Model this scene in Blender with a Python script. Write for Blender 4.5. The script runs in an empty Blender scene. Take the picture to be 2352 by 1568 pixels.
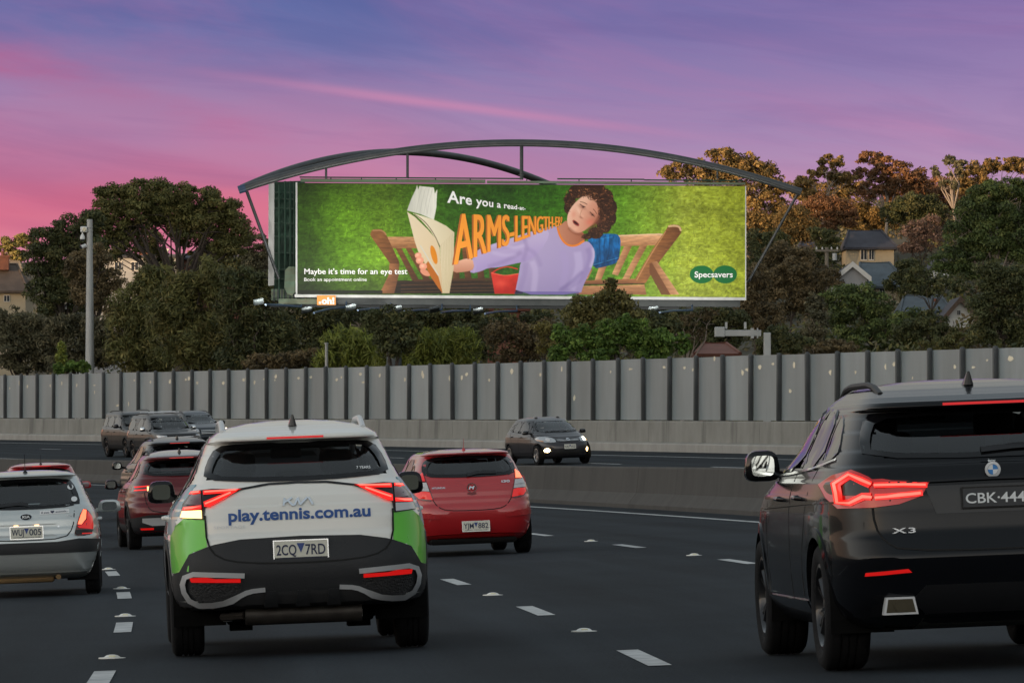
import bpy, bmesh, math, random
import numpy as np
from mathutils import Vector, Matrix
from mathutils.bvhtree import BVHTree
from mathutils.geometry import delaunay_2d_cdt

random.seed(7)
SC = bpy.context.scene
COL = SC.collection
CZ = 1.34                      # camera height above the road under it
F = 2352 * 200 / 36.0          # focal length in units of a 2352 px wide picture

# ------------------------------------------------------------------ camera
cam_d = bpy.data.cameras.new('camera')
cam_d.sensor_width = 36.0
cam_d.lens = 200.0
cam_d.shift_y = (1000 - 784) / 2352.0
cam_d.clip_start = 0.5
cam_d.clip_end = 6000
cam = bpy.data.objects.new('camera', cam_d)
cam.location = (0, 0, CZ)
cam.rotation_euler = (math.radians(90), 0, 0)
COL.objects.link(cam)
SC.camera = cam

# ------------------------------------------------------------------ colour helpers
def lin(c):
    c = c / 255.0
    return c / 12.92 if c <= 0.04045 else ((c + 0.055) / 1.055) ** 2.4
def rgb(r, g, b):
    return (lin(r), lin(g), lin(b), 1.0)

# ------------------------------------------------------------------ sky and sun
SUN_DIR = Vector((-0.72, -0.69, 0)).normalized()      # towards the sun: behind and left of the camera
SUN_EL = math.radians(3.0)
world = bpy.data.worlds.new('World')
SC.world = world
world.use_nodes = True
SKY_K = 0.07
SKY_PALE = 0.62
def build_world():
    nt = world.node_tree
    for n in list(nt.nodes):
        nt.nodes.remove(n)
    N = lambda t: nt.nodes.new(t)
    L = nt.links.new
    out = N('ShaderNodeOutputWorld'); bg = N('ShaderNodeBackground')
    L(bg.outputs[0], out.inputs[0])
    tc = N('ShaderNodeTexCoord'); sep = N('ShaderNodeSeparateXYZ')
    L(tc.outputs['Generated'], sep.inputs[0])
    def math_(op, a, b=None, c=None):
        m = N('ShaderNodeMath'); m.operation = op
        for i, v in enumerate((a, b, c)):
            if v is None: continue
            if hasattr(v, 'links'): L(v, m.inputs[i])
            else: m.inputs[i].default_value = v
        return m.outputs[0]
    el = sep.outputs[2]
    az = math_('ARCTAN2', sep.outputs[0], sep.outputs[1])
    az = math_('MULTIPLY', math_('SINE', az), 1.0)       # smooth all the way round
    def ramp(fac, stops):
        r = N('ShaderNodeValToRGB')
        r.color_ramp.interpolation = 'B_SPLINE'
        e = r.color_ramp.elements
        while len(e) < len(stops): e.new(0.5)
        for k, (p, c) in enumerate(stops):
            e[k].position = p; e[k].color = c
        L(fac, r.inputs[0]); return r.outputs[0]
    def mix(f, a, b, mode='MIX'):
        m = N('ShaderNodeMix'); m.data_type = 'RGBA'; m.blend_type = mode
        if hasattr(f, 'links'): L(f, m.inputs[0])
        else: m.inputs[0].default_value = f
        for i, v in ((6, a), (7, b)):
            if hasattr(v, 'links'): L(v, m.inputs[i])
            else: m.inputs[i].default_value = v
        return m.outputs[2]
    def noise(vx, vy, scale, detail=4, rough=0.55, dist=0.0):
        cb = N('ShaderNodeCombineXYZ')
        L(vx, cb.inputs[0]); L(vy, cb.inputs[1])
        n = N('ShaderNodeTexNoise'); n.inputs['Scale'].default_value = scale
        n.inputs['Detail'].default_value = detail; n.inputs['Roughness'].default_value = rough
        n.inputs['Distortion'].default_value = dist
        L(cb.outputs[0], n.inputs[0]); return n.outputs[0]
    # the low band of dusk colour: pink at the horizon, violet blue above, pinker to the left and far right
    elw = math_('ADD', el, math_('MULTIPLY', az, 0.055))
    wob = noise(math_('MULTIPLY', az, 1.0), math_('MULTIPLY', el, 6.0), 9.0, 3)
    e2 = math_('ADD', elw, math_('MULTIPLY', math_('SUBTRACT', wob, 0.5), 0.020))
    t = math_('DIVIDE', e2, 0.090)
    low = ramp(t, [(0.0, rgb(236, 180, 168)), (0.27, rgb(222, 164, 184)), (0.36, rgb(234, 112, 124)), (0.45, rgb(200, 124, 154)),
                   (0.57, rgb(164, 134, 174)), (0.68, rgb(126, 122, 170)), (0.80, rgb(90, 106, 162)), (1.0, rgb(66, 90, 150))])
    # the right hand side carries a paler, more even lilac
    rightness = math_('SMOOTH_MIN', math_('MAXIMUM', math_('MULTIPLY', math_('ADD', az, 0.03), 8.0), 0.0), 1.0, 0.2)
    lil = ramp(math_('DIVIDE', el, 0.085), [(0.0, rgb(214, 180, 200)), (0.40, rgb(190, 162, 190)), (0.58, rgb(178, 142, 180)),
                   (0.75, rgb(154, 126, 174)), (0.95, rgb(142, 112, 166)), (1.0, rgb(136, 108, 164))])
    band = mix(math_('MULTIPLY', rightness, 0.75), low, lil)
    # streaky clouds slanting down to the right
    th = math.radians(-7.5)
    u = math_('ADD', math_('MULTIPLY', az, math.cos(th)), math_('MULTIPLY', el, math.sin(th)))
    v = math_('SUBTRACT', math_('MULTIPLY', el, math.cos(th)), math_('MULTIPLY', az, math.sin(th)))
    st = noise(math_('MULTIPLY', u, 9.0), math_('MULTIPLY', v, 44.0), 1.0, 6, 0.6, 0.5)
    stf = ramp(st, [(0.0, (0, 0, 0, 1)), (0.44, (0, 0, 0, 1)), (0.56, (0.4, 0.4, 0.4, 1)), (0.70, (1, 1, 1, 1))])
    band = mix(math_('MULTIPLY', stf, 0.34), band, rgb(204, 118, 160))
    st2 = noise(math_('ADD', math_('MULTIPLY', u, 5.0), 3.7), math_('ADD', math_('MULTIPLY', v, 34.0), 1.3), 1.0, 4, 0.6, 0.3)
    stf2 = ramp(st2, [(0.0, (0, 0, 0, 1)), (0.45, (0, 0, 0, 1)), (0.60, (1, 1, 1, 1)), (1.0, (1, 1, 1, 1))])
    leftness = math_('MINIMUM', math_('MAXIMUM', math_('MULTIPLY', math_('SUBTRACT', -0.005, az), 16.0), 0.0), 1.0)
    hi = N('ShaderNodeMapRange'); hi.interpolation_type = 'SMOOTHSTEP'; hi.inputs[1].default_value = 0.072; hi.inputs[2].default_value = 0.054; L(el, hi.inputs[0])
    band = mix(math_('MULTIPLY', math_('MULTIPLY', math_('MULTIPLY', stf2, leftness), hi.outputs[0]), 0.55), band, rgb(170, 84, 130))
    # fine layered veils, a little darker and lighter than the sky behind
    st3 = noise(math_('MULTIPLY', u, 16.0), math_('MULTIPLY', v, 120.0), 1.0, 6, 0.62, 0.8)
    veil = ramp(st3, [(0.0, (0.86, 0.86, 0.92, 1)), (0.40, (0.88, 0.88, 0.93, 1)), (0.60, (1.07, 1.04, 1.03, 1)), (1.0, (1.12, 1.06, 1.04, 1))])
    band = mix(0.9, band, veil, 'MULTIPLY')
    # one thin bright streak
    d = math_('SUBTRACT', v, math_('ADD', 0.0560, math_('MULTIPLY', math_('SUBTRACT', wob, 0.5), 0.0016)))
    g = math_('POWER', 2.718, math_('MULTIPLY', -1.0, math_('POWER', math_('DIVIDE', d, 0.00085), 2.0)))
    gu = math_('POWER', 2.718, math_('MULTIPLY', -1.0, math_('POWER', math_('DIVIDE', math_('ADD', u, 0.020), 0.034), 2.0)))
    band = mix(math_('MULTIPLY', math_('MULTIPLY', g, gu), 0.42), band, rgb(222, 138, 172))
    # a broad magenta bank low on the left, slanting down to the right
    v2 = math_('ADD', math_('MULTIPLY', el, math.cos(0.25)), math_('MULTIPLY', az, math.sin(0.25)))
    g2 = math_('POWER', 2.718, math_('MULTIPLY', -1.0, math_('POWER', math_('DIVIDE', math_('SUBTRACT', v2, math_('ADD', 0.0415, math_('MULTIPLY', math_('SUBTRACT', st2, 0.5), 0.012))), 0.0036), 2.0)))
    ga = math_('MINIMUM', math_('MAXIMUM', math_('MULTIPLY', math_('SUBTRACT', -0.036, az), 26.0), 0.0), 1.0)
    band = mix(math_('MULTIPLY', math_('MULTIPLY', g2, ga), math_('ADD', 0.25, math_('MULTIPLY', stf, 0.6))), band, rgb(176, 88, 132))
    band = mix(1.0, band, (0.86, 0.87, 0.86, 1), 'MULTIPLY')
    # away from the anti-solar point the belt turns to warm peach
    side = N('ShaderNodeMapRange'); side.interpolation_type = 'SMOOTHSTEP'; side.inputs[1].default_value = 0.095; side.inputs[2].default_value = 0.25
    L(math_('ABSOLUTE', az), side.inputs[0])
    band = mix(side.outputs[0], band, (0.42, 0.28, 0.20, 1))
    # overhead: pale blue dusk sky from the Sky Texture
    sky = N('ShaderNodeTexSky'); sky.sky_type = 'NISHITA'; sky.sun_disc = False
    sky.sun_elevation = SUN_EL
    sky.sun_rotation = math.atan2(SUN_DIR.x, SUN_DIR.y) % (2 * math.pi)
    sky.air_density = 1.0; sky.dust_density = 1.5; sky.ozone_density = 1.6
    nm = N('ShaderNodeVectorMath'); nm.operation = 'SCALE'; nm.inputs[3].default_value = SKY_K
    L(sky.outputs[0], nm.inputs[0])
    # sunset glow low over the sun's side of the sky, a dimmer blue zenith
    we = N('ShaderNodeMapRange'); we.interpolation_type = 'SMOOTHSTEP'; we.inputs[1].default_value = 0.06; we.inputs[2].default_value = 0.62
    L(el, we.inputs[0])
    dt = math_('ADD', math_('MULTIPLY', sep.outputs[0], SUN_DIR.x), math_('MULTIPLY', sep.outputs[1], SUN_DIR.y))
    ws = N('ShaderNodeMapRange'); ws.interpolation_type = 'SMOOTHSTEP'; ws.inputs[1].default_value = -0.75; ws.inputs[2].default_value = 0.95
    L(dt, ws.inputs[0])
    glow = mix(ws.outputs[0], (SKY_PALE * .40, SKY_PALE * .34, SKY_PALE * .31, 1), (SKY_PALE * 2.4, SKY_PALE * 2.30, SKY_PALE * 2.16, 1))
    pale = mix(we.outputs[0], glow, (SKY_PALE * .48, SKY_PALE * .54, SKY_PALE * .57, 1))
    over = mix(1.0, nm.outputs[0], pale, 'ADD')
    w = N('ShaderNodeMapRange'); w.interpolation_type = 'SMOOTHSTEP'
    w.inputs[1].default_value = 0.077; w.inputs[2].default_value = 0.11
    L(el, w.inputs[0])
    # the pink belt lies opposite the sunset; round behind the camera the horizon is pale
    w2 = N('ShaderNodeMapRange'); w2.interpolation_type = 'SMOOTHSTEP'
    w2.inputs[1].default_value = -0.15; w2.inputs[2].default_value = 0.75
    L(sep.outputs[1], w2.inputs[0])
    L(mix(math_('MULTIPLY', math_('SUBTRACT', 1.0, w.outputs[0]), w2.outputs[0]), over, band), bg.inputs[0])
    bg.inputs[1].default_value = 1.0
build_world()

sun_d = bpy.data.lights.new('sun', 'SUN')
sun_d.energy = 5.0
sun_d.angle = math.radians(0.6)
sun_d.color = (1.0, 0.66, 0.36)
sun = bpy.data.objects.new('sun', sun_d)
COL.objects.link(sun)
sd = Vector((SUN_DIR.x * math.cos(SUN_EL), SUN_DIR.y * math.cos(SUN_EL), math.sin(SUN_EL)))
sun.rotation_euler = sd.to_track_quat('Z', 'Y').to_euler()
sun.location = sd * 200

SC.view_settings.view_transform = 'Standard'
SC.view_settings.look = 'None'
SC.view_settings.gamma = 1.0
SC.view_settings.exposure = 0.3
SC.view_settings.use_curve_mapping = False
SC.render.engine = 'CYCLES'
SC.cycles.use_denoising = True
SC.cycles.max_bounces = 8
SC.cycles.transparent_max_bounces = 16

# ------------------------------------------------------------------ materials
MATS = {}
def mat(name, col, rough=0.6, metal=0.0, coat=0.0, spec=0.5, var=None, bump=None, emit=None, back=None, flake=False):
    """procedural principled material; var=(scale, dark colour, amount, stretch xyz), bump=(scale, strength)"""
    if name in MATS: return MATS[name]
    m = bpy.data.materials.new(name); m.use_nodes = True
    nt = m.node_tree; L = nt.links.new
    b = nt.nodes['Principled BSDF']
    c4 = tuple(col[:3]) + (1,)
    b.inputs['Base Color'].default_value = c4
    b.inputs['Roughness'].default_value = rough
    b.inputs['Metallic'].default_value = metal
    b.inputs['Coat Weight'].default_value = coat
    b.inputs['Coat Roughness'].default_value = 0.04
    b.inputs['Specular IOR Level'].default_value = spec
    if emit:
        b.inputs['Emission Color'].default_value = tuple(emit[0][:3]) + (1,)
        b.inputs['Emission Strength'].default_value = emit[1]
    if var or bump:
        tc = nt.nodes.new('ShaderNodeTexCoord')
    if var:
        mp = nt.nodes.new('ShaderNodeMapping')
        if len(var) > 3: mp.inputs['Scale'].default_value = var[3]
        L(tc.outputs['Object'], mp.inputs[0])
        n = nt.nodes.new('ShaderNodeTexNoise'); n.inputs['Scale'].default_value = var[0]
        n.inputs['Detail'].default_value = 6; n.inputs['Roughness'].default_value = 0.62
        L(mp.outputs[0], n.inputs[0])
        r = nt.nodes.new('ShaderNodeValToRGB')
        r.color_ramp.elements[0].position = 0.34; r.color_ramp.elements[1].position = 0.68
        L(n.outputs[0], r.inputs[0])
        sc = nt.nodes.new('ShaderNodeMath'); sc.operation = 'MULTIPLY'; sc.inputs[1].default_value = var[2]
        L(r.outputs[0], sc.inputs[0])
        mx = nt.nodes.new('ShaderNodeMix'); mx.data_type = 'RGBA'
        L(sc.outputs[0], mx.inputs[0])
        mx.inputs[6].default_value = c4; mx.inputs[7].default_value = tuple(var[1][:3]) + (1,)
        L(mx.outputs[2], b.inputs['Base Color'])
    if bump:
        n2 = nt.nodes.new('ShaderNodeTexNoise'); n2.inputs['Scale'].default_value = bump[0]; n2.inputs['Detail'].default_value = 5
        L(tc.outputs['Object'], n2.inputs[0])
        bp = nt.nodes.new('ShaderNodeBump'); bp.inputs['Strength'].default_value = bump[1]
        bp.inputs['Distance'].default_value = 0.02
        L(n2.outputs[0], bp.inputs['Height']); L(bp.outputs[0], b.inputs['Normal'])
    if back is not None:
        g = nt.nodes.new('ShaderNodeNewGeometry'); d = nt.nodes.new('ShaderNodeBsdfDiffuse')
        d.inputs[0].default_value = tuple(back) + (1,)
        mxs = nt.nodes.new('ShaderNodeMixShader'); out = nt.nodes['Material Output']
        L(g.outputs['Backfacing'], mxs.inputs[0]); L(b.outputs[0], mxs.inputs[1]); L(d.outputs[0], mxs.inputs[2])
        L(mxs.outputs[0], out.inputs[0])
    MATS[name] = m
    return m

def glass(name, tint, refl=0.95, rough=0.02):
    if name in MATS: return MATS[name]
    m = bpy.data.materials.new(name); m.use_nodes = True
    nt = m.node_tree; L = nt.links.new
    nt.nodes.remove(nt.nodes['Principled BSDF'])
    t = nt.nodes.new('ShaderNodeBsdfTransparent'); t.inputs[0].default_value = tuple(tint) + (1,)
    g = nt.nodes.new('ShaderNodeBsdfGlossy'); g.inputs['Roughness'].default_value = rough
    g.inputs[0].default_value = (refl, refl, refl, 1)
    fr = nt.nodes.new('ShaderNodeFresnel'); fr.inputs[0].default_value = 1.72
    mx = nt.nodes.new('ShaderNodeMixShader')
    L(fr.outputs[0], mx.inputs[0]); L(t.outputs[0], mx.inputs[1]); L(g.outputs[0], mx.inputs[2])
    L(mx.outputs[0], nt.nodes['Material Output'].inputs[0])
    MATS[name] = m
    return m

def vcol_mat(name, rough=0.6, spec=0.3, translucent=0.0, attr='Col'):
    if name in MATS: return MATS[name]
    m = bpy.data.materials.new(name); m.use_nodes = True
    nt = m.node_tree; L = nt.links.new
    b = nt.nodes['Principled BSDF']
    a = nt.nodes.new('ShaderNodeAttribute'); a.attribute_name = attr
    L(a.outputs['Color'], b.inputs['Base Color'])
    b.inputs['Roughness'].default_value = rough; b.inputs['Specular IOR Level'].default_value = spec
    if translucent:
        t = nt.nodes.new('ShaderNodeBsdfTranslucent'); L(a.outputs['Color'], t.inputs[0])
        mx = nt.nodes.new('ShaderNodeMixShader'); mx.inputs[0].default_value = translucent
        L(b.outputs[0], mx.inputs[1]); L(t.outputs[0], mx.inputs[2])
        L(mx.outputs[0], nt.nodes['Material Output'].inputs[0])
    MATS[name] = m
    return m

# ------------------------------------------------------------------ object helpers
def link(name, me, m=None, parent=None, loc=None, rot=None):
    o = bpy.data.objects.new(name, me); COL.objects.link(o)
    if m is not None and me is not None and len(me.materials) == 0: me.materials.append(m)
    if parent is not None: o.parent = parent
    if loc is not None: o.location = loc
    if rot is not None: o.rotation_euler = rot
    return o
def tag(o, label=None, cat=None, group=None, kind=None):
    if label: o['label'] = label
    if cat: o['category'] = cat
    if group: o['group'] = group
    if kind: o['kind'] = kind
    return o
def empty(name, loc=(0, 0, 0), label=None, cat=None, group=None):
    o = bpy.data.objects.new(name, None); COL.objects.link(o); o.location = loc
    o.empty_display_size = 0.3
    return tag(o, label, cat, group)
def pydata(name, v, f, smooth=False):
    me = bpy.data.meshes.new(name); me.from_pydata([tuple(p) for p in v], [], [tuple(q) for q in f]); me.update()
    if smooth: me.shade_smooth()
    return me

class MB:
    """mesh builder: boxes, tubes, prisms, lathes gathered into one mesh"""
    def __init__(s): s.v = []; s.f = []
    def add(s, v, f):
        k = len(s.v); s.v += [tuple(p) for p in v]; s.f += [tuple(i + k for i in q) for q in f]; return s
    def box(s, c, d, M=None, bev=0.0):
        cx, cy, cz = c; x, y, z = d[0] / 2, d[1] / 2, d[2] / 2
        if bev <= 0:
            v = [Vector((cx + a * x, cy + b * y, cz + e * z)) for e in (-1, 1) for a, b in ((-1, -1), (1, -1), (1, 1), (-1, 1))]
            f = [(3, 2, 1, 0), (4, 5, 6, 7), (0, 1, 5, 4), (1, 2, 6, 5), (2, 3, 7, 6), (3, 0, 4, 7)]
        else:
            bm = bmesh.new(); bmesh.ops.create_cube(bm, size=1.0)
            for p in bm.verts: p.co = Vector((p.co.x * 2 * x + cx, p.co.y * 2 * y + cy, p.co.z * 2 * z + cz))
            bmesh.ops.bevel(bm, geom=list(bm.edges), offset=bev, segments=2, profile=0.5, affect='EDGES')
            bm.verts.index_update()
            v = [p.co.copy() for p in bm.verts]; f = [tuple(q.index for q in g.verts) for g in bm.faces]; bm.free()
        if M is not None: v = [M @ Vector(p) for p in v]
        return s.add(v, f)
    def tube(s, pts, rad, n=10, cap=True):
        pts = [Vector(p) for p in pts]
        if not hasattr(rad, '__len__'): rad = [rad] * len(pts)
        v = []; f = []; prev = None
        for i, p in enumerate(pts):
            t = (pts[min(i + 1, len(pts) - 1)] - pts[max(i - 1, 0)]).normalized()
            if prev is None:
                a = Vector((0, 0, 1)) if abs(t.z) < 0.9 else Vector((1, 0, 0))
                u = t.cross(a).normalized()
            else:
                u = (prev - t * prev.dot(t)).normalized()
            prev = u; w = t.cross(u)
            for k in range(n):
                an = 2 * math.pi * k / n
                v.append(p + (u * math.cos(an) + w * math.sin(an)) * rad[i])
        for i in range(len(pts) - 1):
            for k in range(n):
                a = i * n + k; b = i * n + (k + 1) % n
                f.append((a, b, b + n, a + n))
        if cap:
            f.append(tuple(range(n - 1, -1, -1))); f.append(tuple(range((len(pts) - 1) * n, len(pts) * n)))
        return s.add(v, f)
    def prism(s, poly, dirv, M=None):
        """extrude a 3D polygon along dirv"""
        n = len(poly); d = Vector(dirv)
        v = [Vector(p) for p in poly] + [Vector(p) + d for p in poly]
        f = [tuple(range(n - 1, -1, -1)), tuple(range(n, 2 * n))] + [(i, (i + 1) % n, n + (i + 1) % n, n + i) for i in range(n)]
        if M is not None: v = [M @ p for p in v]
        return s.add(v, f)
    def lathe(s, prof, n=24, axis='z', c=(0, 0, 0)):
        v = []; f = []
        for r, h in prof:
            for k in range(n):
                a = 2 * math.pi * k / n
                p = (r * math.cos(a), r * math.sin(a), h)
                if axis == 'y': p = (p[0], p[2], p[1])
                if axis == 'x': p = (p[2], p[0], p[1])
                v.append((p[0] + c[0], p[1] + c[1], p[2] + c[2]))
        for i in range(len(prof) - 1):
            for k in range(n):
                a = i * n + k; b = i * n + (k + 1) % n
                f.append((a, b, b + n, a + n))
        return s.add(v, f)
    def mesh(s, name='mesh', smooth=False, fix=True):
        me = pydata(name, s.v, s.f)
        if fix:
            bm = bmesh.new(); bm.from_mesh(me); bmesh.ops.recalc_face_normals(bm, faces=list(bm.faces)); bm.to_mesh(me); bm.free()
        if smooth:
            me.shade_smooth()
            try: me.set_sharp_from_angle(angle=math.radians(40))
            except Exception: pass
        return me
    def build(s, name, m, parent=None, smooth=False, loc=None, rot=None):
        return link(name, s.mesh(name, smooth), m, parent, loc, rot)

def at(x, y, Y):
    """point seen at (x, y) of a 2352 wide picture when it stands Y metres ahead"""
    return Vector(((x - 1176) / F * Y, Y, CZ - (y - 1000) / F * Y))

_text_cache = {}
def text_mesh2d(s, bold=0.0, spacing=1.0, shear=0.0):
    """flat text outline as 2D verts/faces, cap height about 0.7, anchored left on the baseline"""
    key = (s, bold, spacing, shear)
    if key in _text_cache: return _text_cache[key]
    cu = bpy.data.curves.new('lettering', 'FONT'); cu.body = s; cu.offset = bold; cu.space_character = spacing; cu.shear = shear
    cu.resolution_u = 4; cu.fill_mode = 'FRONT'
    ob = bpy.data.objects.new('lettering', cu); COL.objects.link(ob)
    dg = bpy.context.evaluated_depsgraph_get()
    me = ob.evaluated_get(dg).to_mesh()
    v = np.array([(p.co.x, p.co.y) for p in me.vertices]).reshape(-1, 2); f = [tuple(p.vertices) for p in me.polygons]
    ob.evaluated_get(dg).to_mesh_clear()
    bpy.data.objects.remove(ob); bpy.data.curves.remove(cu)
    _text_cache[key] = (v, f)
    return v, f

# ------------------------------------------------------------------ the curve of the freeway
_S = np.arange(-80.0, 420.0, 1.0)
_hd = 0.011755 + 0.000974 * _S + 6.124e-07 * _S ** 2
_cx = np.concatenate([[0], np.cumsum(-np.sin((_hd[1:] + _hd[:-1]) / 2))])
_cy = np.concatenate([[0], np.cumsum(np.cos((_hd[1:] + _hd[:-1]) / 2))])
_cx -= _cx[80]; _cy -= _cy[80]
def heading(s): return float(np.interp(s, _S, _hd))
def plan(s, o):
    h = heading(s)
    return float(np.interp(s, _S, _cx)) + math.cos(h) * o, float(np.interp(s, _S, _cy)) + math.sin(h) * o
def z_near(s, o): return CZ - 1.3408 + 0.03898 * o - 0.0058276 * s + 9.284e-06 * s * s
def o_wall(s): return 31.2 - 0.00054 * max(s - 160, 0) ** 2
def z_far(s, o): return CZ - 0.65 + 0.0039 * (s - 164) - 0.04 * (o_wall(s) - o)
def near(s, o, dz=0.0):
    x, y = plan(s, o); return Vector((x, y, z_near(s, o) + dz))
def far(s, o, dz=0.0):
    x, y = plan(s, o); return Vector((x, y, z_far(s, o) + dz))
# ================================================================== the setting
# the noise wall runs along its own line beyond the far carriageway: X as a function of Y
_wy = np.array([120.0, 174.0, 213.0, 238.0, 300.0, 330.0, 380.0]); _wx = np.array([28.0, 15.0, 3.73, -4.3, -26.5, -38.5, -60.0])
_wc = np.polyfit(_wy, _wx, 3)
def wall_xy(Y): return float(np.polyval(_wc, Y)), Y
def wall_z(Y): return CZ - 0.54 + 0.0039 * (Y - 213)
# wall offset as seen from the freeway curve
_ow_s = []; _ow_o = []; _ow_y = []
for Yq in np.arange(60, 400, 2.0):
    Xq = float(np.polyval(_wc, Yq)) if Yq >= 110 else float(np.polyval(_wc, 110)) + (110 - Yq) * 0.2
    i = int(((_cx - Xq) ** 2 + (_cy - Yq) ** 2).argmin()); h = _hd[i]
    _ow_s.append(_S[i] + (-math.sin(h) * (Xq - _cx[i]) + math.cos(h) * (Yq - _cy[i])))
    _ow_o.append(math.cos(h) * (Xq - _cx[i]) + math.sin(h) * (Yq - _cy[i])); _ow_y.append(Yq)
def o_wall(s): return float(np.interp(s, _ow_s, _ow_o))
def z_far(s, o): return wall_z(float(np.interp(s, _ow_s, _ow_y))) - 0.04 * (o_wall(s) - o)

asphalt = mat('asphalt', (0.040, 0.044, 0.049), 0.9, spec=0.12)
def asphalt_nodes():
    nt = asphalt.node_tree; L = nt.links.new; b = nt.nodes['Principled BSDF']
    uv = nt.nodes.new('ShaderNodeAttribute'); uv.attribute_name = 'road'       # (s, o) along and across the road
    def ns(scale, sx, sy, detail=5):
        mp = nt.nodes.new('ShaderNodeMapping'); mp.inputs['Scale'].default_value = (sx, sy, 1)
        L(uv.outputs['Vector'], mp.inputs[0])
        n = nt.nodes.new('ShaderNodeTexNoise'); n.inputs['Scale'].default_value = scale; n.inputs['Detail'].default_value = detail
        n.inputs['Roughness'].default_value = 0.65
        L(mp.outputs[0], n.inputs[0]); return n.outputs[0]
    def ramp(f, a, b_, pa=0.3, pb=0.7):
        r = nt.nodes.new('ShaderNodeValToRGB'); r.color_ramp.elements[0].color = a; r.color_ramp.elements[1].color = b_
        r.color_ramp.elements[0].position = pa; r.color_ramp.elements[1].position = pb
        L(f, r.inputs[0]); return r.outputs[0]
    def mul(a, b_):
        m = nt.nodes.new('ShaderNodeMix'); m.data_type = 'RGBA'; m.blend_type = 'MULTIPLY'; m.inputs[0].default_value = 1
        L(a, m.inputs[6]); L(b_, m.inputs[7]); return m.outputs[2]
    c = ramp(ns(0.9, 0.05, 1.1), (0.0125, 0.0165, 0.0205, 1), (0.0235, 0.0295, 0.0355, 1))
    c = mul(c, ramp(ns(38.0, 1, 1, 3), (0.62, 0.62, 0.62, 1), (1.45, 1.45, 1.45, 1), 0.35, 0.72))
    c = mul(c, ramp(ns(0.25, 1, 1, 4), (0.82, 0.82, 0.82, 1), (1.15, 1.15, 1.15, 1)))
    # polished wheel paths, two to a lane
    sx = nt.nodes.new('ShaderNodeSeparateXYZ'); L(uv.outputs['Vector'], sx.inputs[0])
    def mth(op, a, b_=None):
        m = nt.nodes.new('ShaderNodeMath'); m.operation = op
        for i, v in enumerate((a, b_)):
            if v is None: continue
            if hasattr(v, 'links'): L(v, m.inputs[i])
            else: m.inputs[i].default_value = v
        return m.outputs[0]
    wp = mth('COSINE', mth('MULTIPLY', mth('SUBTRACT', sx.outputs[1], 0.895 + 2.005), 2 * math.pi / 1.79))
    wp = mth('ADD', mth('MULTIPLY', wp, 0.5), mth('MULTIPLY', mth('SUBTRACT', ns(0.6, 0.12, 1.0), 0.5), 1.6))
    c = mul(c, ramp(wp, (1.22, 1.22, 1.22, 1), (0.74, 0.74, 0.74, 1), 0.05, 0.95))
    L(c, b.inputs['Base Color'])
    bp = nt.nodes.new('ShaderNodeBump'); bp.inputs['Strength'].default_value = 0.5; bp.inputs['Distance'].default_value = 0.006
    L(ns(60.0, 1, 1, 4), bp.inputs['Height']); L(bp.outputs[0], b.inputs['Normal'])
asphalt_nodes()
def road_sheet(name, fn, s0, s1, ds, o0, o1, m, nc=10, dz=0.0):
    ss = np.arange(s0, s1 + ds * 0.5, ds); v = []; a = []
    for s in ss:
        lo = o0(s) if callable(o0) else o0; hi = o1(s) if callable(o1) else o1
        for k in range(nc + 1):
            o = lo + (hi - lo) * k / nc
            v.append(fn(s, o, dz)); a.append((s, o, 0.0))
    w = nc + 1
    f = [(i * w + k, i * w + k + 1, (i + 1) * w + k + 1, (i + 1) * w + k) for i in range(len(ss) - 1) for k in range(nc)]
    me = pydata(name, v, f, True)
    at_ = me.attributes.new('road', 'FLOAT_VECTOR', 'POINT'); at_.data.foreach_set('vector', np.array(a, dtype=np.float32).ravel())
    return link(name, me, m)
road = tag(road_sheet('road', near, -60, 350, 3, -13.5, 10.56, asphalt), kind='structure')
far_road = tag(road_sheet('far_road', far, 60, 350, 3, 11.0, lambda s: o_wall(s) - 0.3, asphalt), kind='structure')

white_paint = mat('road_paint', (0.52, 0.53, 0.52), 0.6, var=(5.0, (0.16, 0.17, 0.18), 0.7))
def stripe(fn, s0, s1, o, w, parent, dz=0.006, name='lane_marking', n=6):
    v = []
    for i in range(n + 1):
        s = s0 + (s1 - s0) * i / n
        oo = o(s) if callable(o) else o
        v += [fn(s, oo - w / 2, dz), fn(s, oo + w / 2, dz)]
    f = [(2 * i, 2 * i + 1, 2 * i + 3, 2 * i + 2) for i in range(n)]
    return link(name, pydata(name, v, f), white_paint, parent)
O1, LW, OE = 2.005, 3.58, 9.58
OL, O2 = O1 - LW, O1 + LW
for c0, off, k0, k1 in ((37.5, O1, -2, 8), (37.6, OL, -2, 8), (65.8, O2, -4, 8), (44.0, OL - LW, -3, 7)):
    for k in range(k0, k1):
        c = c0 + 12.0 * k
        stripe(near, c - 1.5, c + 1.5, off, 0.15, road)
stripe(near, -50, 345, OE, 0.15, road, n=130, name='edge_line')
stripe(near, -50, 345, OL - 2 * LW, 0.15, road, n=130, name='edge_line')
for k in range(12):
    c = 146.0 + 12.0 * k * 1.08
    stripe(far, c - 1.7, c + 1.7, lambda s: o_wall(s) - 7.6, 0.15, far_road)
stripe(far, 100, 345, lambda s: o_wall(s) - 3.2, 0.15, far_road, n=90, name='edge_line')
stripe(far, 100, 345, lambda s: max(11.9, o_wall(s) - 14.6), 0.15, far_road, n=90, name='edge_line')

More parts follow.
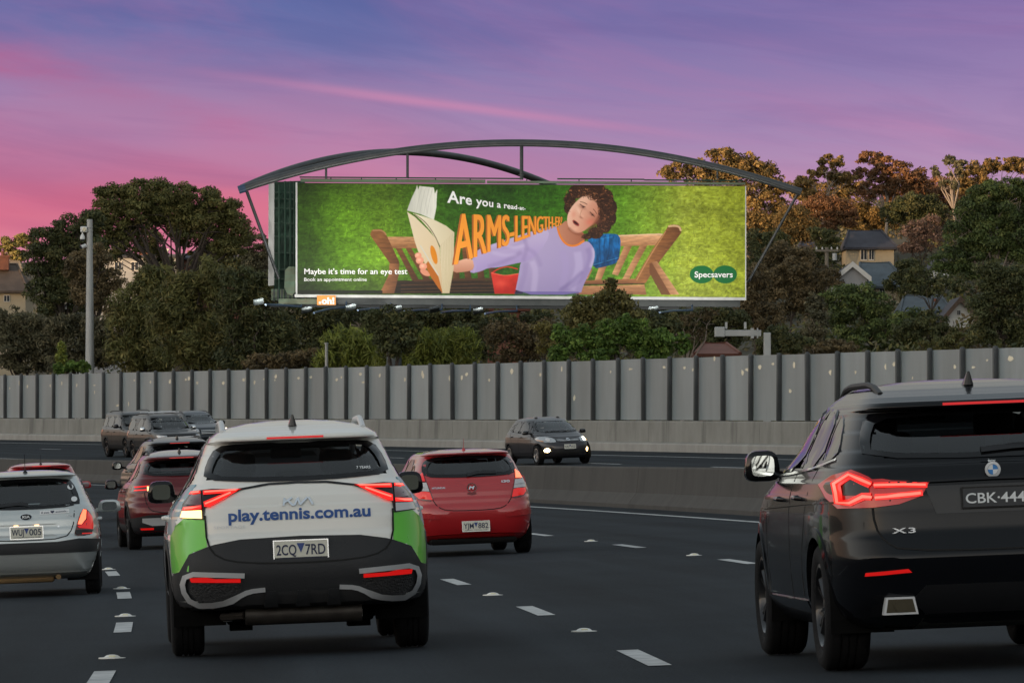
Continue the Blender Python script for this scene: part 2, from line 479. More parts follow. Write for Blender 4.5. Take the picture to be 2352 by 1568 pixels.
# raised road studs between the dashes
stud_m = mat('road_stud_plastic', (0.72, 0.71, 0.66), 0.45)
stud_me = MB().lathe([(0.0, 0.024), (0.02, 0.023), (0.040, 0.019), (0.055, 0.010), (0.062, 0.004), (0.10, 0.001), (0.10, -0.01)], 20).mesh('road_stud', True)
lens_m = mat('stud_reflector', (0.75, 0.70, 0.45), 0.2)
lens_me = MB().box((-0.046, 0, 0.014), (0.014, 0.048, 0.009)).mesh('reflector')
studs = [(37.5 + 6, O1, 'between the two nearest dashes right of the tennis car'), (55.5, O1, 'beside the right rear wheel of the tennis car'),
         (41.8, OL, 'nearest one left of the white and green car'), (53.3, OL, 'second one left of the white and green car'),
         (64.9, OL, 'third one ahead between the silver and the white car'), (76.6, OL, 'farthest one left of the dark red car'),
         (82.6, O2, 'right of the red hatchback, the farther one'), (70.3, O2, 'right of the red hatchback, the nearer one')]
for s, o, t in studs:
    so_ = link('road_stud', stud_me, stud_m, None, near(s, o, 0.004), (0, 0, heading(s) + math.pi / 2))
    tag(so_, 'white domed road stud ' + t, 'road stud', 'raised studs between lane dashes')
    link('reflector', lens_me, lens_m, so_)

# ------------------------------------------------------------------ concrete: median barrier and wall foot
def concrete_mat(name, base, dark, streak=1.0, amount=0.7):
    m = mat(name, base, 0.88, spec=0.25)
    nt = m.node_tree; L = nt.links.new; b = nt.nodes['Principled BSDF']
    tc = nt.nodes.new('ShaderNodeTexCoord')
    def ns(scale, sc, detail=5):
        mp = nt.nodes.new('ShaderNodeMapping'); mp.inputs['Scale'].default_value = sc
        L(tc.outputs['Object'], mp.inputs[0]); n = nt.nodes.new('ShaderNodeTexNoise')
        n.inputs['Scale'].default_value = scale; n.inputs['Detail'].default_value = detail; n.inputs['Roughness'].default_value = 0.65
        L(mp.outputs[0], n.inputs[0]); return n.outputs[0]
    def rmp(f, pa, pb):
        r = nt.nodes.new('ShaderNodeValToRGB'); r.color_ramp.elements[0].position = pa; r.color_ramp.elements[1].position = pb
        L(f, r.inputs[0]); return r.outputs[0]
    def mx(f, a, b_, k):
        s = nt.nodes.new('ShaderNodeMath'); s.operation = 'MULTIPLY'; s.inputs[1].default_value = k; L(f, s.inputs[0])
        q = nt.nodes.new('ShaderNodeMix'); q.data_type = 'RGBA'; L(s.outputs[0], q.inputs[0])
        if hasattr(a, 'links'): L(a, q.inputs[6])
        else: q.inputs[6].default_value = a
        q.inputs[7].default_value = b_; return q.outputs[2]
    c = mx(rmp(ns(1.1, (1, 1, 0.6)), 0.35, 0.7), base + (1,), tuple(x * 0.72 for x in base) + (1,), 0.8)
    c = mx(rmp(ns(0.75, (1.0, 1.0, 0.10), 7), 0.54, 0.70), c, dark + (1,), amount * streak)       # run-off streaks
    c = mx(rmp(ns(14.0, (1, 1, 1)), 0.55, 0.75), c, tuple(x * 1.25 for x in base) + (1,), 0.35)
    L(c, b.inputs['Base Color'])
    bp = nt.nodes.new('ShaderNodeBump'); bp.inputs['Strength'].default_value = 0.35; bp.inputs['Distance'].default_value = 0.01
    L(ns(22.0, (1, 1, 1)), bp.inputs['Height']); L(bp.outputs[0], b.inputs['Normal'])
    return m
conc_med = concrete_mat('median_concrete', (0.092, 0.087, 0.081), (0.045, 0.043, 0.041), 0.8, 0.7)
conc_wall = concrete_mat('wall_concrete', (0.29, 0.285, 0.26), (0.095, 0.094, 0.088), 1.0, 0.8)
conc_foot = concrete_mat('kerb_concrete', (0.37, 0.36, 0.335), (0.22, 0.215, 0.20), 0.6, 0.5)

def extrude_path(profile, frame, ts):
    """profile [(across, up)], frame(t) -> origin, across vector"""
    v = []; n = len(profile)
    for t in ts:
        o, ac = frame(t)
        v += [o + ac * a + Vector((0, 0, u)) for a, u in profile]
    f = [(i * n + k, i * n + (k + 1) % n, (i + 1) * n + (k + 1) % n, (i + 1) * n + k) for i in range(len(ts) - 1) for k in range(n)]
    f.append(tuple(range(n - 1, -1, -1))); f.append(tuple(range((len(ts) - 1) * n, len(ts) * n)))
    return v, f
med = empty('median_barrier', near(115, 10.5), 'grey concrete median barrier curving between the two carriageways', 'barrier')
MP = [(-0.30, -0.25), (-0.30, 0.07), (-0.13, 0.30), (-0.075, 0.80), (-0.055, 0.83), (0.055, 0.83), (0.075, 0.80), (0.13, 0.30), (0.30, 0.07), (0.30, -0.7), (0.0, -0.7)]
def med_frame(s):
    h = heading(s); return near(s, 10.85), Vector((math.cos(h), math.sin(h), 0))
def path_object(name, v, f, m, parent):
    o0 = Vector(parent.location)
    me = pydata(name, [Vector(p) - o0 for p in v], f)
    return link(name, me, m, parent)
for k in range(-7, 12):
    a = 115 + 20 * k
    v, f = extrude_path(MP, med_frame, np.linspace(a + 0.02, a + 19.98, 9))
    path_object('barrier_segment', v, f, conc_med, med)

def wall_frame(Y):
    x, y = wall_xy(Y); x2, y2 = wall_xy(Y + 0.5)
    t = Vector((x2 - x, y2 - y, 0)).normalized()
    return Vector((x, y, wall_z(Y))), Vector((t.y, -t.x, 0))          # across points away from the road (right)
nw = empty('noise_wall', Vector((*wall_xy(213), wall_z(213))), 'long grey frosted panel noise wall on a stained concrete base', 'noise wall')
# arc length table along the wall
_wt = np.arange(112.0, 372.0, 0.25); _wp = np.array([wall_xy(t) for t in _wt])
_wl = np.concatenate([[0], np.cumsum(np.hypot(*np.diff(_wp, axis=0).T))])
def wall_at(l): return float(np.interp(l, _wl, _wt))
WP = [(-0.46, -0.4), (-0.46, 0.26), (-0.43, 0.30), (-0.24, 0.33), (-0.22, 1.06), (-0.20, 1.10), (0.22, 1.10), (0.22, -0.4)]
FP = [(-0.50, -0.4), (-0.50, 0.25), (-0.465, 0.29), (-0.445, 0.29), (-0.445, -0.4)]
l_end = float(_wl[-1]); seg = 6.2; l = 0.0
while l + seg < l_end:
    ts = [wall_at(l + 0.015 + (seg - 0.03) * q / 3) for q in range(4)]
    v, f = extrude_path(WP, wall_frame, ts); path_object('concrete_segment', v, f, conc_wall, nw)
    l += seg
l = 0.0
while l + 12.4 < l_end:
    ts = [wall_at(l + 0.01 + 12.38 * q / 5) for q in range(6)]
    v, f = extrude_path(FP, wall_frame, ts); path_object('kerb', v, f, conc_foot, nw)
    l += 12.4

def panel_mat():
    m = mat('frosted_panel', (0.41, 0.465, 0.485), 0.28, spec=0.6, var=(0.55, (0.28, 0.325, 0.34), 0.9, (1.5, 1.5, 0.35)))
    nt = m.node_tree; L = nt.links.new; b = nt.nodes['Principled BSDF']; out = nt.nodes['Material Output']
    # frosted: a little of what stands behind shows through
    t = nt.nodes.new('ShaderNodeBsdfTransparent'); t.inputs[0].default_value = (0.75, 0.8, 0.8, 1)
    mx = nt.nodes.new('ShaderNodeMixShader'); mx.inputs[0].default_value = 0.16
    L(b.outputs[0], mx.inputs[1]); L(t.outputs[0], mx.inputs[2])
    tl = nt.nodes.new('ShaderNodeBsdfTranslucent'); tl.inputs[0].default_value = (0.5, 0.53, 0.52, 1)
    mx2 = nt.nodes.new('ShaderNodeMixShader'); mx2.inputs[0].default_value = 0.12
    L(mx.outputs[0], mx2.inputs[1]); L(tl.outputs[0], mx2.inputs[2]); L(mx2.outputs[0], out.inputs[0])
    # each panel a shade of its own
    oi = nt.nodes.new('ShaderNodeObjectInfo'); r = nt.nodes.new('ShaderNodeMapRange'); r.inputs[3].default_value = 0.86; r.inputs[4].default_value = 1.12
    L(oi.outputs['Random'], r.inputs[0])
    src = b.inputs['Base Color'].links[0].from_socket
    q = nt.nodes.new('ShaderNodeVectorMath'); q.operation = 'SCALE'; L(src, q.inputs[0]); L(r.outputs[0], q.inputs[3]); L(q.outputs[0], b.inputs['Base Color'])
    return m
panel_m = panel_mat()
post_m = mat('wall_post_steel', (0.075, 0.080, 0.082), 0.55, metal=0.3, var=(3.0, (0.035, 0.037, 0.038), 0.8, (1, 1, 0.3)), bump=(9, 0.3))
PSP = 3.02
glint_m = mat('glint_paint', (0.92, 0.86, 0.66), 0.15)  # bright base colour imitates glints of reflected light
post_me = MB().box((0, 0, 1.12), (0.14, 0.16, 2.32), bev=0.02).lathe([(0.0, 2.35), (0.06, 2.34), (0.085, 2.30), (0.085, 2.24)], 10).mesh('post', True)
rng = random.Random(3)
l = 0.6; npan = 0
while l + PSP < l_end - 1:
    Y0 = wall_at(l); Y1 = wall_at(l + PSP)
    p0, ac = wall_frame(Y0); p1, ac1 = wall_frame(Y1)
    o0 = Vector(nw.location)
    ang = math.atan2(p1.y - p0.y, p1.x - p0.x)
    link('post', post_me, post_m, nw, p0 + Vector((0, 0, 1.09)) - ac * 0.09 - o0, (rng.uniform(-.008, .008), rng.uniform(-.008, .008), ang))
    # the panel: a sheet 40 mm thick between the posts
    t = (p1 - p0); t2 = Vector((t.x, t.y, 0)).normalized()
    jz = rng.uniform(-0.015, 0.015)
    a = p0 + t2 * 0.07; b = p1 - t2 * 0.07
    poly = [a + Vector((0, 0, 1.13)), b + Vector((0, 0, 1.13)), b + Vector((0, 0, 3.37 + jz)), a + Vector((0, 0, 3.37 + jz))]
    mb = MB().prism([q - o0 for q in poly], ac * 0.04)
    pn = mb.build('panel', panel_m, nw)
    # pale flakes painted on in place of lights reflected in the panel
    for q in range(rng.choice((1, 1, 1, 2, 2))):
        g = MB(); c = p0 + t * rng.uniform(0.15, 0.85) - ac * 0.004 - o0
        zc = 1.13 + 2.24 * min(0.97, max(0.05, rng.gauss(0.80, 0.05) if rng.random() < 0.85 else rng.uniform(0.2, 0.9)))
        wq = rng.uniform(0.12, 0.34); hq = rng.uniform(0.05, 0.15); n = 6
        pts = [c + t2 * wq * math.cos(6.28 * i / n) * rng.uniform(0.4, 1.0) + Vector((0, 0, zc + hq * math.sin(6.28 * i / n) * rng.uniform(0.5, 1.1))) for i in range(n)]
        g.prism(pts, -ac * 0.006); g.build('painted_glint', glint_m, pn)
    l += PSP; npan += 1

# ------------------------------------------------------------------ ground sheet with the hillside
def ground_sheet():
    xs = np.concatenate([np.linspace(-2500, -900, 9), np.linspace(-860, -160, 30), np.linspace(-140, 140, 71), np.linspace(160, 860, 30), np.linspace(900, 2500, 9)])
    ys = np.concatenate([np.linspace(-2000, -900, 7), np.linspace(-860, -80, 32), np.linspace(-60, 620, 86), np.linspace(660, 3500, 14)])
    XX, YY = np.meshgrid(xs, ys)
    flat = np.c_[XX.ravel(), YY.ravel()]
    # far from the built stretch follow straight continuations of the curve
    d = (flat[:, 0][:, None] - _cx[None, ::2]) ** 2 + (flat[:, 1][:, None] - _cy[None, ::2]) ** 2
    i = d.argmin(1) * 2
    dx = flat[:, 0] - _cx[i]; dy = flat[:, 1] - _cy[i]; h = _hd[i]
    o = np.cos(h) * dx + np.sin(h) * dy; s = _S[i]
    ow = np.interp(s, _ow_s, _ow_o); yw = np.interp(s, _ow_s, _ow_y)
    zw = CZ - 0.54 + 0.0039 * (yw - 213)
    e = np.clip((o - ow - 4.0) / 150.0, 0, 1); e = e * e * (3 - 2 * e)
    z = np.where(o > ow + 0.3, zw - 0.1 + 20.0 * e, -2.6)
    z = np.where(o < -14, np.minimum(-1.6, CZ - 1.34 + 0.039 * -14 - 0.0058 * s + 9.3e-6 * s * s - 0.25), z)
    z = z + np.where(o > ow + 6, 0.5 * np.sin(XX.ravel() * 0.13) * np.cos(YY.ravel() * 0.11), 0)
    # unseen ridge added behind the camera to keep low sun off cars and wall
    rr = np.hypot(flat[:, 0], flat[:, 1]); q = np.clip((rr - 330) / 160.0, 0, 1); q = q * q * (3 - 2 * q)
    back = np.clip((40 - flat[:, 1]) / 160.0, 0, 1)
    z = z + 55.0 * q * back * (1 + 0.05 * np.sin(flat[:, 0] * 0.021))
    ny, nx = XX.shape
    v = np.c_[flat, z]
    f = [(r * nx + c, r * nx + c + 1, (r + 1) * nx + c + 1, (r + 1) * nx + c) for r in range(ny - 1) for c in range(nx - 1)]
    m = mat('hillside_ground', (0.040, 0.042, 0.024), 0.95, var=(0.25, (0.070, 0.055, 0.034), 0.9), bump=(1.5, 0.8))
    return tag(link('ground', pydata('ground', v, f, True), m), kind='structure'), (xs, ys, z.reshape(ny, nx))
ground, _G = ground_sheet()
def ground_z(x, y):
    xs, ys, z = _G
    i = int(np.clip(np.searchsorted(ys, y) - 1, 0, len(ys) - 2)); j = int(np.clip(np.searchsorted(xs, x) - 1, 0, len(xs) - 2))
    a = (x - xs[j]) / (xs[j + 1] - xs[j]); b = (y - ys[i]) / (ys[i + 1] - ys[i])
    return float((z[i, j] * (1 - a) + z[i, j + 1] * a) * (1 - b) + (z[i + 1, j] * (1 - a) + z[i + 1, j + 1] * a) * b)

# ------------------------------------------------------------------ poles and gantry behind the wall
galv = mat('galvanised_steel', (0.42, 0.43, 0.42), 0.5, metal=0.35, var=(1.5, (0.32, 0.33, 0.33), 0.7, (1, 1, 0.3)))
cam_white = mat('camera_plastic', (0.72, 0.72, 0.70), 0.4)
cam_dark = mat('camera_dark', (0.03, 0.03, 0.035), 0.25)
Yp = 300.0
top = at(206, 506, Yp); sc_ = Yp / F
gz = ground_z(top.x, Yp)
pole = empty('camera_pole', (top.x, Yp, gz), 'tall tapered grey steel pole carrying two traffic cameras', 'pole')
hgt = top.z - gz
MB().tube([(0, 0, -0.4), (0, 0, hgt * 0.30), (0, 0, hgt * 0.301), (0, 0, hgt)], [0.30, 0.255, 0.24, 0.145], 16).build('shaft', galv, pole, True)
MB().lathe([(0.0, hgt + 0.05), (0.15, hgt + 0.05), (0.15, hgt - 0.06), (0.13, hgt - 0.06)], 14).build('cap', galv, pole, True)
def pz(y): return CZ - (y - 1000) / F * Yp - gz
for yb in (522, 530, 562, 571):
    MB().lathe([(0.155, pz(yb) - 0.03), (0.175, pz(yb) - 0.03), (0.175, pz(yb) + 0.03), (0.155, pz(yb) + 0.03)], 14).build('clamp_band', galv, pole)
b1 = MB().box((-0.30, -0.12, pz(527)), (0.36, 0.22, 0.30), bev=0.04).build('camera_box', cam_white, pole, True)
MB().lathe([(0.0, -0.02), (0.10, -0.02), (0.12, 0.0), (0.12, 0.03), (0.0, 0.03)], 14, 'y', (-0.26, -0.24, pz(527))).build('spotlight_glass', mat('spot_glass', (0.75, 0.68, 0.5), 0.15), b1, True)
d1 = MB().lathe([(0.03, pz(534)), (0.04, pz(537)), (0.12, pz(543)), (0.13, pz(549)), (0.11, pz(550))], 14, c=(-0.37, -0.12, 0)).build('dome_camera', cam_white, pole, True)
MB().lathe([(0.11, pz(550)), (0.10, pz(552)), (0.06, pz(554)), (0.0, pz(555))], 14, c=(-0.37, -0.12, 0)).build('dome_glass', cam_dark, d1, True)
MB().box((-0.16, -0.1, pz(566)), (0.22, 0.07, 0.07)).build('bracket', galv, pole)
b2 = MB().tube([(-0.22, -0.02, pz(564)), (-0.44, -0.20, pz(568))], 0.10, 12).build('bullet_camera', cam_white, pole, True)
MB().tube([(-0.43, -0.195, pz(567.8)), (-0.47, -0.225, pz(568.6))], 0.085, 12).build('lens', cam_dark, b2)

Yp2 = 262.0; tp = at(750, 788, Yp2); g2 = ground_z(tp.x, Yp2)
sp = empty('slim_post', (tp.x, Yp2, g2), 'thin pale post sticking up behind the noise wall', 'post')
MB().tube([(0, 0, -0.3), (0, 0, tp.z - g2)], 0.07, 8).build('shaft', galv, sp, True)
MB().lathe([(0.0, tp.z - g2 + 0.03), (0.09, tp.z - g2 + 0.02), (0.09, tp.z - g2 - 0.05)], 8).build('cap', galv, sp)

Yg = 236.0; A = at(1650, 765, Yg); B = at(1762, 772, Yg); gg = ground_z(B.x, Yg)
gan = empty('sign_gantry', (B.x, Yg, gg), 'grey steel cantilever gantry arm beyond the noise wall', 'gantry')
MB().box((0, 0, (B.z - gg) / 2), (0.30, 0.30, B.z - gg + 0.3), bev=0.03).build('column', galv, gan)
MB().box(((A.x - B.x) / 2 - 0.1, 0, A.z - gg), (abs(A.x - B.x) - 0.3, 0.28, 0.26), bev=0.02).build('arm', galv, gan)
MB().box((A.x - B.x + 0.05, 0, A.z - gg + 0.05), (0.42, 0.42, 0.42), bev=0.03).build('end_box', galv, gan)
MB().box((-0.62, 0, A.z - gg), (0.12, 0.36, 0.42)).box((-0.40, 0, A.z - gg), (0.05, 0.36, 0.42)).build('flange', galv, gan)
for fx in (0.16, 0.55):
    MB().box(((A.x - B.x) * (1 - fx) , -0.02, A.z - gg + 0.32), (0.10, 0.10, 0.28)).build('small_bracket', galv, gan)
POSTER_K = 0.95
FLOOD_W = 330.0
# ================================================================== the billboard
YB = 255.0
PW, PH = 1030, 256
def R5(x, y): return (535.5 + x * .29879, 301.2 + y * .29879)
def R6(x, y): return (1171.3 + x * .29879, 301.2 + y * .29879)
def topx(d): return (d[0] - 683.0, d[1] - 421.0 - 0.0068 * (d[0] - 683.0))
def p5(*pts): return [topx(R5(*p)) for p in pts]
def p6(*pts): return [topx(R6(*p)) for p in pts]

class Paint:
    """the printed picture on the poster, laid down colour by colour on a fine grid"""
    def __init__(s, w, h):
        s.w, s.h = w, h; s.im = np.zeros((h, w, 3)); s.rs = np.random.RandomState(5)
    def vnoise(s, sx, sy, oct=4, seed=0):
        out = np.zeros((s.h, s.w)); amp = 1.0; tot = 0; rs = np.random.RandomState(seed)
        yy, xx = np.mgrid[0:s.h, 0:s.w]
        for _ in range(oct):
            gx, gy = int(s.w / sx) + 3, int(s.h / sy) + 3; g = rs.rand(gy, gx)
            fx = xx / sx; fy = yy / sy; ix = fx.astype(int); iy = fy.astype(int); fx = fx - ix; fy = fy - iy
            fx = fx * fx * (3 - 2 * fx); fy = fy * fy * (3 - 2 * fy)
            v = (g[iy, ix] * (1 - fx) + g[iy, ix + 1] * fx) * (1 - fy) + (g[iy + 1, ix] * (1 - fx) + g[iy + 1, ix + 1] * fx) * fy
            out += v * amp; tot += amp; amp *= 0.6; sx = max(sx / 2, 1.01); sy = max(sy / 2, 1.01)
        return out / tot
    def cover(s, poly, pad=0):
        P = np.array(poly, float); x0 = max(int(P[:, 0].min()) - 1 - pad, 0); x1 = min(int(P[:, 0].max()) + 2 + pad, s.w)
        y0 = max(int(P[:, 1].min()) - 1 - pad, 0); y1 = min(int(P[:, 1].max()) + 2 + pad, s.h)
        if x1 <= x0 or y1 <= y0: return None
        k = 3
        X = (np.arange((x1 - x0) * k) + 0.5) / k + x0; Y = (np.arange((y1 - y0) * k) + 0.5) / k + y0
        XX, YY = np.meshgrid(X, Y); ins = np.zeros(XX.shape, bool)
        n = len(P)
        for i in range(n):
            a = P[i]; b = P[(i + 1) % n]
            if a[1] == b[1]: continue
            c = (a[1] > YY) != (b[1] > YY)
            ins ^= c & (XX < (b[0] - a[0]) * (YY - a[1]) / (b[1] - a[1]) + a[0])
        m = ins.reshape(y1 - y0, k, x1 - x0, k).mean((1, 3))
        return m, x0, x1, y0, y1
    def fill(s, poly, c0, c1=None, d=None, a=1.0, noise=0.0, ns=(6, 6), smooth=0, soft=0):
        """fill with c0, or a gradient c0->c1 along direction d"""
        for _ in range(smooth): poly = chaikin(poly)
        r = s.cover(poly, soft)
        if r is None: return
        m, x0, x1, y0, y1 = r
        for _ in range(soft):
            p = np.pad(m, 1, mode='edge'); m = (p[:-2, 1:-1] + p[2:, 1:-1] + p[1:-1, :-2] + p[1:-1, 2:] + 2 * m) / 6
        c0 = np.array(c0[:3]) / 255.
        if c1 is None: col = np.broadcast_to(c0, m.shape + (3,)).copy()
        else:
            c1 = np.array(c1[:3]) / 255.; P = np.array(poly)
            yy, xx = np.mgrid[y0:y1, x0:x1]; t = xx * d[0] + yy * d[1]; tp = P[:, 0] * d[0] + P[:, 1] * d[1]
            t = np.clip((t - tp.min()) / max(tp.max() - tp.min(), 1e-6), 0, 1)[..., None]
            col = c0 * (1 - t) + c1 * t
        if noise:
            col = col * (1 + noise * (s.vnoise(ns[0], ns[1], 3, seed=int(abs(poly[0][0]) * 7) % 1000)[y0:y1, x0:x1, None] - 0.5) * 2)
        m = (m * a)[..., None]
        s.im[y0:y1, x0:x1] = s.im[y0:y1, x0:x1] * (1 - m) + np.clip(col, 0, 1) * m
    def blob(s, cx, cy, rx, ry, col, a=1.0, rot=0.0, hard=2.0):
        R = max(rx, ry) * 1.8 + 2
        x0, x1 = max(int(cx - R), 0), min(int(cx + R) + 1, s.w); y0, y1 = max(int(cy - R), 0), min(int(cy + R) + 1, s.h)
        if x1 <= x0 or y1 <= y0: return
        yy, xx = np.mgrid[y0:y1, x0:x1]; dx = xx - cx; dy = yy - cy
        u = (dx * math.cos(rot) + dy * math.sin(rot)) / rx; v = (-dx * math.sin(rot) + dy * math.cos(rot)) / ry
        m = (a * np.exp(-(u * u + v * v) ** (hard / 2) * 0.9))[..., None]
        s.im[y0:y1, x0:x1] = s.im[y0:y1, x0:x1] * (1 - m) + np.array(col[:3]) / 255. * m
    def ellipse(s, cx, cy, rx, ry, col, rot=0.0, a=1.0):
        pts = [(cx + rx * math.cos(t) * math.cos(rot) - ry * math.sin(t) * math.sin(rot), cy + rx * math.cos(t) * math.sin(rot) + ry * math.sin(t) * math.cos(rot)) for t in np.linspace(0, 6.2832, 40)[:-1]]
        s.fill(pts, col, a=a)
    def stroke(s, pts, w, col, a=1.0, smooth=2, soft=0):
        pts = [Vector((p[0], p[1])) for p in pts]
        for _ in range(smooth):
            q = [pts[0]]
            for i in range(len(pts) - 1): q += [pts[i].lerp(pts[i + 1], 0.25), pts[i].lerp(pts[i + 1], 0.75)]
            pts = q + [pts[-1]]
        L_ = []; R_ = []
        for i, p in enumerate(pts):
            t = (pts[min(i + 1, len(pts) - 1)] - pts[max(i - 1, 0)])
            t = t.normalized() if t.length > 1e-9 else Vector((1, 0)); n = Vector((-t.y, t.x)) * w / 2
            L_.append((p + n)[:]); R_.append((p - n)[:])
        s.fill(L_ + R_[::-1], col, a=a, soft=soft)
def chaikin(p):
    q = []
    for i in range(len(p)):
        a = p[i]; b = p[(i + 1) % len(p)]
        q += [(a[0] * .75 + b[0] * .25, a[1] * .75 + b[1] * .25), (a[0] * .25 + b[0] * .75, a[1] * .25 + b[1] * .75)]
    return q

def paint_poster():
    P = Paint(PW, PH); rs = np.random.RandomState(11)
    xx = np.linspace(0, 1, PW)[None, :]; yy = np.linspace(0, 1, PH)[:, None]
    # lawn: mid green on the left, deep green in the middle, pale lime on the right
    st = [(0.0, (66, 100, 24)), (0.10, (88, 124, 28)), (0.20, (98, 130, 34)), (0.32, (66, 108, 26)), (0.45, (54, 98, 26)), (0.60, (72, 126, 26)), (0.72, (104, 148, 40)), (0.86, (164, 178, 66)), (1.0, (160, 170, 50))]
    base = np.stack([np.interp(xx[0], [a for a, _ in st], [c[k] for _, c in st]) for k in range(3)], -1)[None] / 255. * np.ones((PH, 1, 1))
    dark = 1.0 - 0.30 * np.clip((yy - 0.72) / 0.28, 0, 1) * np.clip((0.42 - xx) / 0.25, 0, 1) - 0.22 * np.exp(-((xx - 0.02) / 0.03) ** 2) - 0.12 * np.clip((0.25 - yy) / 0.25, 0, 1) * (xx < 0.62)
    light = 1.0 + 0.22 * np.exp(-(((xx - 0.20) / 0.10) ** 2 + ((yy - 0.62) / 0.28) ** 2)) + 0.12 * np.exp(-(((xx - 0.07) / 0.06) ** 2 + ((yy - 0.25) / 0.3) ** 2))
    big = P.vnoise(60, 34, 3, 2); fine = P.vnoise(7, 5, 3, 3); hair = P.vnoise(14, 3, 3, 4)
    g = base * (dark * light)[..., None] * (0.86 + 0.28 * big)[..., None] * (0.64 + 0.46 * fine + 0.28 * hair)[..., None]
    g[..., 2] *= (0.7 + 0.6 * fine); P.im = np.clip(g, 0, 1)
    for _ in range(5200):                                    # blades and tufts
        x = rs.rand() * PW; y = rs.rand() * PH; t = x / PW; l_ = rs.uniform(3.0, 9.5); an = rs.uniform(-1.1, 1.1) - 0.6
        c = P.im[int(y), int(x)] * 255 * rs.choice([0.55, 0.70, 1.30, 1.55]); c = np.clip(c, 0, 255)
        P.stroke([(x, y), (x + l_ * math.cos(an) * .6, y - l_ * abs(math.sin(an))), (x + l_ * math.cos(an), y + l_ * math.sin(an))], rs.uniform(0.8, 1.5), c, 0.42, 1)
    wood = (150, 104, 66); wl = (196, 150, 106); wd = (92, 60, 38)
    W = lambda poly, a=wl, b=wood, d=(1, 0.3), n=0.18: P.fill(poly, a, b, d, noise=n, ns=(16, 3))
    # bench, left end
    P.fill(p5((1235, 1150), (2230, 1150), (2230, 1250), (1150, 1250)), (58, 40, 26), (30, 22, 16), (0, 1), noise=0.4, ns=(24, 3))
    for y in (1185, 1215, 1238):
        P.stroke(p5((1290, y), (2010, y - 12)), 2.2, (112, 78, 48), 0.65)
    for a, b in ((1245, 1380), (1320, 1470), (1700, 1690), (1760, 1785), (1860, 1885), (1950, 1975)):
        W(p5((a, 890), (a + 44, 890), (b + 52, 1150), (b, 1150)), (128, 88, 54), (84, 54, 32))
    P.stroke(p5((1390, 1150), (1700, 1142), (2010, 1140)), 5.0, (86, 58, 36))
    W(p5((1150, 830), (1168, 814), (1400, 814), (1420, 902), (1190, 902)), (190, 146, 108), (150, 106, 70), (0, 1))
    W(p5((1054, 795), (1068, 762), (1100, 755), (1142, 757), (1170, 780), (1276, 1000), (1282, 1040), (1215, 1030), (1064, 815)), (150, 104, 64), (104, 68, 42))
    P.stroke(p5((1075, 765), (1150, 764), (1180, 800)), 3, (182, 140, 100), 0.8)
    W(p5((1203, 1018), (1276, 1024), (1277, 1100), (1240, 1248), (1128, 1248), (1196, 1110)), (158, 110, 74), (112, 74, 48))
    # bench, right end
    for poly in (((880, 885), (940, 884), (832, 1112), (785, 1100)), ((1000, 882), (1058, 880), (912, 1150), (865, 1140)), ((700, 1000), (760, 1000), (702, 1150), (652, 1150)), ((600, 1060), (640, 1060), (600, 1140), (570, 1150))):
        W(p6(*poly), (206, 160, 118), (148, 102, 70))
    W(p6((560, 1150), (965, 1136), (1040, 1160), (1038, 1172), (560, 1178)), (170, 118, 80), (126, 84, 56), (0, 1))
    W(p6((530, 1192), (1035, 1180), (1052, 1258), (510, 1258)), (196, 148, 108), (150, 104, 72), (0, 1))
    P.stroke(p6((540, 1183), (1036, 1174)), 1.8, (48, 30, 20))
    W(p6((830, 802), (1150, 788), (1206, 798), (1165, 878), (850, 886)), (226, 180, 140), (182, 132, 92), (0, 1))
    P.stroke(p6((832, 806), (1150, 792), (1204, 800)), 2.4, (240, 208, 172), 0.85)
    W(p6((1188, 778), (1220, 730), (1250, 721), (1300, 724), (1321, 748), (1316, 788), (1148, 1010), (1042, 1172), (968, 1162), (962, 1138), (1100, 905)), (168, 118, 74), (120, 78, 48))
    P.stroke(p6((1218, 735), (1260, 728), (1305, 735), (1316, 770)), 4.5, (232, 196, 156), 0.9)
    P.stroke(p6((1200, 770), (1060, 990), (975, 1150)), 2.2, (202, 152, 106), 0.9)
    W(p6((1084, 1010), (1132, 1002), (1304, 1258), (1216, 1258), (1074, 1084)), (214, 166, 126), (140, 94, 62), (-1, 0.4))
    P.fill(p6((1074, 1020), (1092, 1012), (1236, 1258), (1165, 1258), (1074, 1090)), (120, 78, 50), a=0.9)
    # denim jacket
    P.fill(p6((585, 842), (650, 800), (755, 788), (830, 794), (853, 830), (850, 900), (835, 1012), (745, 1040), (640, 1062), (640, 960)), (30, 116, 176), (14, 78, 128), (0.3, 1), noise=0.35, ns=(6, 14), smooth=1)
    for a in (((735, 800), (720, 920), (735, 1040)), ((650, 1040), (740, 1012), (838, 985)), ((770, 800), (765, 900), (750, 1000)), ((690, 820), (690, 930), (700, 1010))):
        P.stroke(p6(*a), 1.3, (10, 52, 92), 0.8)
    for a in (((700, 830), (790, 815)), ((640, 1030), (720, 1008)), ((745, 1000), (835, 975))):
        P.stroke(p6(*a), 1.1, (92, 168, 214), 0.7)
    # red bag
    P.stroke(p5((1990, 1092), (2040, 1058), (2110, 1040), (2190, 1062)), 2.6, (214, 62, 48))
    P.fill(p5((1983, 1086), (2090, 1112), (2197, 1094), (2190, 1150), (2168, 1252), (2012, 1252), (2000, 1180)), (232, 72, 56), (186, 36, 30), (0.2, 1), noise=0.12, ns=(20, 20))
    P.stroke(p5((1986, 1090), (2090, 1115), (2196, 1097)), 1.6, (250, 128, 104), 0.8)
    P.blob(*p5((2060, 1170))[0], 14, 9, (244, 104, 84), 0.6)
    # sweater: reaching arm and body
    lil = (188, 174, 210); lil2 = (158, 142, 186)
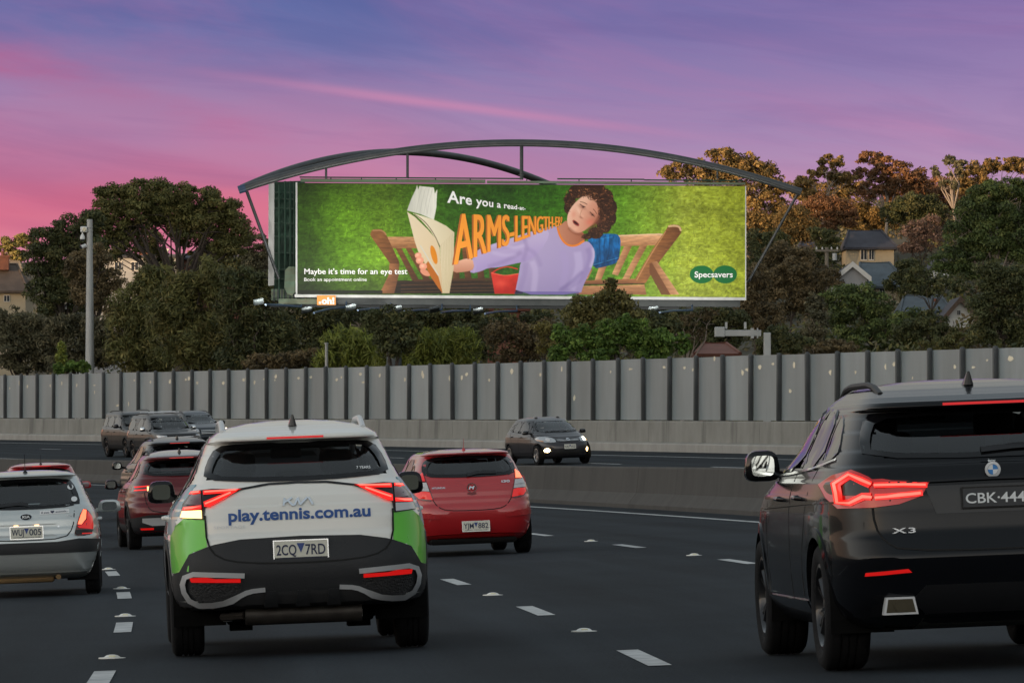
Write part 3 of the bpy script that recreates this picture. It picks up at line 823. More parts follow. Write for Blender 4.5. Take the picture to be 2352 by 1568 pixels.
    body = p5((2212, 1000), (2300, 880), (2380, 745), (2490, 728)) + p6((372, 760), (392, 815), (440, 882), (505, 888), (560, 855), (600, 845), (640, 888), (657, 945), (640, 1030), (602, 1110), (565, 1190), (545, 1258)) + p5((2165, 1258), (2196, 1110))
    P.fill(body, lil, (160, 146, 190), (0.5, 0.8), smooth=1)
    arm = p5((1842, 968), (1885, 908), (2000, 868), (2150, 820), (2300, 770), (2400, 742), (2440, 800), (2360, 930), (2270, 1000), (2160, 1022), (2040, 1050), (1965, 1052), (1905, 1080), (1852, 1092), (1815, 1085))
    P.fill(arm, (204, 190, 222), (172, 154, 202), (0.15, 1), smooth=1)
    for pts, w, c, a in ((((1880, 930), (2060, 905), (2200, 870), (2290, 800)), 5, lil2, .35), (((1960, 1045), (2100, 1000), (2220, 930)), 6, (140, 122, 170), .45),
                         (((2230, 1000), (2262, 900), (2240, 830)), 6, (150, 132, 180), .5), (((2250, 1010), (2245, 1100), (2200, 1240)), 8, (150, 134, 182), .45),
                         (((2300, 1000), (2330, 1080), (2310, 1240)), 9, (214, 202, 232), .5), (((2100, 880), (2170, 900), (2240, 880)), 4, (222, 212, 236), .5), (((1990, 930), (2080, 960), (2180, 950)), 5, (216, 206, 232), .4)):
        P.stroke(p5(*pts), w * 1.5, c, a * .7, soft=12)
    for pts, w, c, a in ((((400, 920), (440, 1040), (400, 1200)), 10, (176, 160, 206), .5), (((520, 930), (540, 1060), (470, 1220)), 12, (212, 202, 232), .45),
                         (((600, 900), (630, 980), (560, 1140), (400, 1225)), 9, (142, 126, 176), .55), (((380, 1230), (460, 1170), (560, 1080)), 5, (128, 112, 164), .6), (((640, 900), (650, 960), (620, 1050)), 4, (222, 214, 238), .7),
                         (((130, 900), (200, 940), (240, 1040)), 6, (150, 134, 184), .4)):
        P.stroke(p6(*pts), w * 1.5, c, a * .7, soft=12)
    P.fill(p5((2165, 1232), (2660, 1236), (2660, 1262), (2165, 1262)), (84, 74, 150), a=0.45)
    P.stroke(p5((1844, 970), (1870, 1030), (1848, 1092)), 5, (182, 166, 206), 0.8)
    # neck, face and hair
    skin = (226, 172, 146); skd = (186, 126, 102)
    P.fill(p6((395, 720), (440, 680), (570, 780), (585, 840), (545, 872), (505, 890), (440, 886), (390, 825), (362, 735)), (204, 146, 120), (170, 108, 84), (1, 0.2), smooth=1)
    P.stroke(p6((366, 740), (388, 818), (440, 880), (508, 886), (572, 845)), 4.6, (232, 140, 58))
    hr = np.random.RandomState(21)
    lobes = [(452, 590, 34, 50), (462, 530, 44, 54), (510, 470, 60, 52), (590, 448, 66, 46), (670, 450, 66, 50), (735, 510, 62, 62), (775, 590, 50, 66), (768, 670, 52, 60), (725, 735, 56, 50), (660, 785, 58, 44), (595, 812, 40, 22), (690, 620, 70, 100), (640, 520, 90, 70)]
    for x, y, rx, ry in lobes:
        c = p6((x, y))[0]; P.ellipse(c[0], c[1], rx * .299, ry * .299, (66, 42, 30))
    def curls(n, pick, tone=1.0):
        for _ in range(n):
            x, y, rx, ry = pick[hr.randint(len(pick))]; t = hr.rand() * 6.28; r = math.sqrt(hr.rand()) * 1.06
            c = p6((x + rx * r * math.cos(t), y + ry * r * math.sin(t)))[0]; rad = hr.uniform(1.4, 3.4); a0 = hr.rand() * 6.28
            col = np.array([(52, 32, 22), (84, 52, 34), (116, 76, 50), (152, 106, 72), (34, 20, 15)][hr.choice(5, p=[.25, .3, .24, .10, .11])]) * tone
            P.stroke([(c[0] + rad * math.cos(a0 + q), c[1] + rad * math.sin(a0 + q) * 0.8) for q in np.linspace(0, hr.uniform(2.5, 4.5), 6)], hr.uniform(0.7, 1.3), col, 0.85, 1)
    curls(520, lobes)
    face = p6((582, 488), (645, 500), (696, 560), (700, 640), (680, 690), (612, 742), (560, 776), (505, 790), (462, 765), (436, 690), (452, 618), (505, 545))
    P.fill(face, (244, 200, 178), (204, 140, 116), (0.9, 0.45), smooth=2)
    f6 = lambda x, y: p6((x, y))[0]
    P.blob(*f6(655, 690), 13, 10, (176, 112, 88), .55)
    P.blob(*f6(615, 700), 10, 7, (226, 132, 112), .6); P.blob(*f6(490, 640), 5, 8, (228, 150, 128), .5)
    P.blob(*f6(575, 530), 12, 8, (244, 204, 180), .6); P.blob(*f6(528, 612), 3, 9, (248, 212, 190), .6, rot=-0.5)
    P.blob(*f6(556, 585), 8, 3.2, (176, 120, 102), .7, rot=0.5); P.blob(*f6(632, 640), 8, 3.2, (168, 110, 92), .7, rot=0.5)
    P.stroke([f6(538, 562), f6(560, 578), f6(582, 586)], 1.5, (66, 38, 30), .95); P.stroke([f6(616, 622), f6(634, 640), f6(652, 660)], 1.5, (66, 38, 30), .95)
    P.blob(*f6(563, 584), 2.0, 1.6, (44, 28, 26), .8); P.blob(*f6(634, 644), 2.0, 1.6, (44, 28, 26), .8)
    P.stroke([f6(540, 545), f6(570, 550), f6(596, 566)], 1.6, (104, 66, 48), .7); P.stroke([f6(640, 600), f6(660, 620), f6(668, 640)], 1.6, (104, 66, 48), .7)
    P.stroke([f6(560, 600), f6(540, 640), f6(545, 662)], 1.4, (196, 136, 112), .7)
    P.blob(*f6(548, 664), 4, 2, (164, 100, 82), .7, rot=0.5); P.blob(*f6(558, 655), 3, 3, (240, 192, 168), .5)
    P.fill(p6((480, 690), (492, 682), (512, 694), (536, 716), (532, 734), (512, 730), (488, 712)), (172, 82, 76), smooth=2)
    P.fill(p6((488, 696), (500, 692), (520, 708), (530, 724), (512, 720), (494, 708)), (70, 30, 30), smooth=1)
    P.blob(*f6(505, 750), 5, 3, (240, 190, 166), .5)
    P.stroke([f6(690, 560), f6(694, 640), f6(660, 715), f6(590, 770)], 7, (120, 70, 52), .55, soft=5)
    P.stroke([f6(450, 745), f6(500, 790), f6(570, 800)], 6, (140, 84, 64), .5, soft=5)
    for x, y, rx, ry in ((610, 482, 34, 16), (655, 505, 30, 26), (690, 550, 22, 40), (705, 610, 16, 50)):
        q = p6((x, y))[0]; P.ellipse(q[0], q[1], rx * .27, ry * .27, (58, 36, 24), a=.9)
    curls(110, [(600, 486, 40, 20), (650, 508, 36, 32), (690, 555, 22, 46), (705, 620, 20, 60)], 1.1)
    curls(90, [(600, 470, 180, 40), (740, 560, 60, 120)], 1.5)
    curls(60, [(600, 488, 40, 22), (650, 510, 44, 34), (690, 560, 28, 50), (700, 640, 22, 60), (665, 740, 40, 26), (450, 600, 16, 50), (480, 540, 22, 30)])
    # forearm, hand and book
    P.fill(p5((1678, 1026), (1755, 988), (1842, 974), (1858, 1062), (1800, 1082), (1690, 1092)), (232, 184, 160), (190, 134, 110), (0, 1), smooth=1)
    P.fill(p5((1338, 612), (1372, 520), (1408, 445), (1415, 414), (1424, 450), (1434, 424), (1545, 436), (1552, 482), (1571, 448), (1564, 590), (1545, 684), (1440, 640)), (206, 206, 196), (240, 238, 228), (1, -0.3), noise=0.05, ns=(3, 30))
    for x in (1450, 1480, 1510, 1535):
        P.stroke(p5((x, 440), (x - 30, 560), (x - 42, 640)), 0.8, (176, 174, 164), .6)
    P.fill(p5((1380, 632), (1460, 655), (1545, 682), (1640, 730), (1702, 780), (1696, 1060), (1664, 1248), (1605, 1248), (1592, 890), (1520, 770), (1450, 690)), (238, 230, 208), (206, 192, 160), (1, 0.3))
    for k in range(9):
        a = k / 8.0
        P.stroke(p5((1590 + 100 * a, 880 - 95 * a), (1600 + 92 * a, 1060), (1612 + 50 * a, 1244)), 0.7, (178, 160, 128), .6)
    P.stroke(p5((1392, 640), (1470, 690), (1540, 780), (1592, 890)), 2.2, (120, 106, 84), .8)
    P.fill(p5((1339, 622), (1400, 662), (1500, 760), (1560, 830), (1590, 900), (1612, 1246), (1582, 1204), (1540, 1130), (1425, 930), (1398, 850)), (230, 216, 190), (204, 180, 146), (0.6, 1))
    P.ellipse(*p5((1545, 952))[0], 6.5, 22, (216, 140, 36), rot=-0.25)
    P.fill(p5((1478, 1032), (1500, 1000), (1580, 1120), (1612, 1246), (1580, 1208), (1520, 1120)), (184, 110, 36))
    P.stroke(p5((1440, 880), (1500, 980), (1580, 1110)), 2.2, (196, 210, 220), .6)
    for x, y, r in ((1424, 958, 26), (1437, 996, 31), (1462, 1042, 30)):
        c = p5((x, y))[0]; P.ellipse(c[0], c[1], r * .30, r * .27, (226, 158, 132)); P.blob(c[0] - 2, c[1] - 2, r * .14, r * .12, (246, 196, 172), .8); P.blob(c[0], c[1] + r * .24, r * .26, 1.6, (160, 92, 72), .7)
    P.fill(p5((1436, 1062), (1488, 1062), (1524, 1116), (1480, 1116), (1446, 1094)), (216, 150, 124), smooth=1)
    # dark lower margin on the left of the print, brand ovals on the right
    P.fill(p5((500, 1225), (1150, 1225), (1150, 1252), (500, 1252)), (14, 20, 12), a=0.75)
    for cx in (1475, 1656):
        c = p6((cx, 1103))[0]; P.ellipse(c[0], c[1], 27.2, 20.6, (0, 116, 60))
    return np.clip(P.im, 0, 1)

def poster_pt(px, py, off=0.0):
    return at(683 + px, 421 + 0.0068 * px + py, YB) + Vector((0, -off, 0))
bb0 = Vector((at(1197, 700, YB).x, YB + 1.2, ground_z(at(1197, 700, YB).x, YB)))
bill = empty('billboard', bb0, 'huge freeway billboard with a reading woman on a lawn bench and steel arch', 'billboard')
def bmesh_part(name, v, f, m, parent=bill, smooth=False):
    return link(name, pydata(name, [Vector(p) - bb0 for p in v], f, smooth), m, parent)
def bpart(name, mb, m, parent=bill, smooth=True):
    mb.v = [tuple(Vector(p) - bb0) for p in mb.v]; return mb.build(name, m, parent, smooth)

img = paint_poster()
lin_img = np.where(img <= 0.04045, img / 12.92, ((img + 0.055) / 1.055) ** 2.4)
lin_img = np.clip(lin_img, 0, 1) ** 1.14 * POSTER_K            # print contrast
nv = PW * PH
gx, gy = np.meshgrid(np.arange(PW) * (1029.0 / (PW - 1)), np.arange(PH) * (255.0 / (PH - 1)))
vx = (683 + gx - 1176) / F * YB; vz = CZ - (421 + 0.0068 * gx + gy - 1000) / F * YB
co = np.stack([vx - bb0.x, np.full_like(vx, YB - bb0.y), vz - bb0.z], -1).reshape(-1, 3)
ii = np.arange(nv).reshape(PH, PW)
quads = np.stack([ii[:-1, :-1], ii[1:, :-1], ii[1:, 1:], ii[:-1, 1:]], -1).reshape(-1, 4)
me = bpy.data.meshes.new('poster'); me.vertices.add(nv); me.vertices.foreach_set('co', co.astype(np.float32).ravel())
me.loops.add(quads.size); me.loops.foreach_set('vertex_index', quads.astype(np.int32).ravel())
me.polygons.add(len(quads)); me.polygons.foreach_set('loop_start', np.arange(0, quads.size, 4, dtype=np.int32)); me.polygons.foreach_set('loop_total', np.full(len(quads), 4, dtype=np.int32))
me.update(); me.validate()
ca = me.color_attributes.new('Col', 'FLOAT_COLOR', 'POINT')
ca.data.foreach_set('color', np.c_[lin_img.reshape(-1, 3), np.ones(nv)].astype(np.float32).ravel())
poster = link('poster', me, vcol_mat('poster_print', 0.55, 0.3), bill)
tag(poster, 'printed vinyl poster of a woman holding a book at arm\'s length')

txt_white = mat('poster_white_ink', (0.86, 0.86, 0.86), 0.6)
txt_or = mat('poster_orange_ink', rgb(240, 150, 40)[:3], 0.6)
txt_or2 = mat('poster_dark_orange_ink', rgb(168, 88, 18)[:3], 0.6)
def flat_text(s, fn, m, name='lettering', parent=poster, bold=0.0, spacing=1.0, off=0.006):
    v, f = text_mesh2d(s, bold, spacing)
    w = v[:, 0].max()
    pts = [poster_pt(*topx(fn(a / w, b)), off) for a, b in v]
    return bmesh_part(name, pts, f, m, parent)
def straight(x0, x1, base, cap, R):
    return lambda t, b: R(x0 + (x1 - x0) * t, base - b / 0.73 * cap)
flat_text("Maybe it's time for an eye test", straight(543, 1340, 1098, 44, R5), txt_white, bold=0.012)
flat_text('Book an appointment online', straight(543, 1027, 1152, 27, R5), txt_white, bold=0.004)
flat_text('Specsavers', straight(1418, 1713, 1123, 46, R6), txt_white, bold=0.014)
def taper(x0, x1, h0, h1, bot0, bot1):
    k = (h1 - h0) / (x1 - x0)
    def fn(t, b):
        hgt_ = h0 * (h1 / h0) ** t                      # glyphs shrink in step with their spacing
        x = x0 + (hgt_ - h0) / k
        bt = bot0 + (bot1 - bot0) * (x - x0) / (x1 - x0)
        return R5(x, bt - b / 0.73 * hgt_)
    return fn
flat_text('Are you a read-at-', taper(1650, 2248, 98, 28, 548, 609), txt_white, bold=0.022, spacing=1.05)
# thick orange letters: darker sides first, faces in front
for dx, dy, m_, of in ((-14, 5, txt_or2, 0.006), (-9, 3, txt_or2, 0.009), (-4, 1, txt_or2, 0.012), (0, 0, txt_or, 0.016), (6, 0, txt_or, 0.019), (11, 1, txt_or, 0.022)):
    fn0 = taper(1696, 2528, 418, 62, 1026, 718)
    flat_text('ARMS-LENGTH-ER?', (lambda t, b, fn0=fn0, dx=dx, dy=dy: (fn0(t, b)[0] + dx * .3 * (1 - .8 * t), fn0(t, b)[1] + dy * .3 * (1 - .8 * t))), m_, bold=0.0, spacing=0.98, off=of)

# structure
steel_dk = mat('arch_steel', (0.055, 0.062, 0.066), 0.42, metal=0.4, var=(2.0, (0.10, 0.10, 0.10), 0.6))
green_st = mat('green_frame_steel', (0.012, 0.060, 0.034), 0.55, var=(2.5, (0.007, 0.030, 0.018), 0.9))
green_lt = mat('green_gutter', (0.12, 0.20, 0.13), 0.6, var=(1.2, (0.14, 0.05, 0.025), 0.5, (0.6, 1, 3)))
trim_w = mat('white_trim', (0.62, 0.63, 0.62), 0.5, var=(2.0, (0.42, 0.42, 0.40), 0.7))
dark_st = mat('dark_beam', (0.035, 0.045, 0.048), 0.55, var=(2.5, (0.07, 0.08, 0.08), 0.7))
lampblue = mat('lamp_arm_blue', (0.05, 0.085, 0.14), 0.5)
def frame_box(x0, x1, y0, y1, Ya, Yb, slope=True, sag=None):
    """box given by picture x, y edges and depth from Ya to Yb"""
    k = 0.0068 if slope else 0.0
    pts = [at(x, y + k * (x - 683), Ya) for x, y in ((x0, y1), (x1, y1), (x1, y0), (x0, y0))]
    return MB().prism(pts, (0, Yb - Ya, 0))
bpart('backing_board', frame_box(681, 1714, 420, 677, YB + 0.03, YB + 0.40), dark_st, smooth=False)
bpart('edge_trim', frame_box(679, 683, 419, 678, YB - 0.03, YB + 0.3), trim_w, smooth=False)
bpart('edge_trim', frame_box(1711.5, 1714, 420, 677, YB - 0.03, YB + 0.3), trim_w, smooth=False)
bpart('bottom_ledge', frame_box(677, 1714, 676, 682.5, YB - 0.22, YB + 0.45), trim_w, smooth=False)
bpart('soffit_beam', frame_box(735, 1700, 683, 698, YB + 0.1, YB + 0.6), dark_st, smooth=False)
bpart('soffit_beam', frame_box(620, 1560, 698.5, 705, YB + 0.3, YB + 0.9), mat('dark_beam_low', (0.02, 0.025, 0.028), 0.6), smooth=False)
for x0, x1, y0, y1 in ((690, 1115, 410, 417.5), (1118, 1712, 412, 417.5)):
    bpart('gutter', frame_box(x0, x1, y0, y1, YB - 0.05, YB + 0.35), green_lt, smooth=False)
for x0, x1, y in ((688, 1200, 406.6), (1280, 1480, 406.5), (1480, 1708, 407.8)):
    bpart('top_rail', frame_box(x0, x1, y - 1.3, y + 1.0, YB - 0.2, YB + 0.2), green_st, smooth=False)
for x in (760, 830, 910, 1000, 1080, 1210, 1330, 1450, 1580, 1690):
    bpart('rail_stay', frame_box(x - 1.2, x + 1.2, 407.5, 411.5, YB - 0.12, YB + 0.0), green_st, smooth=False)
# service bay at the left end: ribs, ladder rails, pylon plate, the far face's white edge
bpart('rear_face_edge', MB().prism([at(616, 656, YB + 1.8), at(629.5, 655, YB + 1.8), at(630, 420, YB + 1.8), at(617, 423, YB + 1.8)], (0, 0.25, 0)), trim_w, smooth=False)
bpart('rear_face_back', MB().prism([at(629, 690, YB + 2.6), at(700, 690, YB + 2.6), at(700, 415, YB + 2.6), at(629, 418, YB + 2.6)], (0, 0.2, 0)), green_st, smooth=False)
for y in (441, 456, 478, 512, 542, 580, 618, 640):
    bpart('rib', MB().prism([at(631, y + 2, YB + 2.2), at(682, y + 2.6, YB + 1.2), at(682, y - 0.6, YB + 1.2), at(631, y - 1.2, YB + 2.2)], (0, 0.3, 0)), green_st, smooth=False)
for x, yy0, yy1 in ((641, 425, 690), (655, 416, 690), (667, 416, 690), (676, 416, 690)):
    bpart('frame_upright', MB().tube([at(x, yy1, YB + 1.0), at(x, yy0, YB + 1.0)], 0.045, 8), green_st)
bpart('pylon_plate', MB().prism([at(x, y, YB + 0.5) for x, y in ((655, 620), (663, 612), (676, 612), (680, 622), (680, 668), (671, 679), (660, 676), (653, 660))], (0, 0.12, 0)), green_lt, smooth=False)
bpart('side_grille', frame_box(623, 680, 664, 690, YB + 1.0, YB + 1.6), green_lt, smooth=False)
for x in range(628, 676, 9):
    bpart('grille_slat', frame_box(x, x + 3, 664, 692, YB + 0.94, YB + 0.99), dark_st, smooth=False)
bpart('walkway', frame_box(640, 735, 686, 698, YB - 0.1, YB + 1.2), green_lt, smooth=False)
# arches
def arch(pts, Ys, r, name):
    """pipe through three picture points: parabola in the picture, depth interpolated"""
    (x0, y0), (x1, y1), (x2, y2) = pts; c = np.polyfit([x0, x1, x2], [y0, y1, y2], 2)
    P_ = []
    for k in range(41):
        x = x0 + (x2 - x0) * k / 40.0; Y = Ys[0] + (Ys[1] - Ys[0]) * k / 40.0
        P_.append(at(x, float(np.polyval(c, x)), Y))
    return bpart(name, MB().tube(P_, r, 14), steel_dk), P_
front_arch, FA = arch(((553, 435), (1205, 328.5), (1836, 440)), (YB - 0.5, YB - 0.5), 0.165, 'front_arch')
rear_arch, RA = arch(((556, 432), (880, 350), (1290, 437)), (YB - 0.2, YB + 18.0), 0.165, 'rear_arch')
e0 = FA[0]; e1 = FA[-1]
bpart('arch_end_cap', MB().tube([e0 + Vector((-0.10, 0, -0.03)), e0 + Vector((0.22, 0, 0.07))], 0.185, 14), mat('cap_blue', (0.03, 0.06, 0.12), 0.5))
bpart('arch_end_cap', MB().tube([e1 + Vector((0.08, 0, -0.03)), e1 + Vector((-0.06, 0, 0.02))], 0.175, 14), steel_dk)
bpart('strut', MB().tube([at(567, 440, YB - 0.45), at(640, 640, YB + 0.4)], 0.075, 10), steel_dk)
bpart('strut', MB().tube([at(1832, 446, YB - 0.45), at(1719, 648, YB + 0.6)], 0.06, 10), steel_dk)
for x, y0, y1, r in ((749, 386, 410, .055), (936, 352, 410, .062), (1198, 333, 413, .085), (1648, 386, 411, .05)):
    bpart('hanger', MB().tube([at(x, y1, YB - 0.3), at(x, y0, YB - 0.45)], r, 10), steel_dk)
bpart('hanger_collar', MB().tube([at(1198, 403, YB - 0.32), at(1198, 401, YB - 0.32)], 0.13, 12), steel_dk)
for x0 in (905, 1500):
    bpart('pylon', MB().tube([at(x0, 690, YB + 1.6), Vector((at(x0, 690, YB + 1.6).x, YB + 1.6, bb0.z - 0.5))], 0.35, 14), dark_st)
# floodlights on arms below the board: they are lit
lens_on = mat('floodlight_lens', (0.6, 0.7, 0.8), 0.3, emit=((0.75, 0.88, 1.0), 0.2))
for hx, hy, ax, ay in ((594, 693, 692, 704), (705, 712, 795, 705), (806, 706, 897, 708), (911, 709, 1015, 711), (998, 711, 1080, 713), (1098, 714, 1187, 714), (1330, 712, 1420, 713), (1500, 711, 1590, 712)):
    h3 = at(hx, hy, YB - 4.2); a3 = at(ax, ay, YB - 0.2)
    arm_ = bpart('lamp_arm', MB().tube([a3, a3.lerp(h3, 0.5) + Vector((0, 0, -0.03)), h3 + Vector((0.3, 0.15, -0.12))], 0.05, 8).tube([a3, a3 + Vector((0, 0.3, 0.25))], 0.03, 6), lampblue)
    R_ = Matrix.Translation(h3) @ Matrix.Rotation(math.radians(-24), 4, 'X') @ Matrix.Rotation(math.radians(-12), 4, 'Y')
    bpart('floodlight', MB().box((0, 0, 0), (0.46, 0.42, 0.10), R_, 0.02), dark_st, arm_)
    bpart('lens', MB().box((0, 0, 0.056), (0.38, 0.34, 0.012), R_), lens_on, arm_)
# the floodlights throw their light up onto the print
for hx in (594, 705, 806, 911, 1098, 1330, 1500, 1640):
    ld = bpy.data.lights.new('floodlight_beam', 'SPOT'); ld.energy = FLOOD_W; ld.color = (1.0, 0.97, 0.90); ld.spot_size = math.radians(140); ld.spot_blend = 1.0; ld.shadow_soft_size = 0.02
    lo = bpy.data.objects.new('floodlight_beam', ld); COL.objects.link(lo); lo.parent = bill
    p0 = at(hx, 716, YB - 5.0); tgt = at(min(max(hx + 60, 760), 1620), 500, YB)
    lo.location = p0 + Vector((0, -0.1, 0.3)) - bb0; lo.rotation_euler = (tgt - p0).to_track_quat('-Z', 'Y').to_euler()
# small operator plate
op = bpart('operator_sign', frame_box(728, 771, 678.5, 700.5, YB - 0.35, YB - 0.28, False), mat('sign_orange', rgb(232, 148, 50)[:3], 0.5), smooth=False)
def sign_text(s, x0, x1, base, cap, bold):
    v, f = text_mesh2d(s, bold); w = v[:, 0].max()
    bmesh_part('lettering', [at(x0 + (x1 - x0) * a / w, base - b / 0.73 * cap, YB - 0.36) for a, b in v], f, txt_white, op)
sign_text('o', 732, 738, 697.5, 7.5, 0.05); sign_text('oh!', 739, 768, 697.5, 15.0, 0.05)
# ================================================================== houses on the hillside
def tile_mat(name, c, rows=3.2):
    m = mat(name, c, 0.75, var=(1.2, tuple(x * 0.6 for x in c), 0.8))
    nt = m.node_tree; L = nt.links.new; b = nt.nodes['Principled BSDF']
    tc = nt.nodes.new('ShaderNodeTexCoord'); w = nt.nodes.new('ShaderNodeTexWave'); w.bands_direction = 'Z'; w.wave_profile = 'SAW'
    w.inputs['Scale'].default_value = rows; w.inputs['Distortion'].default_value = 0.6; L(tc.outputs['Object'], w.inputs[0])
    bp = nt.nodes.new('ShaderNodeBump'); bp.inputs['Strength'].default_value = 0.8; bp.inputs['Distance'].default_value = 0.05
    L(w.outputs[1], bp.inputs['Height']); L(bp.outputs[0], b.inputs['Normal'])
    return m
brick_m = mat('house_brick', (0.20, 0.075, 0.045), 0.85, var=(3.0, (0.12, 0.05, 0.035), 0.9))
pane_m = mat('window_pane', (0.03, 0.035, 0.045), 0.08)
frame_m = mat('window_frame', (0.60, 0.58, 0.54), 0.5)
def house(label, x0, x1, y_ridge, y_eave, y_base, Y, wall, roof, kind='hip', wins=(), depth=7.0, chim=(), ridge=None, barge=None, yaw=0.0, group=None):
    c = at((x0 + x1) / 2, y_base, Y); g = min(ground_z(c.x, Y) - 0.4, c.z - 0.2)
    h = empty('house', (c.x, Y, g), label, 'house', group); h.rotation_euler = (0, 0, yaw)
    k = Y / F; w = (x1 - x0) * k; ze = CZ - (y_eave - 1000) * k - g; zr = CZ - (y_ridge - 1000) * k - g
    a, d = w / 2, depth
    def P(x): return (x - (x0 + x1) / 2) * k
    def Zp(y): return CZ - (y - 1000) * k - g
    if kind == 'gable':        # gable end faces the road
        MB().prism([(-a, 0, 0), (a, 0, 0), (a, 0, ze), (0, 0, zr - 0.05), (-a, 0, ze)], (0, d, 0)).build('wall', wall, h)
        ov = 0.25
        for sg in (-1, 1):
            u = Vector((0, -ov, zr)); e = Vector((sg * (a + ov), -ov, ze - ov * (zr - ze) / a)); t = Vector((0, 0, 0.12))
            MB().prism([u, e, e + t, u + t], (0, d + 2 * ov, 0)).build('roof', roof, h)
            if barge: MB().prism([u + Vector((0, 0, -0.2)), e + Vector((0, 0, -0.2)), e + Vector((0, 0, 0.16)), u + Vector((0, 0, 0.16))], (0, -0.06, 0)).build('bargeboard', barge, h)
    else:
        MB().box((0, d / 2, ze / 2), (w - 0.5, d - 0.5, ze)).build('wall', wall, h)
        r0, r1 = (P(ridge[0]), P(ridge[1])) if ridge else (-a * 0.5, a * 0.5)
        v = [(-a, -0.2, ze), (a, -0.2, ze), (a, d, ze), (-a, d, ze), (r0, d * 0.45, zr), (r1, d * 0.45, zr), (-a, -0.2, ze - 0.15), (a, -0.2, ze - 0.15), (a, d, ze - 0.15), (-a, d, ze - 0.15)]
        f = [(0, 1, 5, 4), (1, 2, 5), (2, 3, 4, 5), (3, 0, 4), (6, 7, 1, 0), (7, 8, 2, 1), (8, 9, 3, 2), (9, 6, 0, 3), (9, 8, 7, 6)]
        ro = MB().add(v, f).build('roof', roof, h)
        MB().tube([v[0], v[4], v[5], v[1]], 0.09, 6).build('ridge_cap', roof, ro)
    for wx0, wx1, wy0, wy1 in wins:
        cx, cz = P((wx0 + wx1) / 2), Zp((wy0 + wy1) / 2); ww, wh = (wx1 - wx0) * k, (wy1 - wy0) * k
        yy = -0.02 if kind == 'gable' else 0.23
        q = MB().box((cx, yy, cz), (ww, 0.10, wh)).build('window', frame_m, h)
        MB().box((cx - ww * .24, yy - 0.055, cz), (ww * .38, 0.02, wh * .82)).build('pane', pane_m, q)
        MB().box((cx + ww * .24, yy - 0.055, cz), (ww * .38, 0.02, wh * .82)).build('pane', pane_m, q)
    for cx, cy0, cy1, cw, cm in chim:
        q = MB().box((P(cx), d * 0.3, (Zp(cy0) + Zp(cy1)) / 2), (cw, 0.7, Zp(cy0) - Zp(cy1))).build('chimney', cm, h)
        MB().box((P(cx), d * 0.3, Zp(cy0) + 0.04), (cw + 0.16, 0.86, 0.12)).tube([(P(cx), d * .3, Zp(cy0) + .1), (P(cx), d * .3, Zp(cy0) + .42)], 0.12, 8).build('chimney_pot', cm, q)
    return h
cream = mat('cream_render', (0.42, 0.35, 0.24), 0.85, var=(1.0, (0.32, 0.27, 0.19), 0.7))
whiteb = mat('white_weatherboard', (0.62, 0.61, 0.58), 0.7, var=(1.0, (0.45, 0.45, 0.43), 0.6, (0.2, 1, 6)))
greyw = mat('grey_wall', (0.36, 0.36, 0.36), 0.8, var=(1.0, (0.24, 0.24, 0.25), 0.7))
slate = tile_mat('slate_roof', (0.075, 0.075, 0.095)); bluegrey = tile_mat('blue_grey_roof', (0.10, 0.125, 0.145))
brown_t = tile_mat('brown_tile_roof', (0.115, 0.085, 0.068)); red_t = tile_mat('red_tile_roof', (0.20, 0.075, 0.05)); pale_t = tile_mat('pale_tile_roof', (0.22, 0.185, 0.15))
bargeb = mat('brown_bargeboard', (0.10, 0.06, 0.04), 0.6)
h1 = house('brown tiled house with a skylight at the far left edge', -110, 66, 604, 668, 708, 400, cream, brown_t, wins=((8, 22, 677, 693),), ridge=(-90, 30), chim=((0, 588, 618, .9, brick_m),))
MB().prism([(3.05, 1.6, 0), (3.75, 1.6, 0), (3.75, 2.2, 0.42), (3.05, 2.2, 0.42)], (0, -0.05, 0.1)).build('skylight', frame_m, h1, loc=(0, 0, CZ - (668 - 1000) * 400 / F - h1.location.z + 0.45))
house('pale tiled roof house peeping above the brown one at left', -90, 60, 598, 640, 690, 425, cream, pale_t, ridge=(-60, 36))
house('small white weatherboard gable among the left trees', 140, 192, 686, 716, 735, 352, whiteb, slate, 'gable')
house('long grey apartment block behind the big round tree', 205, 420, 581, 587, 640, 425, greyw, slate, wins=((300, 318, 600, 622), (340, 356, 600, 622), (262, 280, 600, 622)), chim=((326, 572, 600, .7, brick_m), (236, 570, 590, .6, frame_m), (372, 572, 590, .6, frame_m)), depth=9)
house('brick and white house right of the big round tree', 410, 560, 572, 592, 640, 430, brick_m, slate, wins=((436, 446, 604, 618), (480, 492, 600, 614)), chim=((430, 586, 612, .8, brick_m), (508, 560, 590, 1.2, brick_m), (478, 566, 590, .5, frame_m)))
house('red brick house glimpsed below the billboard', 1110, 1218, 700, 708, 760, 330, brick_m, red_t, wins=((1150, 1160, 716, 732), (1196, 1206, 716, 732)))
house('hip roofed cream house on the right hillside', 1938, 2062, 526, 568, 606, 400, cream, slate, ridge=(1955, 2030), wins=((1977, 1992, 571, 598), (1996, 2008, 571, 598)))
house('dark slate roofed house beside the hip roofed one', 1838, 1892, 534, 564, 600, 405, greyw, slate)
house('blue grey roofed house with cream walls on the right', 1975, 2092, 600, 657, 682, 365, cream, bluegrey, ridge=(1982, 2050), wins=((2020, 2034, 662, 674),))
house('small pale gable left of the blue grey roof', 1924, 1992, 606, 634, 660, 362, greyw, slate, 'gable', barge=frame_m)
house('white gable end high among the right trees', 2142, 2180, 592, 612, 646, 372, whiteb, slate, 'gable')
house('low slate roofed house beside the white gable', 2066, 2190, 676, 718, 760, 335, cream, bluegrey, ridge=(2085, 2170), chim=((2154, 700, 760, .55, brick_m),))
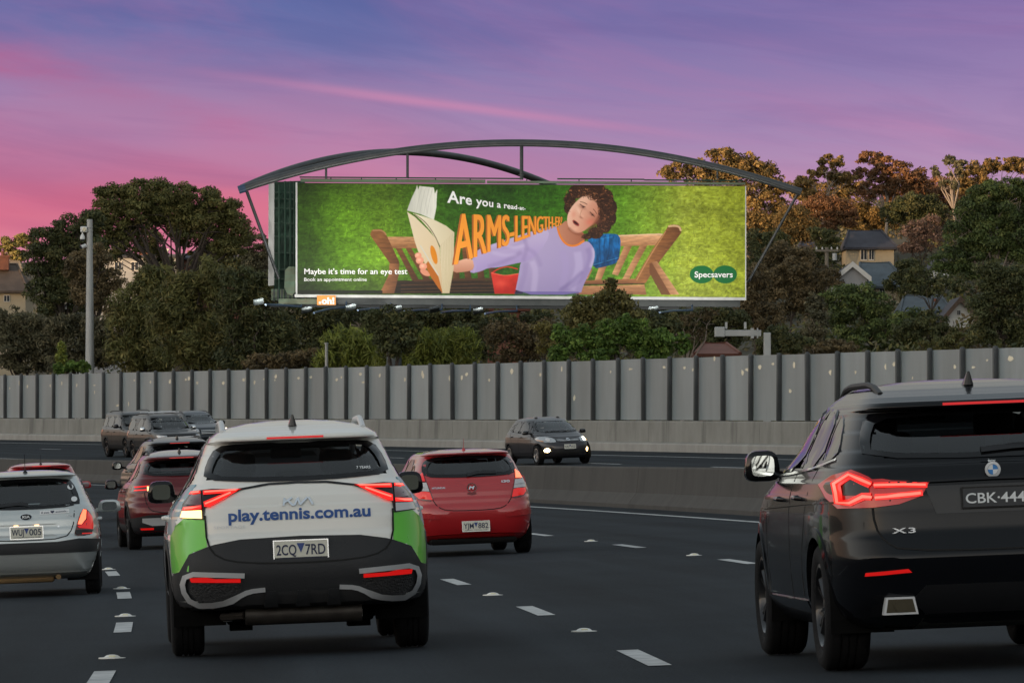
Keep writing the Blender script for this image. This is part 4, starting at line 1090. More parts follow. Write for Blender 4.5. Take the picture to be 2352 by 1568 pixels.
house('white gabled house with dark bargeboards on the right', 2168, 2244, 686, 730, 776, 328, whiteb, slate, 'gable', barge=bargeb, wins=((2198, 2206, 712, 724),))
house('red tiled roof low behind the noise wall', 1596, 1700, 786, 812, 840, 268, brick_m, red_t, wins=((1606, 1616, 818, 830), (1680, 1690, 818, 830)))

# power pole
pb = at(1899, 640, 372); pg = ground_z(pb.x, 372)
up = empty('power_pole', (pb.x, 372, pg), 'timber power pole with a crossarm before the hip roofed house', 'pole')
timber = mat('weathered_timber', (0.20, 0.17, 0.13), 0.8, var=(2.0, (0.13, 0.11, 0.09), 0.8, (1, 1, 0.2)))
zt = at(1899, 568, 372).z - pg
MB().tube([(0, 0, -0.3), (0, 0, zt)], [0.17, 0.12], 10).build('shaft', timber, up, True)
MB().box((0, -0.16, zt - 0.22), (1.5, 0.12, 0.13)).build('crossarm', timber, up)
for x in (-0.68, -0.3, 0.3, 0.68):
    MB().lathe([(0.05, 0), (0.055, 0.1), (0.03, 0.16), (0.0, 0.18)], 8, c=(x, -0.16, zt - 0.15)).build('insulator', mat('insulator', (0.5, 0.48, 0.45), 0.3), up, True)
MB().lathe([(0.0, 0.0), (0.16, 0.0), (0.16, 0.45), (0.0, 0.47)], 10, c=(0.5, -0.2, zt - 0.85)).build('transformer', galv, up, True)

# ================================================================== trees
LEAF = vcol_mat('leaf', 0.6, 0.25, 0.22)
bark_pale = mat('pale_gum_bark', (0.36, 0.30, 0.25), 0.8, var=(1.5, (0.20, 0.15, 0.12), 0.9, (1, 1, 0.4)))
bark_dark = mat('dark_bark', (0.075, 0.058, 0.045), 0.9, var=(2.0, (0.04, 0.03, 0.025), 0.8, (1, 1, 0.3)))
PAL = {'olive': ((0.146, 0.143, 0.048), (0.094, 0.100, 0.035), (0.197, 0.169, 0.058)), 'dark': ((0.088, 0.096, 0.038), (0.057, 0.068, 0.030), (0.128, 0.121, 0.045)),
       'gold': ((0.232, 0.152, 0.053), (0.132, 0.099, 0.040), (0.295, 0.183, 0.065)), 'rust': ((0.232, 0.112, 0.053), (0.139, 0.078, 0.040), (0.264, 0.136, 0.062)),
       'green': ((0.104, 0.140, 0.042), (0.066, 0.091, 0.034), (0.152, 0.176, 0.054)), 'bright': ((0.110, 0.184, 0.034), (0.074, 0.131, 0.030), (0.162, 0.232, 0.048)),
       'brown': ((0.146, 0.110, 0.055), (0.094, 0.075, 0.040), (0.187, 0.136, 0.067)), 'lime': ((0.198, 0.226, 0.044), (0.121, 0.150, 0.036), (0.263, 0.282, 0.060)),
       'grey': ((0.123, 0.114, 0.064), (0.082, 0.078, 0.045), (0.164, 0.143, 0.081)), 'pinkb': ((0.232, 0.143, 0.102), (0.163, 0.102, 0.078), (0.279, 0.171, 0.124)),
       'conif': ((0.150, 0.135, 0.046), (0.090, 0.090, 0.032), (0.200, 0.175, 0.062)), 'yel': ((0.217, 0.183, 0.056), (0.139, 0.127, 0.040), (0.295, 0.232, 0.078))}
_seed = [100]
FULL = 1.22; LEAFK = 11.5
def tree(label, Y, lobes, pal, base=None, kind='tree', leaf=(0.19, 0.085), dens=1.0, clump=0.34, droop=0.0, bark=None, limbs=True, name='gum_tree', group=None, spread=0.8, trunk_r=None, gaps=0.0, cat='tree', depth=0.85):
    _seed[0] += 1; rs = np.random.RandomState(_seed[0]); k = Y / F
    bx = base if base is not None else sum(l[0] for l in lobes) / len(lobes)
    X0 = (bx - 1176) * k; g = ground_z(X0, Y)
    root = empty(name, (X0, Y, g), label, cat, group)
    V = []; C = []
    tops = []
    for (lx, ly, rx, ry) in lobes:
        rx *= FULL; ry *= FULL
        c = np.array(at(lx, ly, Y + rs.uniform(-0.25, 0.25) * rx * k)[:]) - np.array((X0, Y, g)); R = np.array((rx * k, rx * k * depth, ry * k)); tops.append((c, R))
        area = math.pi * R[0] * R[2]
        nc = max(7, int(30 * (1 - gaps)))
        d = rs.normal(size=(nc, 3)); d /= np.linalg.norm(d, axis=1)[:, None]
        rad = rs.uniform(0.35, 1.0, nc) ** 0.55
        cc = c + d * R * (rad * (1 - 0.25))[:, None]
        cr = np.minimum(R[0], R[2]) * clump * rs.uniform(0.6, 1.3, nc)
        nl = int(dens * LEAFK * area / (leaf[0] * leaf[1]))
        w = cr ** 2; pick = rs.choice(nc, nl, p=w / w.sum())
        u = rs.normal(size=(nl, 3)); u /= np.linalg.norm(u, axis=1)[:, None]
        # clumps are fuller on their upper side, like foliage held out on twigs
        u[:, 2] = np.where((u[:, 2] < -0.3) & (rs.rand(nl) < 0.6), -u[:, 2], u[:, 2])
        rr = cr[pick] * rs.uniform(0.55, 1.12, nl)
        p = cc[pick] + u * rr[:, None] * np.array((1.15, 1.15, 0.8))
        if droop: p[:, 2] -= droop * rs.rand(nl) ** 2 * cr[pick] * 2
        nrm = u + rs.normal(size=(nl, 3)) * 0.55; nrm /= np.linalg.norm(nrm, axis=1)[:, None]
        t = np.cross(nrm, rs.normal(size=(nl, 3))) ; t[:, 2] -= droop * 1.2; t -= nrm * (t * nrm).sum(1)[:, None]; t /= np.linalg.norm(t, axis=1)[:, None] + 1e-9
        b = np.cross(nrm, t); sz = rs.uniform(0.6, 1.35, nl)[:, None]
        L_ = t * leaf[0] * 0.5 * sz; W_ = b * leaf[1] * 0.5 * sz
        V.append(np.stack([p - L_, p + W_, p + L_, p - W_], 1).reshape(-1, 3))
        pc = np.array(PAL[pal]); ctone = rs.uniform(0.72, 1.28, nc); ci = rs.choice(3, nc, p=[.5, .28, .22])
        col = pc[np.where(rs.rand(nl) < 0.6, ci[pick], rs.choice(3, nl, p=[.5, .3, .2]))] * ctone[pick][:, None] * rs.uniform(0.75, 1.25, nl)[:, None]
        C.append(np.repeat(col, 4, axis=0))
    V = np.concatenate(V); C = np.concatenate(C); n = len(V) // 4
    me = bpy.data.meshes.new('crown'); me.vertices.add(len(V)); me.vertices.foreach_set('co', V.astype(np.float32).ravel())
    me.loops.add(4 * n); me.loops.foreach_set('vertex_index', np.arange(4 * n, dtype=np.int32))
    me.polygons.add(n); me.polygons.foreach_set('loop_start', np.arange(0, 4 * n, 4, dtype=np.int32)); me.polygons.foreach_set('loop_total', np.full(n, 4, dtype=np.int32))
    me.update()
    ca = me.color_attributes.new('Col', 'FLOAT_COLOR', 'POINT'); ca.data.foreach_set('color', np.c_[C, np.ones(len(C))].astype(np.float32).ravel())
    link('crown', me, LEAF, root)
    # trunk and limbs
    bk = bark or bark_dark
    top = max(t[0][2] for t in tops); r0 = trunk_r or max(0.05, 0.017 * top)
    cen = np.mean([t[0] for t in tops], axis=0); fork = Vector((cen[0] * 0.35, cen[1] * 0.3, max(0.25 * top, min(t[0][2] - t[1][2] for t in tops) * 0.75)))
    if fork.z < 0.4: fork.z = 0.4
    bend = Vector((rs.uniform(-.12, .12) * top * .3, 0, 0))
    MB().tube([(0, 0, -0.3), Vector((0, 0, -0.3)).lerp(fork, 0.5) + bend, fork], [r0 * 1.25, r0, r0 * 0.85], 9).build('trunk', bk, root, True)
    if limbs:
        mb = MB()
        for c, R in tops:
            for q in range(2 if spread > 0.5 else 1):
                e = Vector(c) + Vector((rs.uniform(-.6, .6) * R[0], rs.uniform(-.5, .2) * R[1], rs.uniform(-.2, .65) * R[2]))
                m1 = fork.lerp(e, 0.4) + Vector((rs.uniform(-.15, .15), rs.uniform(-.1, .1), 0.12)) * (e - fork).length
                m2 = fork.lerp(e, 0.75) + Vector((rs.uniform(-.1, .1), 0, 0.05)) * (e - fork).length
                mb.tube([fork, m1, m2, e], [r0 * .5, r0 * .34, r0 * .2, r0 * .06], 6)
                for _ in range(3):
                    e2 = m2 + Vector((rs.uniform(-.7, .7) * R[0], rs.uniform(-.6, .2) * R[1], rs.uniform(0, .8) * R[2])) * 0.9
                    mb.tube([m2, m2.lerp(e2, .5) + Vector((0, 0, .06 * R[2])), e2], [r0 * .2, r0 * .12, r0 * .04], 5)
        lb = mb.build('limbs', bk, root, True); lb['kind'] = 'stuff'
    return root

# ---- left side
tree('big round domed gum tree above the left of the wall', 335, ((262, 462, 52, 36), (322, 450, 60, 36), (390, 450, 66, 36), (452, 462, 62, 36), (505, 490, 52, 36), (540, 530, 40, 42), (250, 500, 50, 36), (320, 492, 56, 30), (400, 492, 60, 34), (470, 512, 60, 36), (520, 570, 46, 30), (300, 530, 40, 26), (232, 540, 38, 30)), 'olive', base=430, bark=bark_dark, clump=0.36, dens=1.0)
tree('dark screen tree hiding the left billboard column', 249, ((880, 735, 44, 30), (925, 745, 44, 34), (905, 785, 56, 36)), 'dark', base=905)
tree('dark screen tree hiding the right billboard column', 249, ((1480, 745, 40, 34), (1525, 760, 40, 34), (1500, 790, 50, 30)), 'dark', base=1500)
tree('dark dense tree left of the camera pole', 322, ((100, 560, 44, 36), (150, 532, 50, 36), (205, 510, 38, 30), (90, 610, 40, 44), (150, 590, 56, 42), (200, 575, 40, 40), (110, 670, 52, 40), (170, 650, 52, 44), (215, 640, 36, 40), (140, 705, 60, 30)), 'dark', base=150)
tree('small yellow green tree at the far left skyline', 430, ((20, 565, 30, 18), (58, 552, 28, 18), (40, 590, 36, 16)), 'yel', base=45, bark=bark_pale, leaf=(.34,.15))
tree('brown tinged tree in front of the dark left one', 312, ((180, 610, 36, 34), (220, 590, 34, 30), (250, 650, 36, 36), (205, 680, 44, 40)), 'brown', base=210, gaps=.2)
tree('bushy grey green wattle at the far left behind the wall', 305, ((20, 740, 46, 40), (70, 765, 52, 46), (25, 800, 56, 44), (110, 800, 50, 46), (60, 830, 60, 30)), 'grey', base=50, name='wattle_tree', leaf=(.26, .08))
tree('low wattle between the far left and the camera pole', 303, ((140, 760, 40, 36), (180, 745, 38, 30), (175, 800, 46, 46), (225, 770, 40, 40), (235, 815, 46, 36), (150, 835, 50, 26)), 'grey', base=185, name='wattle_tree', leaf=(.26, .08))
tree('narrow conifer sapling left of the camera pole', 292, ((142, 800, 10, 20), (142, 822, 13, 18), (142, 840, 14, 14)), 'lime', base=142, name='conifer', limbs=False, leaf=(.2, .08))
tree('bright green low shrub at the foot of the camera pole', 290, ((135, 846, 16, 12), (165, 840, 18, 14), (190, 842, 18, 14)), 'bright', base=165, name='shrub', limbs=False, cat='shrub')
tree('feathery olive wattle right of the camera pole', 300, ((310, 690, 48, 50), (290, 750, 50, 50), (350, 640, 46, 36), (340, 740, 56, 56), (300, 815, 60, 40), (370, 810, 60, 46)), 'olive', base=330, name='wattle_tree', leaf=(.32, .07), droop=.4)
tree('tall feathery wattle left of the billboard', 288, ((420, 660, 56, 46), (480, 635, 56, 40), (400, 720, 60, 56), (470, 710, 62, 60), (430, 790, 66, 56), (500, 790, 60, 56)), 'olive', base=450, name='wattle_tree', leaf=(.32, .07), droop=.4)
tree('dark feathery wattle just under the billboard end', 284, ((545, 650, 48, 40), (590, 660, 44, 40), (550, 720, 56, 50), (610, 720, 50, 50), (560, 800, 60, 50), (625, 800, 54, 50), (650, 750, 40, 40)), 'dark', base=585, name='wattle_tree', leaf=(.32, .07), droop=.4)
tree('thin background tree left of the billboard', 380, ((575, 560, 24, 26), (605, 570, 26, 30), (600, 610, 34, 26), (570, 600, 20, 20)), 'grey', base=595, gaps=.3)
tree('background gum behind the white roofs at left', 400, ((250, 580, 40, 22), (480, 600, 50, 24), (540, 610, 40, 24), (380, 610, 40, 18)), 'dark', base=400)
tree('bare branched small tree below the big round one', 318, ((270, 720, 30, 24), (330, 640, 40, 22), (250, 700, 28, 26)), 'brown', base=300, gaps=.5, dens=.4, bark=bark_pale)
# ---- under and behind the billboard
tree('dark gum tree under the left of the billboard', 300, ((690, 725, 54, 40), (740, 740, 56, 46), (690, 790, 60, 50), (790, 745, 50, 40), (760, 800, 60, 46), (640, 800, 40, 40)), 'dark', base=720, bark=bark_pale)
tree('pale trunked gum showing between the hanging lamps', 292, ((830, 725, 44, 24), (880, 725, 46, 24), (850, 770, 50, 36)), 'dark', base=852, bark=bark_pale, trunk_r=.22, gaps=.3)
tree('weeping yellow green wattle left under the billboard', 272, ((790, 780, 50, 34), (830, 800, 56, 40), (770, 820, 50, 30), (860, 830, 50, 26)), 'lime', base=815, name='wattle_tree', leaf=(.46, .06), droop=1.0)
tree('weeping olive wattle under the middle of the billboard', 262, ((930, 790, 56, 36), (990, 785, 60, 40), (1050, 790, 50, 40), (960, 825, 60, 26), (1030, 825, 56, 24), (900, 815, 44, 30)), 'lime', base=985, name='wattle_tree', leaf=(.46, .06), droop=1.0)
tree('dark leafy tree under the middle of the billboard', 290, ((960, 735, 50, 36), (1020, 730, 50, 36), (1080, 745, 50, 44), (1110, 790, 44, 40)), 'dark', base=1040)
tree('bare brownish bush under the billboard', 275, ((1160, 770, 50, 36), (1215, 780, 50, 40), (1190, 815, 60, 28), (1255, 770, 36, 36)), 'brown', base=1200, name='bush', dens=.6, cat='bush')
tree('yellow flecked bush left of the tall conifer', 262, ((1250, 760, 26, 22), (1262, 800, 30, 26)), 'yel', base=1258, name='bush', dens=.6, cat='bush')
tree('tall olive conifer rising in front of the billboard', 238, ((1402, 655, 14, 18), (1395, 680, 26, 20), (1425, 690, 26, 24), (1330, 705, 28, 26), (1370, 715, 36, 30), (1440, 722, 40, 30), (1320, 745, 32, 34), (1400, 755, 50, 36), (1450, 760, 34, 30), (1350, 780, 44, 30)), 'conif', base=1395, name='conifer', leaf=(.16, .08), clump=.4)
tree('bright green bush at the foot of the conifer', 230, ((1295, 775, 24, 34), (1340, 785, 34, 36), (1392, 775, 34, 44), (1432, 765, 34, 44), (1472, 775, 34, 44), (1515, 790, 34, 36), (1568, 788, 17, 30), (1375, 815, 54, 26), (1500, 818, 54, 24), (1285, 815, 26, 24)), 'bright', base=1420, name='bush', leaf=(.16, .08), cat='bush')
# ---- right side, skyline
tree('tall golden gum rising behind the right end of the billboard', 405, ((1550, 395, 40, 22), (1600, 385, 34, 18), (1660, 362, 40, 22), (1700, 372, 40, 26), (1750, 400, 40, 30), (1780, 430, 34, 30), (1690, 405, 50, 30), (1620, 410, 50, 24), (1740, 450, 44, 34), (1790, 490, 30, 40), (1740, 520, 40, 40)), 'gold', base=1720, bark=bark_pale, leaf=(.24, .11))
tree('open crowned gum right of the arch end', 412, ((1850, 420, 30, 18), (1890, 400, 34, 18), (1910, 370, 34, 16), (1935, 410, 30, 20), (1860, 450, 26, 18)), 'gold', base=1890, bark=bark_pale, gaps=.35, leaf=(.24, .11))
tree('rusty crowned gum on the right skyline', 415, ((2000, 365, 36, 16), (2040, 380, 40, 22), (2080, 400, 40, 26), (2020, 405, 36, 18), (2060, 430, 50, 26), (2110, 430, 30, 26), (1975, 400, 20, 14), (2000, 440, 34, 20)), 'rust', base=2040, bark=bark_pale, leaf=(.24, .11), gaps=.1)
tree('orange leaved tree below the skyline gums', 400, ((1880, 470, 34, 24), (1920, 480, 40, 28), (1890, 510, 36, 26), (1950, 500, 24, 26)), 'rust', base=1905)
tree('dark green skyline tree between the rusty and sparse gums', 402, ((2090, 470, 40, 30), (2140, 480, 34, 34), (2110, 510, 44, 26), (2050, 490, 30, 26)), 'dark', base=2100)
tree('sparse thin gum standing clear on the right skyline', 400, ((2180, 368, 16, 12), (2205, 378, 18, 14), (2150, 395, 12, 14), (2195, 400, 22, 12), (2180, 425, 24, 14)), 'grey', base=2195, bark=bark_pale, gaps=.4, leaf=(.28, .13), dens=.8)
tree('golden lit tree at the right edge of the skyline', 410, ((2260, 385, 46, 18), (2310, 378, 46, 16), (2350, 382, 40, 18), (2240, 405, 40, 18), (2220, 430, 36, 24)), 'gold', base=2290, leaf=(.24, .11))
tree('big dark green tree at the right edge', 338, ((2260, 445, 50, 32), (2320, 440, 52, 30), (2370, 450, 40, 32), (2230, 490, 44, 40), (2290, 490, 60, 44), (2350, 500, 50, 44), (2210, 545, 50, 40), (2280, 550, 60, 44), (2345, 560, 50, 50), (2180, 600, 44, 34), (2240, 610, 50, 36)), 'green', base=2290, bark=bark_pale)
# ---- right side, mid hillside
tree('dark shrubby tree below the billboard right corner', 378, ((1740, 560, 34, 30), (1780, 560, 30, 36), (1760, 610, 44, 36), (1730, 640, 30, 30)), 'dark', base=1755)
tree('dark conifer left of the hip roofed house', 385, ((1880, 545, 22, 24), (1905, 560, 26, 30), (1890, 590, 34, 26)), 'dark', base=1890, name='conifer', limbs=False)
tree('pinkish bare bush right of the hip roofed house', 385, ((2100, 530, 30, 24), (2140, 525, 34, 26), (2120, 560, 44, 22), (2085, 570, 26, 18)), 'pinkb', base=2120, name='bush', dens=.5, cat='bush')
tree('brownish tree right of the billboard foot', 345, ((1770, 650, 44, 30), (1820, 625, 46, 30), (1870, 640, 46, 32), (1800, 690, 56, 36), (1870, 690, 50, 34), (1740, 700, 40, 40)), 'brown', base=1820)
tree('reddish brown tree above the gantry arm', 330, ((1740, 640, 36, 34), (1700, 720, 44, 34), (1760, 730, 46, 34), (1730, 690, 30, 30)), 'brown', base=1735)
tree('green tree below the blue grey roof', 318, ((1930, 690, 44, 34), (1975, 680, 40, 30), (2010, 700, 44, 34), (1960, 740, 60, 40), (2030, 750, 56, 40), (2090, 740, 40, 34), (1990, 785, 70, 30), (2080, 785, 50, 30)), 'green', base=2000)
tree('greyish slim gum left of the green tree', 300, ((1870, 700, 22, 30), (1880, 740, 26, 36), (1865, 780, 30, 30)), 'grey', base=1868, bark=bark_pale, gaps=.2)
tree('dark tree at the right edge above the wall', 300, ((2290, 640, 46, 44), (2340, 650, 44, 50), (2270, 710, 44, 40), (2330, 720, 50, 50), (2290, 765, 60, 34), (2350, 780, 40, 30), (2250, 770, 30, 26)), 'dark', base=2310)
tree('twiggy bush in front of the white gabled house', 308, ((2180, 770, 40, 22), (2150, 790, 40, 20), (2220, 785, 36, 22)), 'brown', base=2185, name='bush', dens=.45, gaps=.3, cat='bush')
tree('branchy dark tree before the low slate roof', 325, ((2110, 630, 40, 26), (2150, 660, 40, 26), (2200, 650, 30, 26), (2090, 670, 30, 18)), 'dark', base=2140, gaps=.5, dens=.5, bark=bark_dark)
tree('pale limbed dead gum behind the bright bush', 262, ((1580, 735, 30, 18), (1620, 720, 30, 16), (1600, 770, 26, 18)), 'brown', base=1565, gaps=.5, dens=.4, bark=bark_pale)
tree('dark tree mass behind the gantry arm', 300, ((1520, 730, 44, 30), (1570, 740, 50, 36), (1630, 735, 50, 36), (1680, 745, 46, 36), (1600, 790, 60, 26), (1660, 785, 40, 24)), 'dark', base=1600)
tree('dark shrub in front of the gantry column', 262, ((1790, 780, 40, 30), (1830, 790, 40, 26), (1760, 800, 30, 20)), 'dark', base=1800, name='shrub', cat='shrub')
tree('low dark shrub left of the green tree by the wall', 270, ((1880, 800, 40, 20), (1930, 800, 44, 22)), 'brown', base=1905, name='shrub', cat='shrub')

tree('olive tree filling the hillside below the billboard corner', 362, ((1790, 590, 40, 34), (1840, 600, 40, 34), (1810, 640, 44, 34), (1900, 640, 40, 30)), 'brown', base=1820)
tree('dark hillside tree between the right hand roofs', 352, ((2090, 620, 34, 26), (2060, 650, 36, 26), (2110, 660, 34, 24)), 'dark', base=2080)
tree('brown skyline tree behind the hip roofed house', 420, ((1960, 480, 40, 30), (2000, 490, 40, 30), (2040, 500, 36, 26), (1985, 515, 50, 22)), 'gold', base=2000)
tree('rusty skyline tree left of the sparse gum', 418, ((2130, 455, 34, 30), (2170, 460, 36, 30), (2150, 495, 40, 26), (2200, 470, 30, 30)), 'rust', base=2160)
tree('golden skyline gum filling left of the rusty one', 425, ((1850, 440, 40, 26), (1900, 448, 46, 28), (1950, 440, 44, 26), (1930, 420, 34, 20), (1870, 470, 40, 24)), 'gold', base=1900, leaf=(.24, .11))
tree('rusty skyline gum right of the house ridge', 424, ((2060, 450, 44, 28), (2110, 440, 40, 26), (2150, 430, 36, 24), (2230, 440, 36, 26), (2200, 420, 30, 20)), 'rust', base=2120, leaf=(.24, .11))
tree('golden mid slope tree right of the billboard', 396, ((1820, 500, 34, 34), (1850, 530, 34, 30), (1800, 540, 34, 34)), 'gold', base=1825)
tree('dark green bush under the low slate roof', 300, ((2130, 740, 44, 26), (2080, 760, 40, 26), (2160, 770, 44, 24)), 'dark', base=2120, name='bush', cat='bush')
tree('olive bush by the wall left of the right edge', 285, ((2210, 780, 44, 22), (2150, 795, 44, 18)), 'olive', base=2180, name='bush', cat='bush')
tree('dark understorey tree behind the weeping wattles', 285, ((900, 760, 50, 36), (1150, 745, 44, 34), (1240, 740, 40, 30), (1060, 770, 44, 30)), 'dark', base=1020)
tree('dark understorey bush left of the slim post', 280, ((660, 830, 50, 26), (720, 825, 50, 26), (600, 835, 50, 24)), 'brown', base=660, name='bush', cat='bush')
tree('shaded crown filling below the big round tree', 342, ((300, 545, 54, 36), (370, 535, 56, 36), (440, 540, 56, 36), (500, 560, 50, 34), (340, 585, 50, 24), (480, 590, 50, 24)), 'olive', base=400, gaps=.25, dens=.75)

# the belt goes on beyond both picture edges
for k, (x, Y, pal, hgt_, w_) in enumerate(((-70, 330, 'dark', 190, 70), (-160, 345, 'olive', 230, 90), (-270, 335, 'brown', 200, 80), (-380, 350, 'dark', 240, 90), (-500, 345, 'olive', 210, 90), (2440, 330, 'green', 260, 80), (2540, 345, 'gold', 320, 90), (2650, 330, 'dark', 260, 90), (2760, 340, 'olive', 300, 90))):
    yb = 850 - (40 if x > 1000 else 0)
    tree(('left' if x < 0 else 'right') + ' hand belt tree behind the wall, ' + ['first', 'second', 'third', 'fourth', 'fifth', 'first', 'second', 'third', 'fourth'][k] + ' one past the picture edge', Y,
         ((x, yb - hgt_, w_ * .5, 44), (x - w_ * .4, yb - hgt_ * .75, w_ * .5, 50), (x + w_ * .4, yb - hgt_ * .72, w_ * .5, 50), (x, yb - hgt_ * .45, w_ * .8, 60), (x, yb - hgt_ * .15, w_ * .8, 44)), pal, base=x, leaf=(.40, .20), dens=.6)
# low scrub over the hillside
def scrub():
    rs = np.random.RandomState(77); V = []; C = []
    for _ in range(1900):
        Y = rs.uniform(240, 520); x = rs.uniform(-520, 2800); X = (x - 1176) / F * Y
        wx = float(np.polyval(_wc, min(max(Y, 120), 380)))
        if X < wx + 4: continue
        g = ground_z(X, Y); r = rs.uniform(.8, 2.2); n = int(60 * r)
        u = rs.normal(size=(n, 3)); u /= np.linalg.norm(u, axis=1)[:, None]; u[:, 2] = np.abs(u[:, 2])
        p = np.array((X, Y, g)) + u * r * rs.uniform(.5, 1.0, n)[:, None] * np.array((1.2, 1.2, .8))
        nr = u + rs.normal(size=(n, 3)) * .5; nr /= np.linalg.norm(nr, axis=1)[:, None]
        t = np.cross(nr, rs.normal(size=(n, 3))); t /= np.linalg.norm(t, axis=1)[:, None]; b = np.cross(nr, t)
        V.append(np.stack([p - t * .22, p + b * .10, p + t * .22, p - b * .10], 1).reshape(-1, 3))
        pc = np.array(PAL[['dark', 'brown', 'olive', 'grey'][rs.randint(4)]])[rs.choice(3, n)] * rs.uniform(.7, 1.2, n)[:, None]; C.append(np.repeat(pc, 4, axis=0))
    V = np.concatenate(V); C = np.concatenate(C); n = len(V) // 4
    me = bpy.data.meshes.new('hillside_scrub'); me.vertices.add(len(V)); me.vertices.foreach_set('co', V.astype(np.float32).ravel())
    me.loops.add(4 * n); me.loops.foreach_set('vertex_index', np.arange(4 * n, dtype=np.int32)); me.polygons.add(n)
    me.polygons.foreach_set('loop_start', np.arange(0, 4 * n, 4, dtype=np.int32)); me.polygons.foreach_set('loop_total', np.full(n, 4, dtype=np.int32)); me.update()
    ca = me.color_attributes.new('Col', 'FLOAT_COLOR', 'POINT'); ca.data.foreach_set('color', np.c_[C, np.ones(len(C))].astype(np.float32).ravel())
    tag(link('hillside_scrub', me, LEAF), 'dark low scrub covering the hillside between the houses', 'scrub', kind='stuff')
scrub()
# ================================================================== vehicles
def inpoly(px, py, poly):
    ins = np.zeros(np.shape(px), bool); n = len(poly)
    for i in range(n):
        a = poly[i]; b = poly[(i + 1) % n]
        if a[1] == b[1]: continue
        c = (a[1] > py) != (b[1] > py)
        ins ^= c & (px < (b[0] - a[0]) * (py - a[1]) / (b[1] - a[1]) + a[0])
    return ins
def mirror(p): return [(-x, y) for x, y in p][::-1]
def grow(poly, d):
    """offset a polygon outwards by d (negative: inwards)"""
    n = len(poly); area = sum(poly[i][0] * poly[(i + 1) % n][1] - poly[(i + 1) % n][0] * poly[i][1] for i in range(n))
    sg = 1 if area > 0 else -1; out = []
    for i in range(n):
        a = Vector(poly[i - 1]); b = Vector(poly[i]); c = Vector(poly[(i + 1) % n])
        e1 = (b - a).normalized(); e2 = (c - b).normalized()
        n1 = Vector((e1.y, -e1.x)) * sg; n2 = Vector((e2.y, -e2.x)) * sg
        m = (n1 + n2); m = m / max(0.35, m.dot(n1)) if m.length > 1e-6 else n1
        out.append((b.x + m.x * d, b.y + m.y * d))
    return out
def ribbon(path, w, closed=False, smooth=1):
    pts = [Vector(p) for p in path]
    for _ in range(smooth):
        q = [] if closed else [pts[0]]
        m = len(pts) if closed else len(pts) - 1
        for i in range(m):
            a, b = pts[i], pts[(i + 1) % len(pts)]; q += [a.lerp(b, .25), a.lerp(b, .75)]
        if not closed: q.append(pts[-1])
        pts = q
    L_, R_ = [], []
    for i, p in enumerate(pts):
        t = (pts[min(i + 1, len(pts) - 1)] - pts[max(i - 1, 0)]).normalized(); n = Vector((-t.y, t.x)) * w / 2
        L_.append(tuple(p + n)); R_.append(tuple(p - n))
    return L_ + R_[::-1]

tyre_m = mat('tyre_rubber', (0.008, 0.008, 0.009), 0.85, spec=.2, bump=(60, 0.3))
rim_silver = mat('rim_silver', (0.45, 0.46, 0.47), 0.3, metal=0.9); rim_black = mat('rim_black', (0.02, 0.02, 0.022), 0.3, metal=0.5, coat=0.5)
blackp = mat('black_plastic', (0.017, 0.018, 0.020), 0.55, spec=.35, bump=(140, 0.15)); gloss_black = mat('gloss_black', (0.006, 0.006, 0.007), 0.10, spec=0.4)
under_m = mat('underbody', (0.006, 0.006, 0.006), 0.9, spec=.1); inner_m = mat('cabin_trim', (0.020, 0.020, 0.022), 0.8)
seat_m = mat('seat_fabric', (0.026, 0.026, 0.029), 0.85, bump=(90, 0.3)); chrome = mat('chrome', (0.75, 0.76, 0.77), 0.12, metal=1.0)
silver_tr = mat('satin_silver_trim', (0.60, 0.61, 0.62), 0.38, metal=0.45); gap_m = mat('panel_gap', (0.006, 0.006, 0.006), 0.9)
red_lens = mat('red_lens', (0.30, 0.006, 0.006), 0.12, coat=0.8); dark_red = mat('dark_red_lens', (0.10, 0.004, 0.005), 0.12, coat=0.8)
red_on = mat('lit_red_led', (0.5, 0.012, 0.008), 0.2, emit=((1.0, 0.012, 0.008), 0.75)); red_soft = mat('lit_red_lens', (0.35, 0.008, 0.008), 0.2, emit=((1.0, 0.012, 0.010), 0.34), coat=0.4)
lamp_red = mat('glowing_lamp_body', (0.22, 0.005, 0.006), 0.15, emit=((1.0, 0.010, 0.008), 0.16), coat=0.3)
red_hot = mat('bright_brake_lens', (0.8, 0.1, 0.06), 0.2, emit=((1.0, 0.16, 0.07), 1.8)); amber_on = mat('lit_amber_lens', (0.9, 0.5, 0.1), 0.2, emit=((1.0, 0.60, 0.22), 2.6))
red_core = mat('lit_led_core', (.8, .1, .07), 0.2, emit=((1.0, 0.13, 0.09), 1.35))
clear_lens = mat('clear_lens', (0.55, 0.54, 0.54), 0.1, coat=0.8); amber_lens = mat('amber_lens', (0.6, 0.22, 0.03), 0.15, coat=0.7)
head_lens = mat('headlamp_lens', (0.42, 0.43, 0.44), 0.1, metal=0.5, coat=1.0); head_on = mat('lit_headlamp', (1, .9, .7), 0.2, emit=((1.0, 0.85, 0.55), 9.0)); fog_on = mat('lit_fog_lamp', (1, .8, .5), 0.2, emit=((1.0, 0.72, 0.32), 14.0))
plate_w = mat('plate_white', (0.62, 0.61, 0.52), 0.45); plate_txt = mat('plate_navy_ink', (0.012, 0.018, 0.06), 0.5); plate_k = mat('plate_black', (0.02, 0.022, 0.026), 0.4); plate_wt = mat('plate_white_ink', (0.72, 0.74, 0.74), 0.5)
mirror_g = mat('mirror_glass', (0.80, 0.84, 0.82), 0.03, metal=1.0)
GL = glass('car_glass', (0.84, 0.88, 0.87)); GLD = glass('privacy_glass', (0.16, 0.175, 0.185)); GLM = glass('tinted_glass', (0.52, 0.56, 0.57))
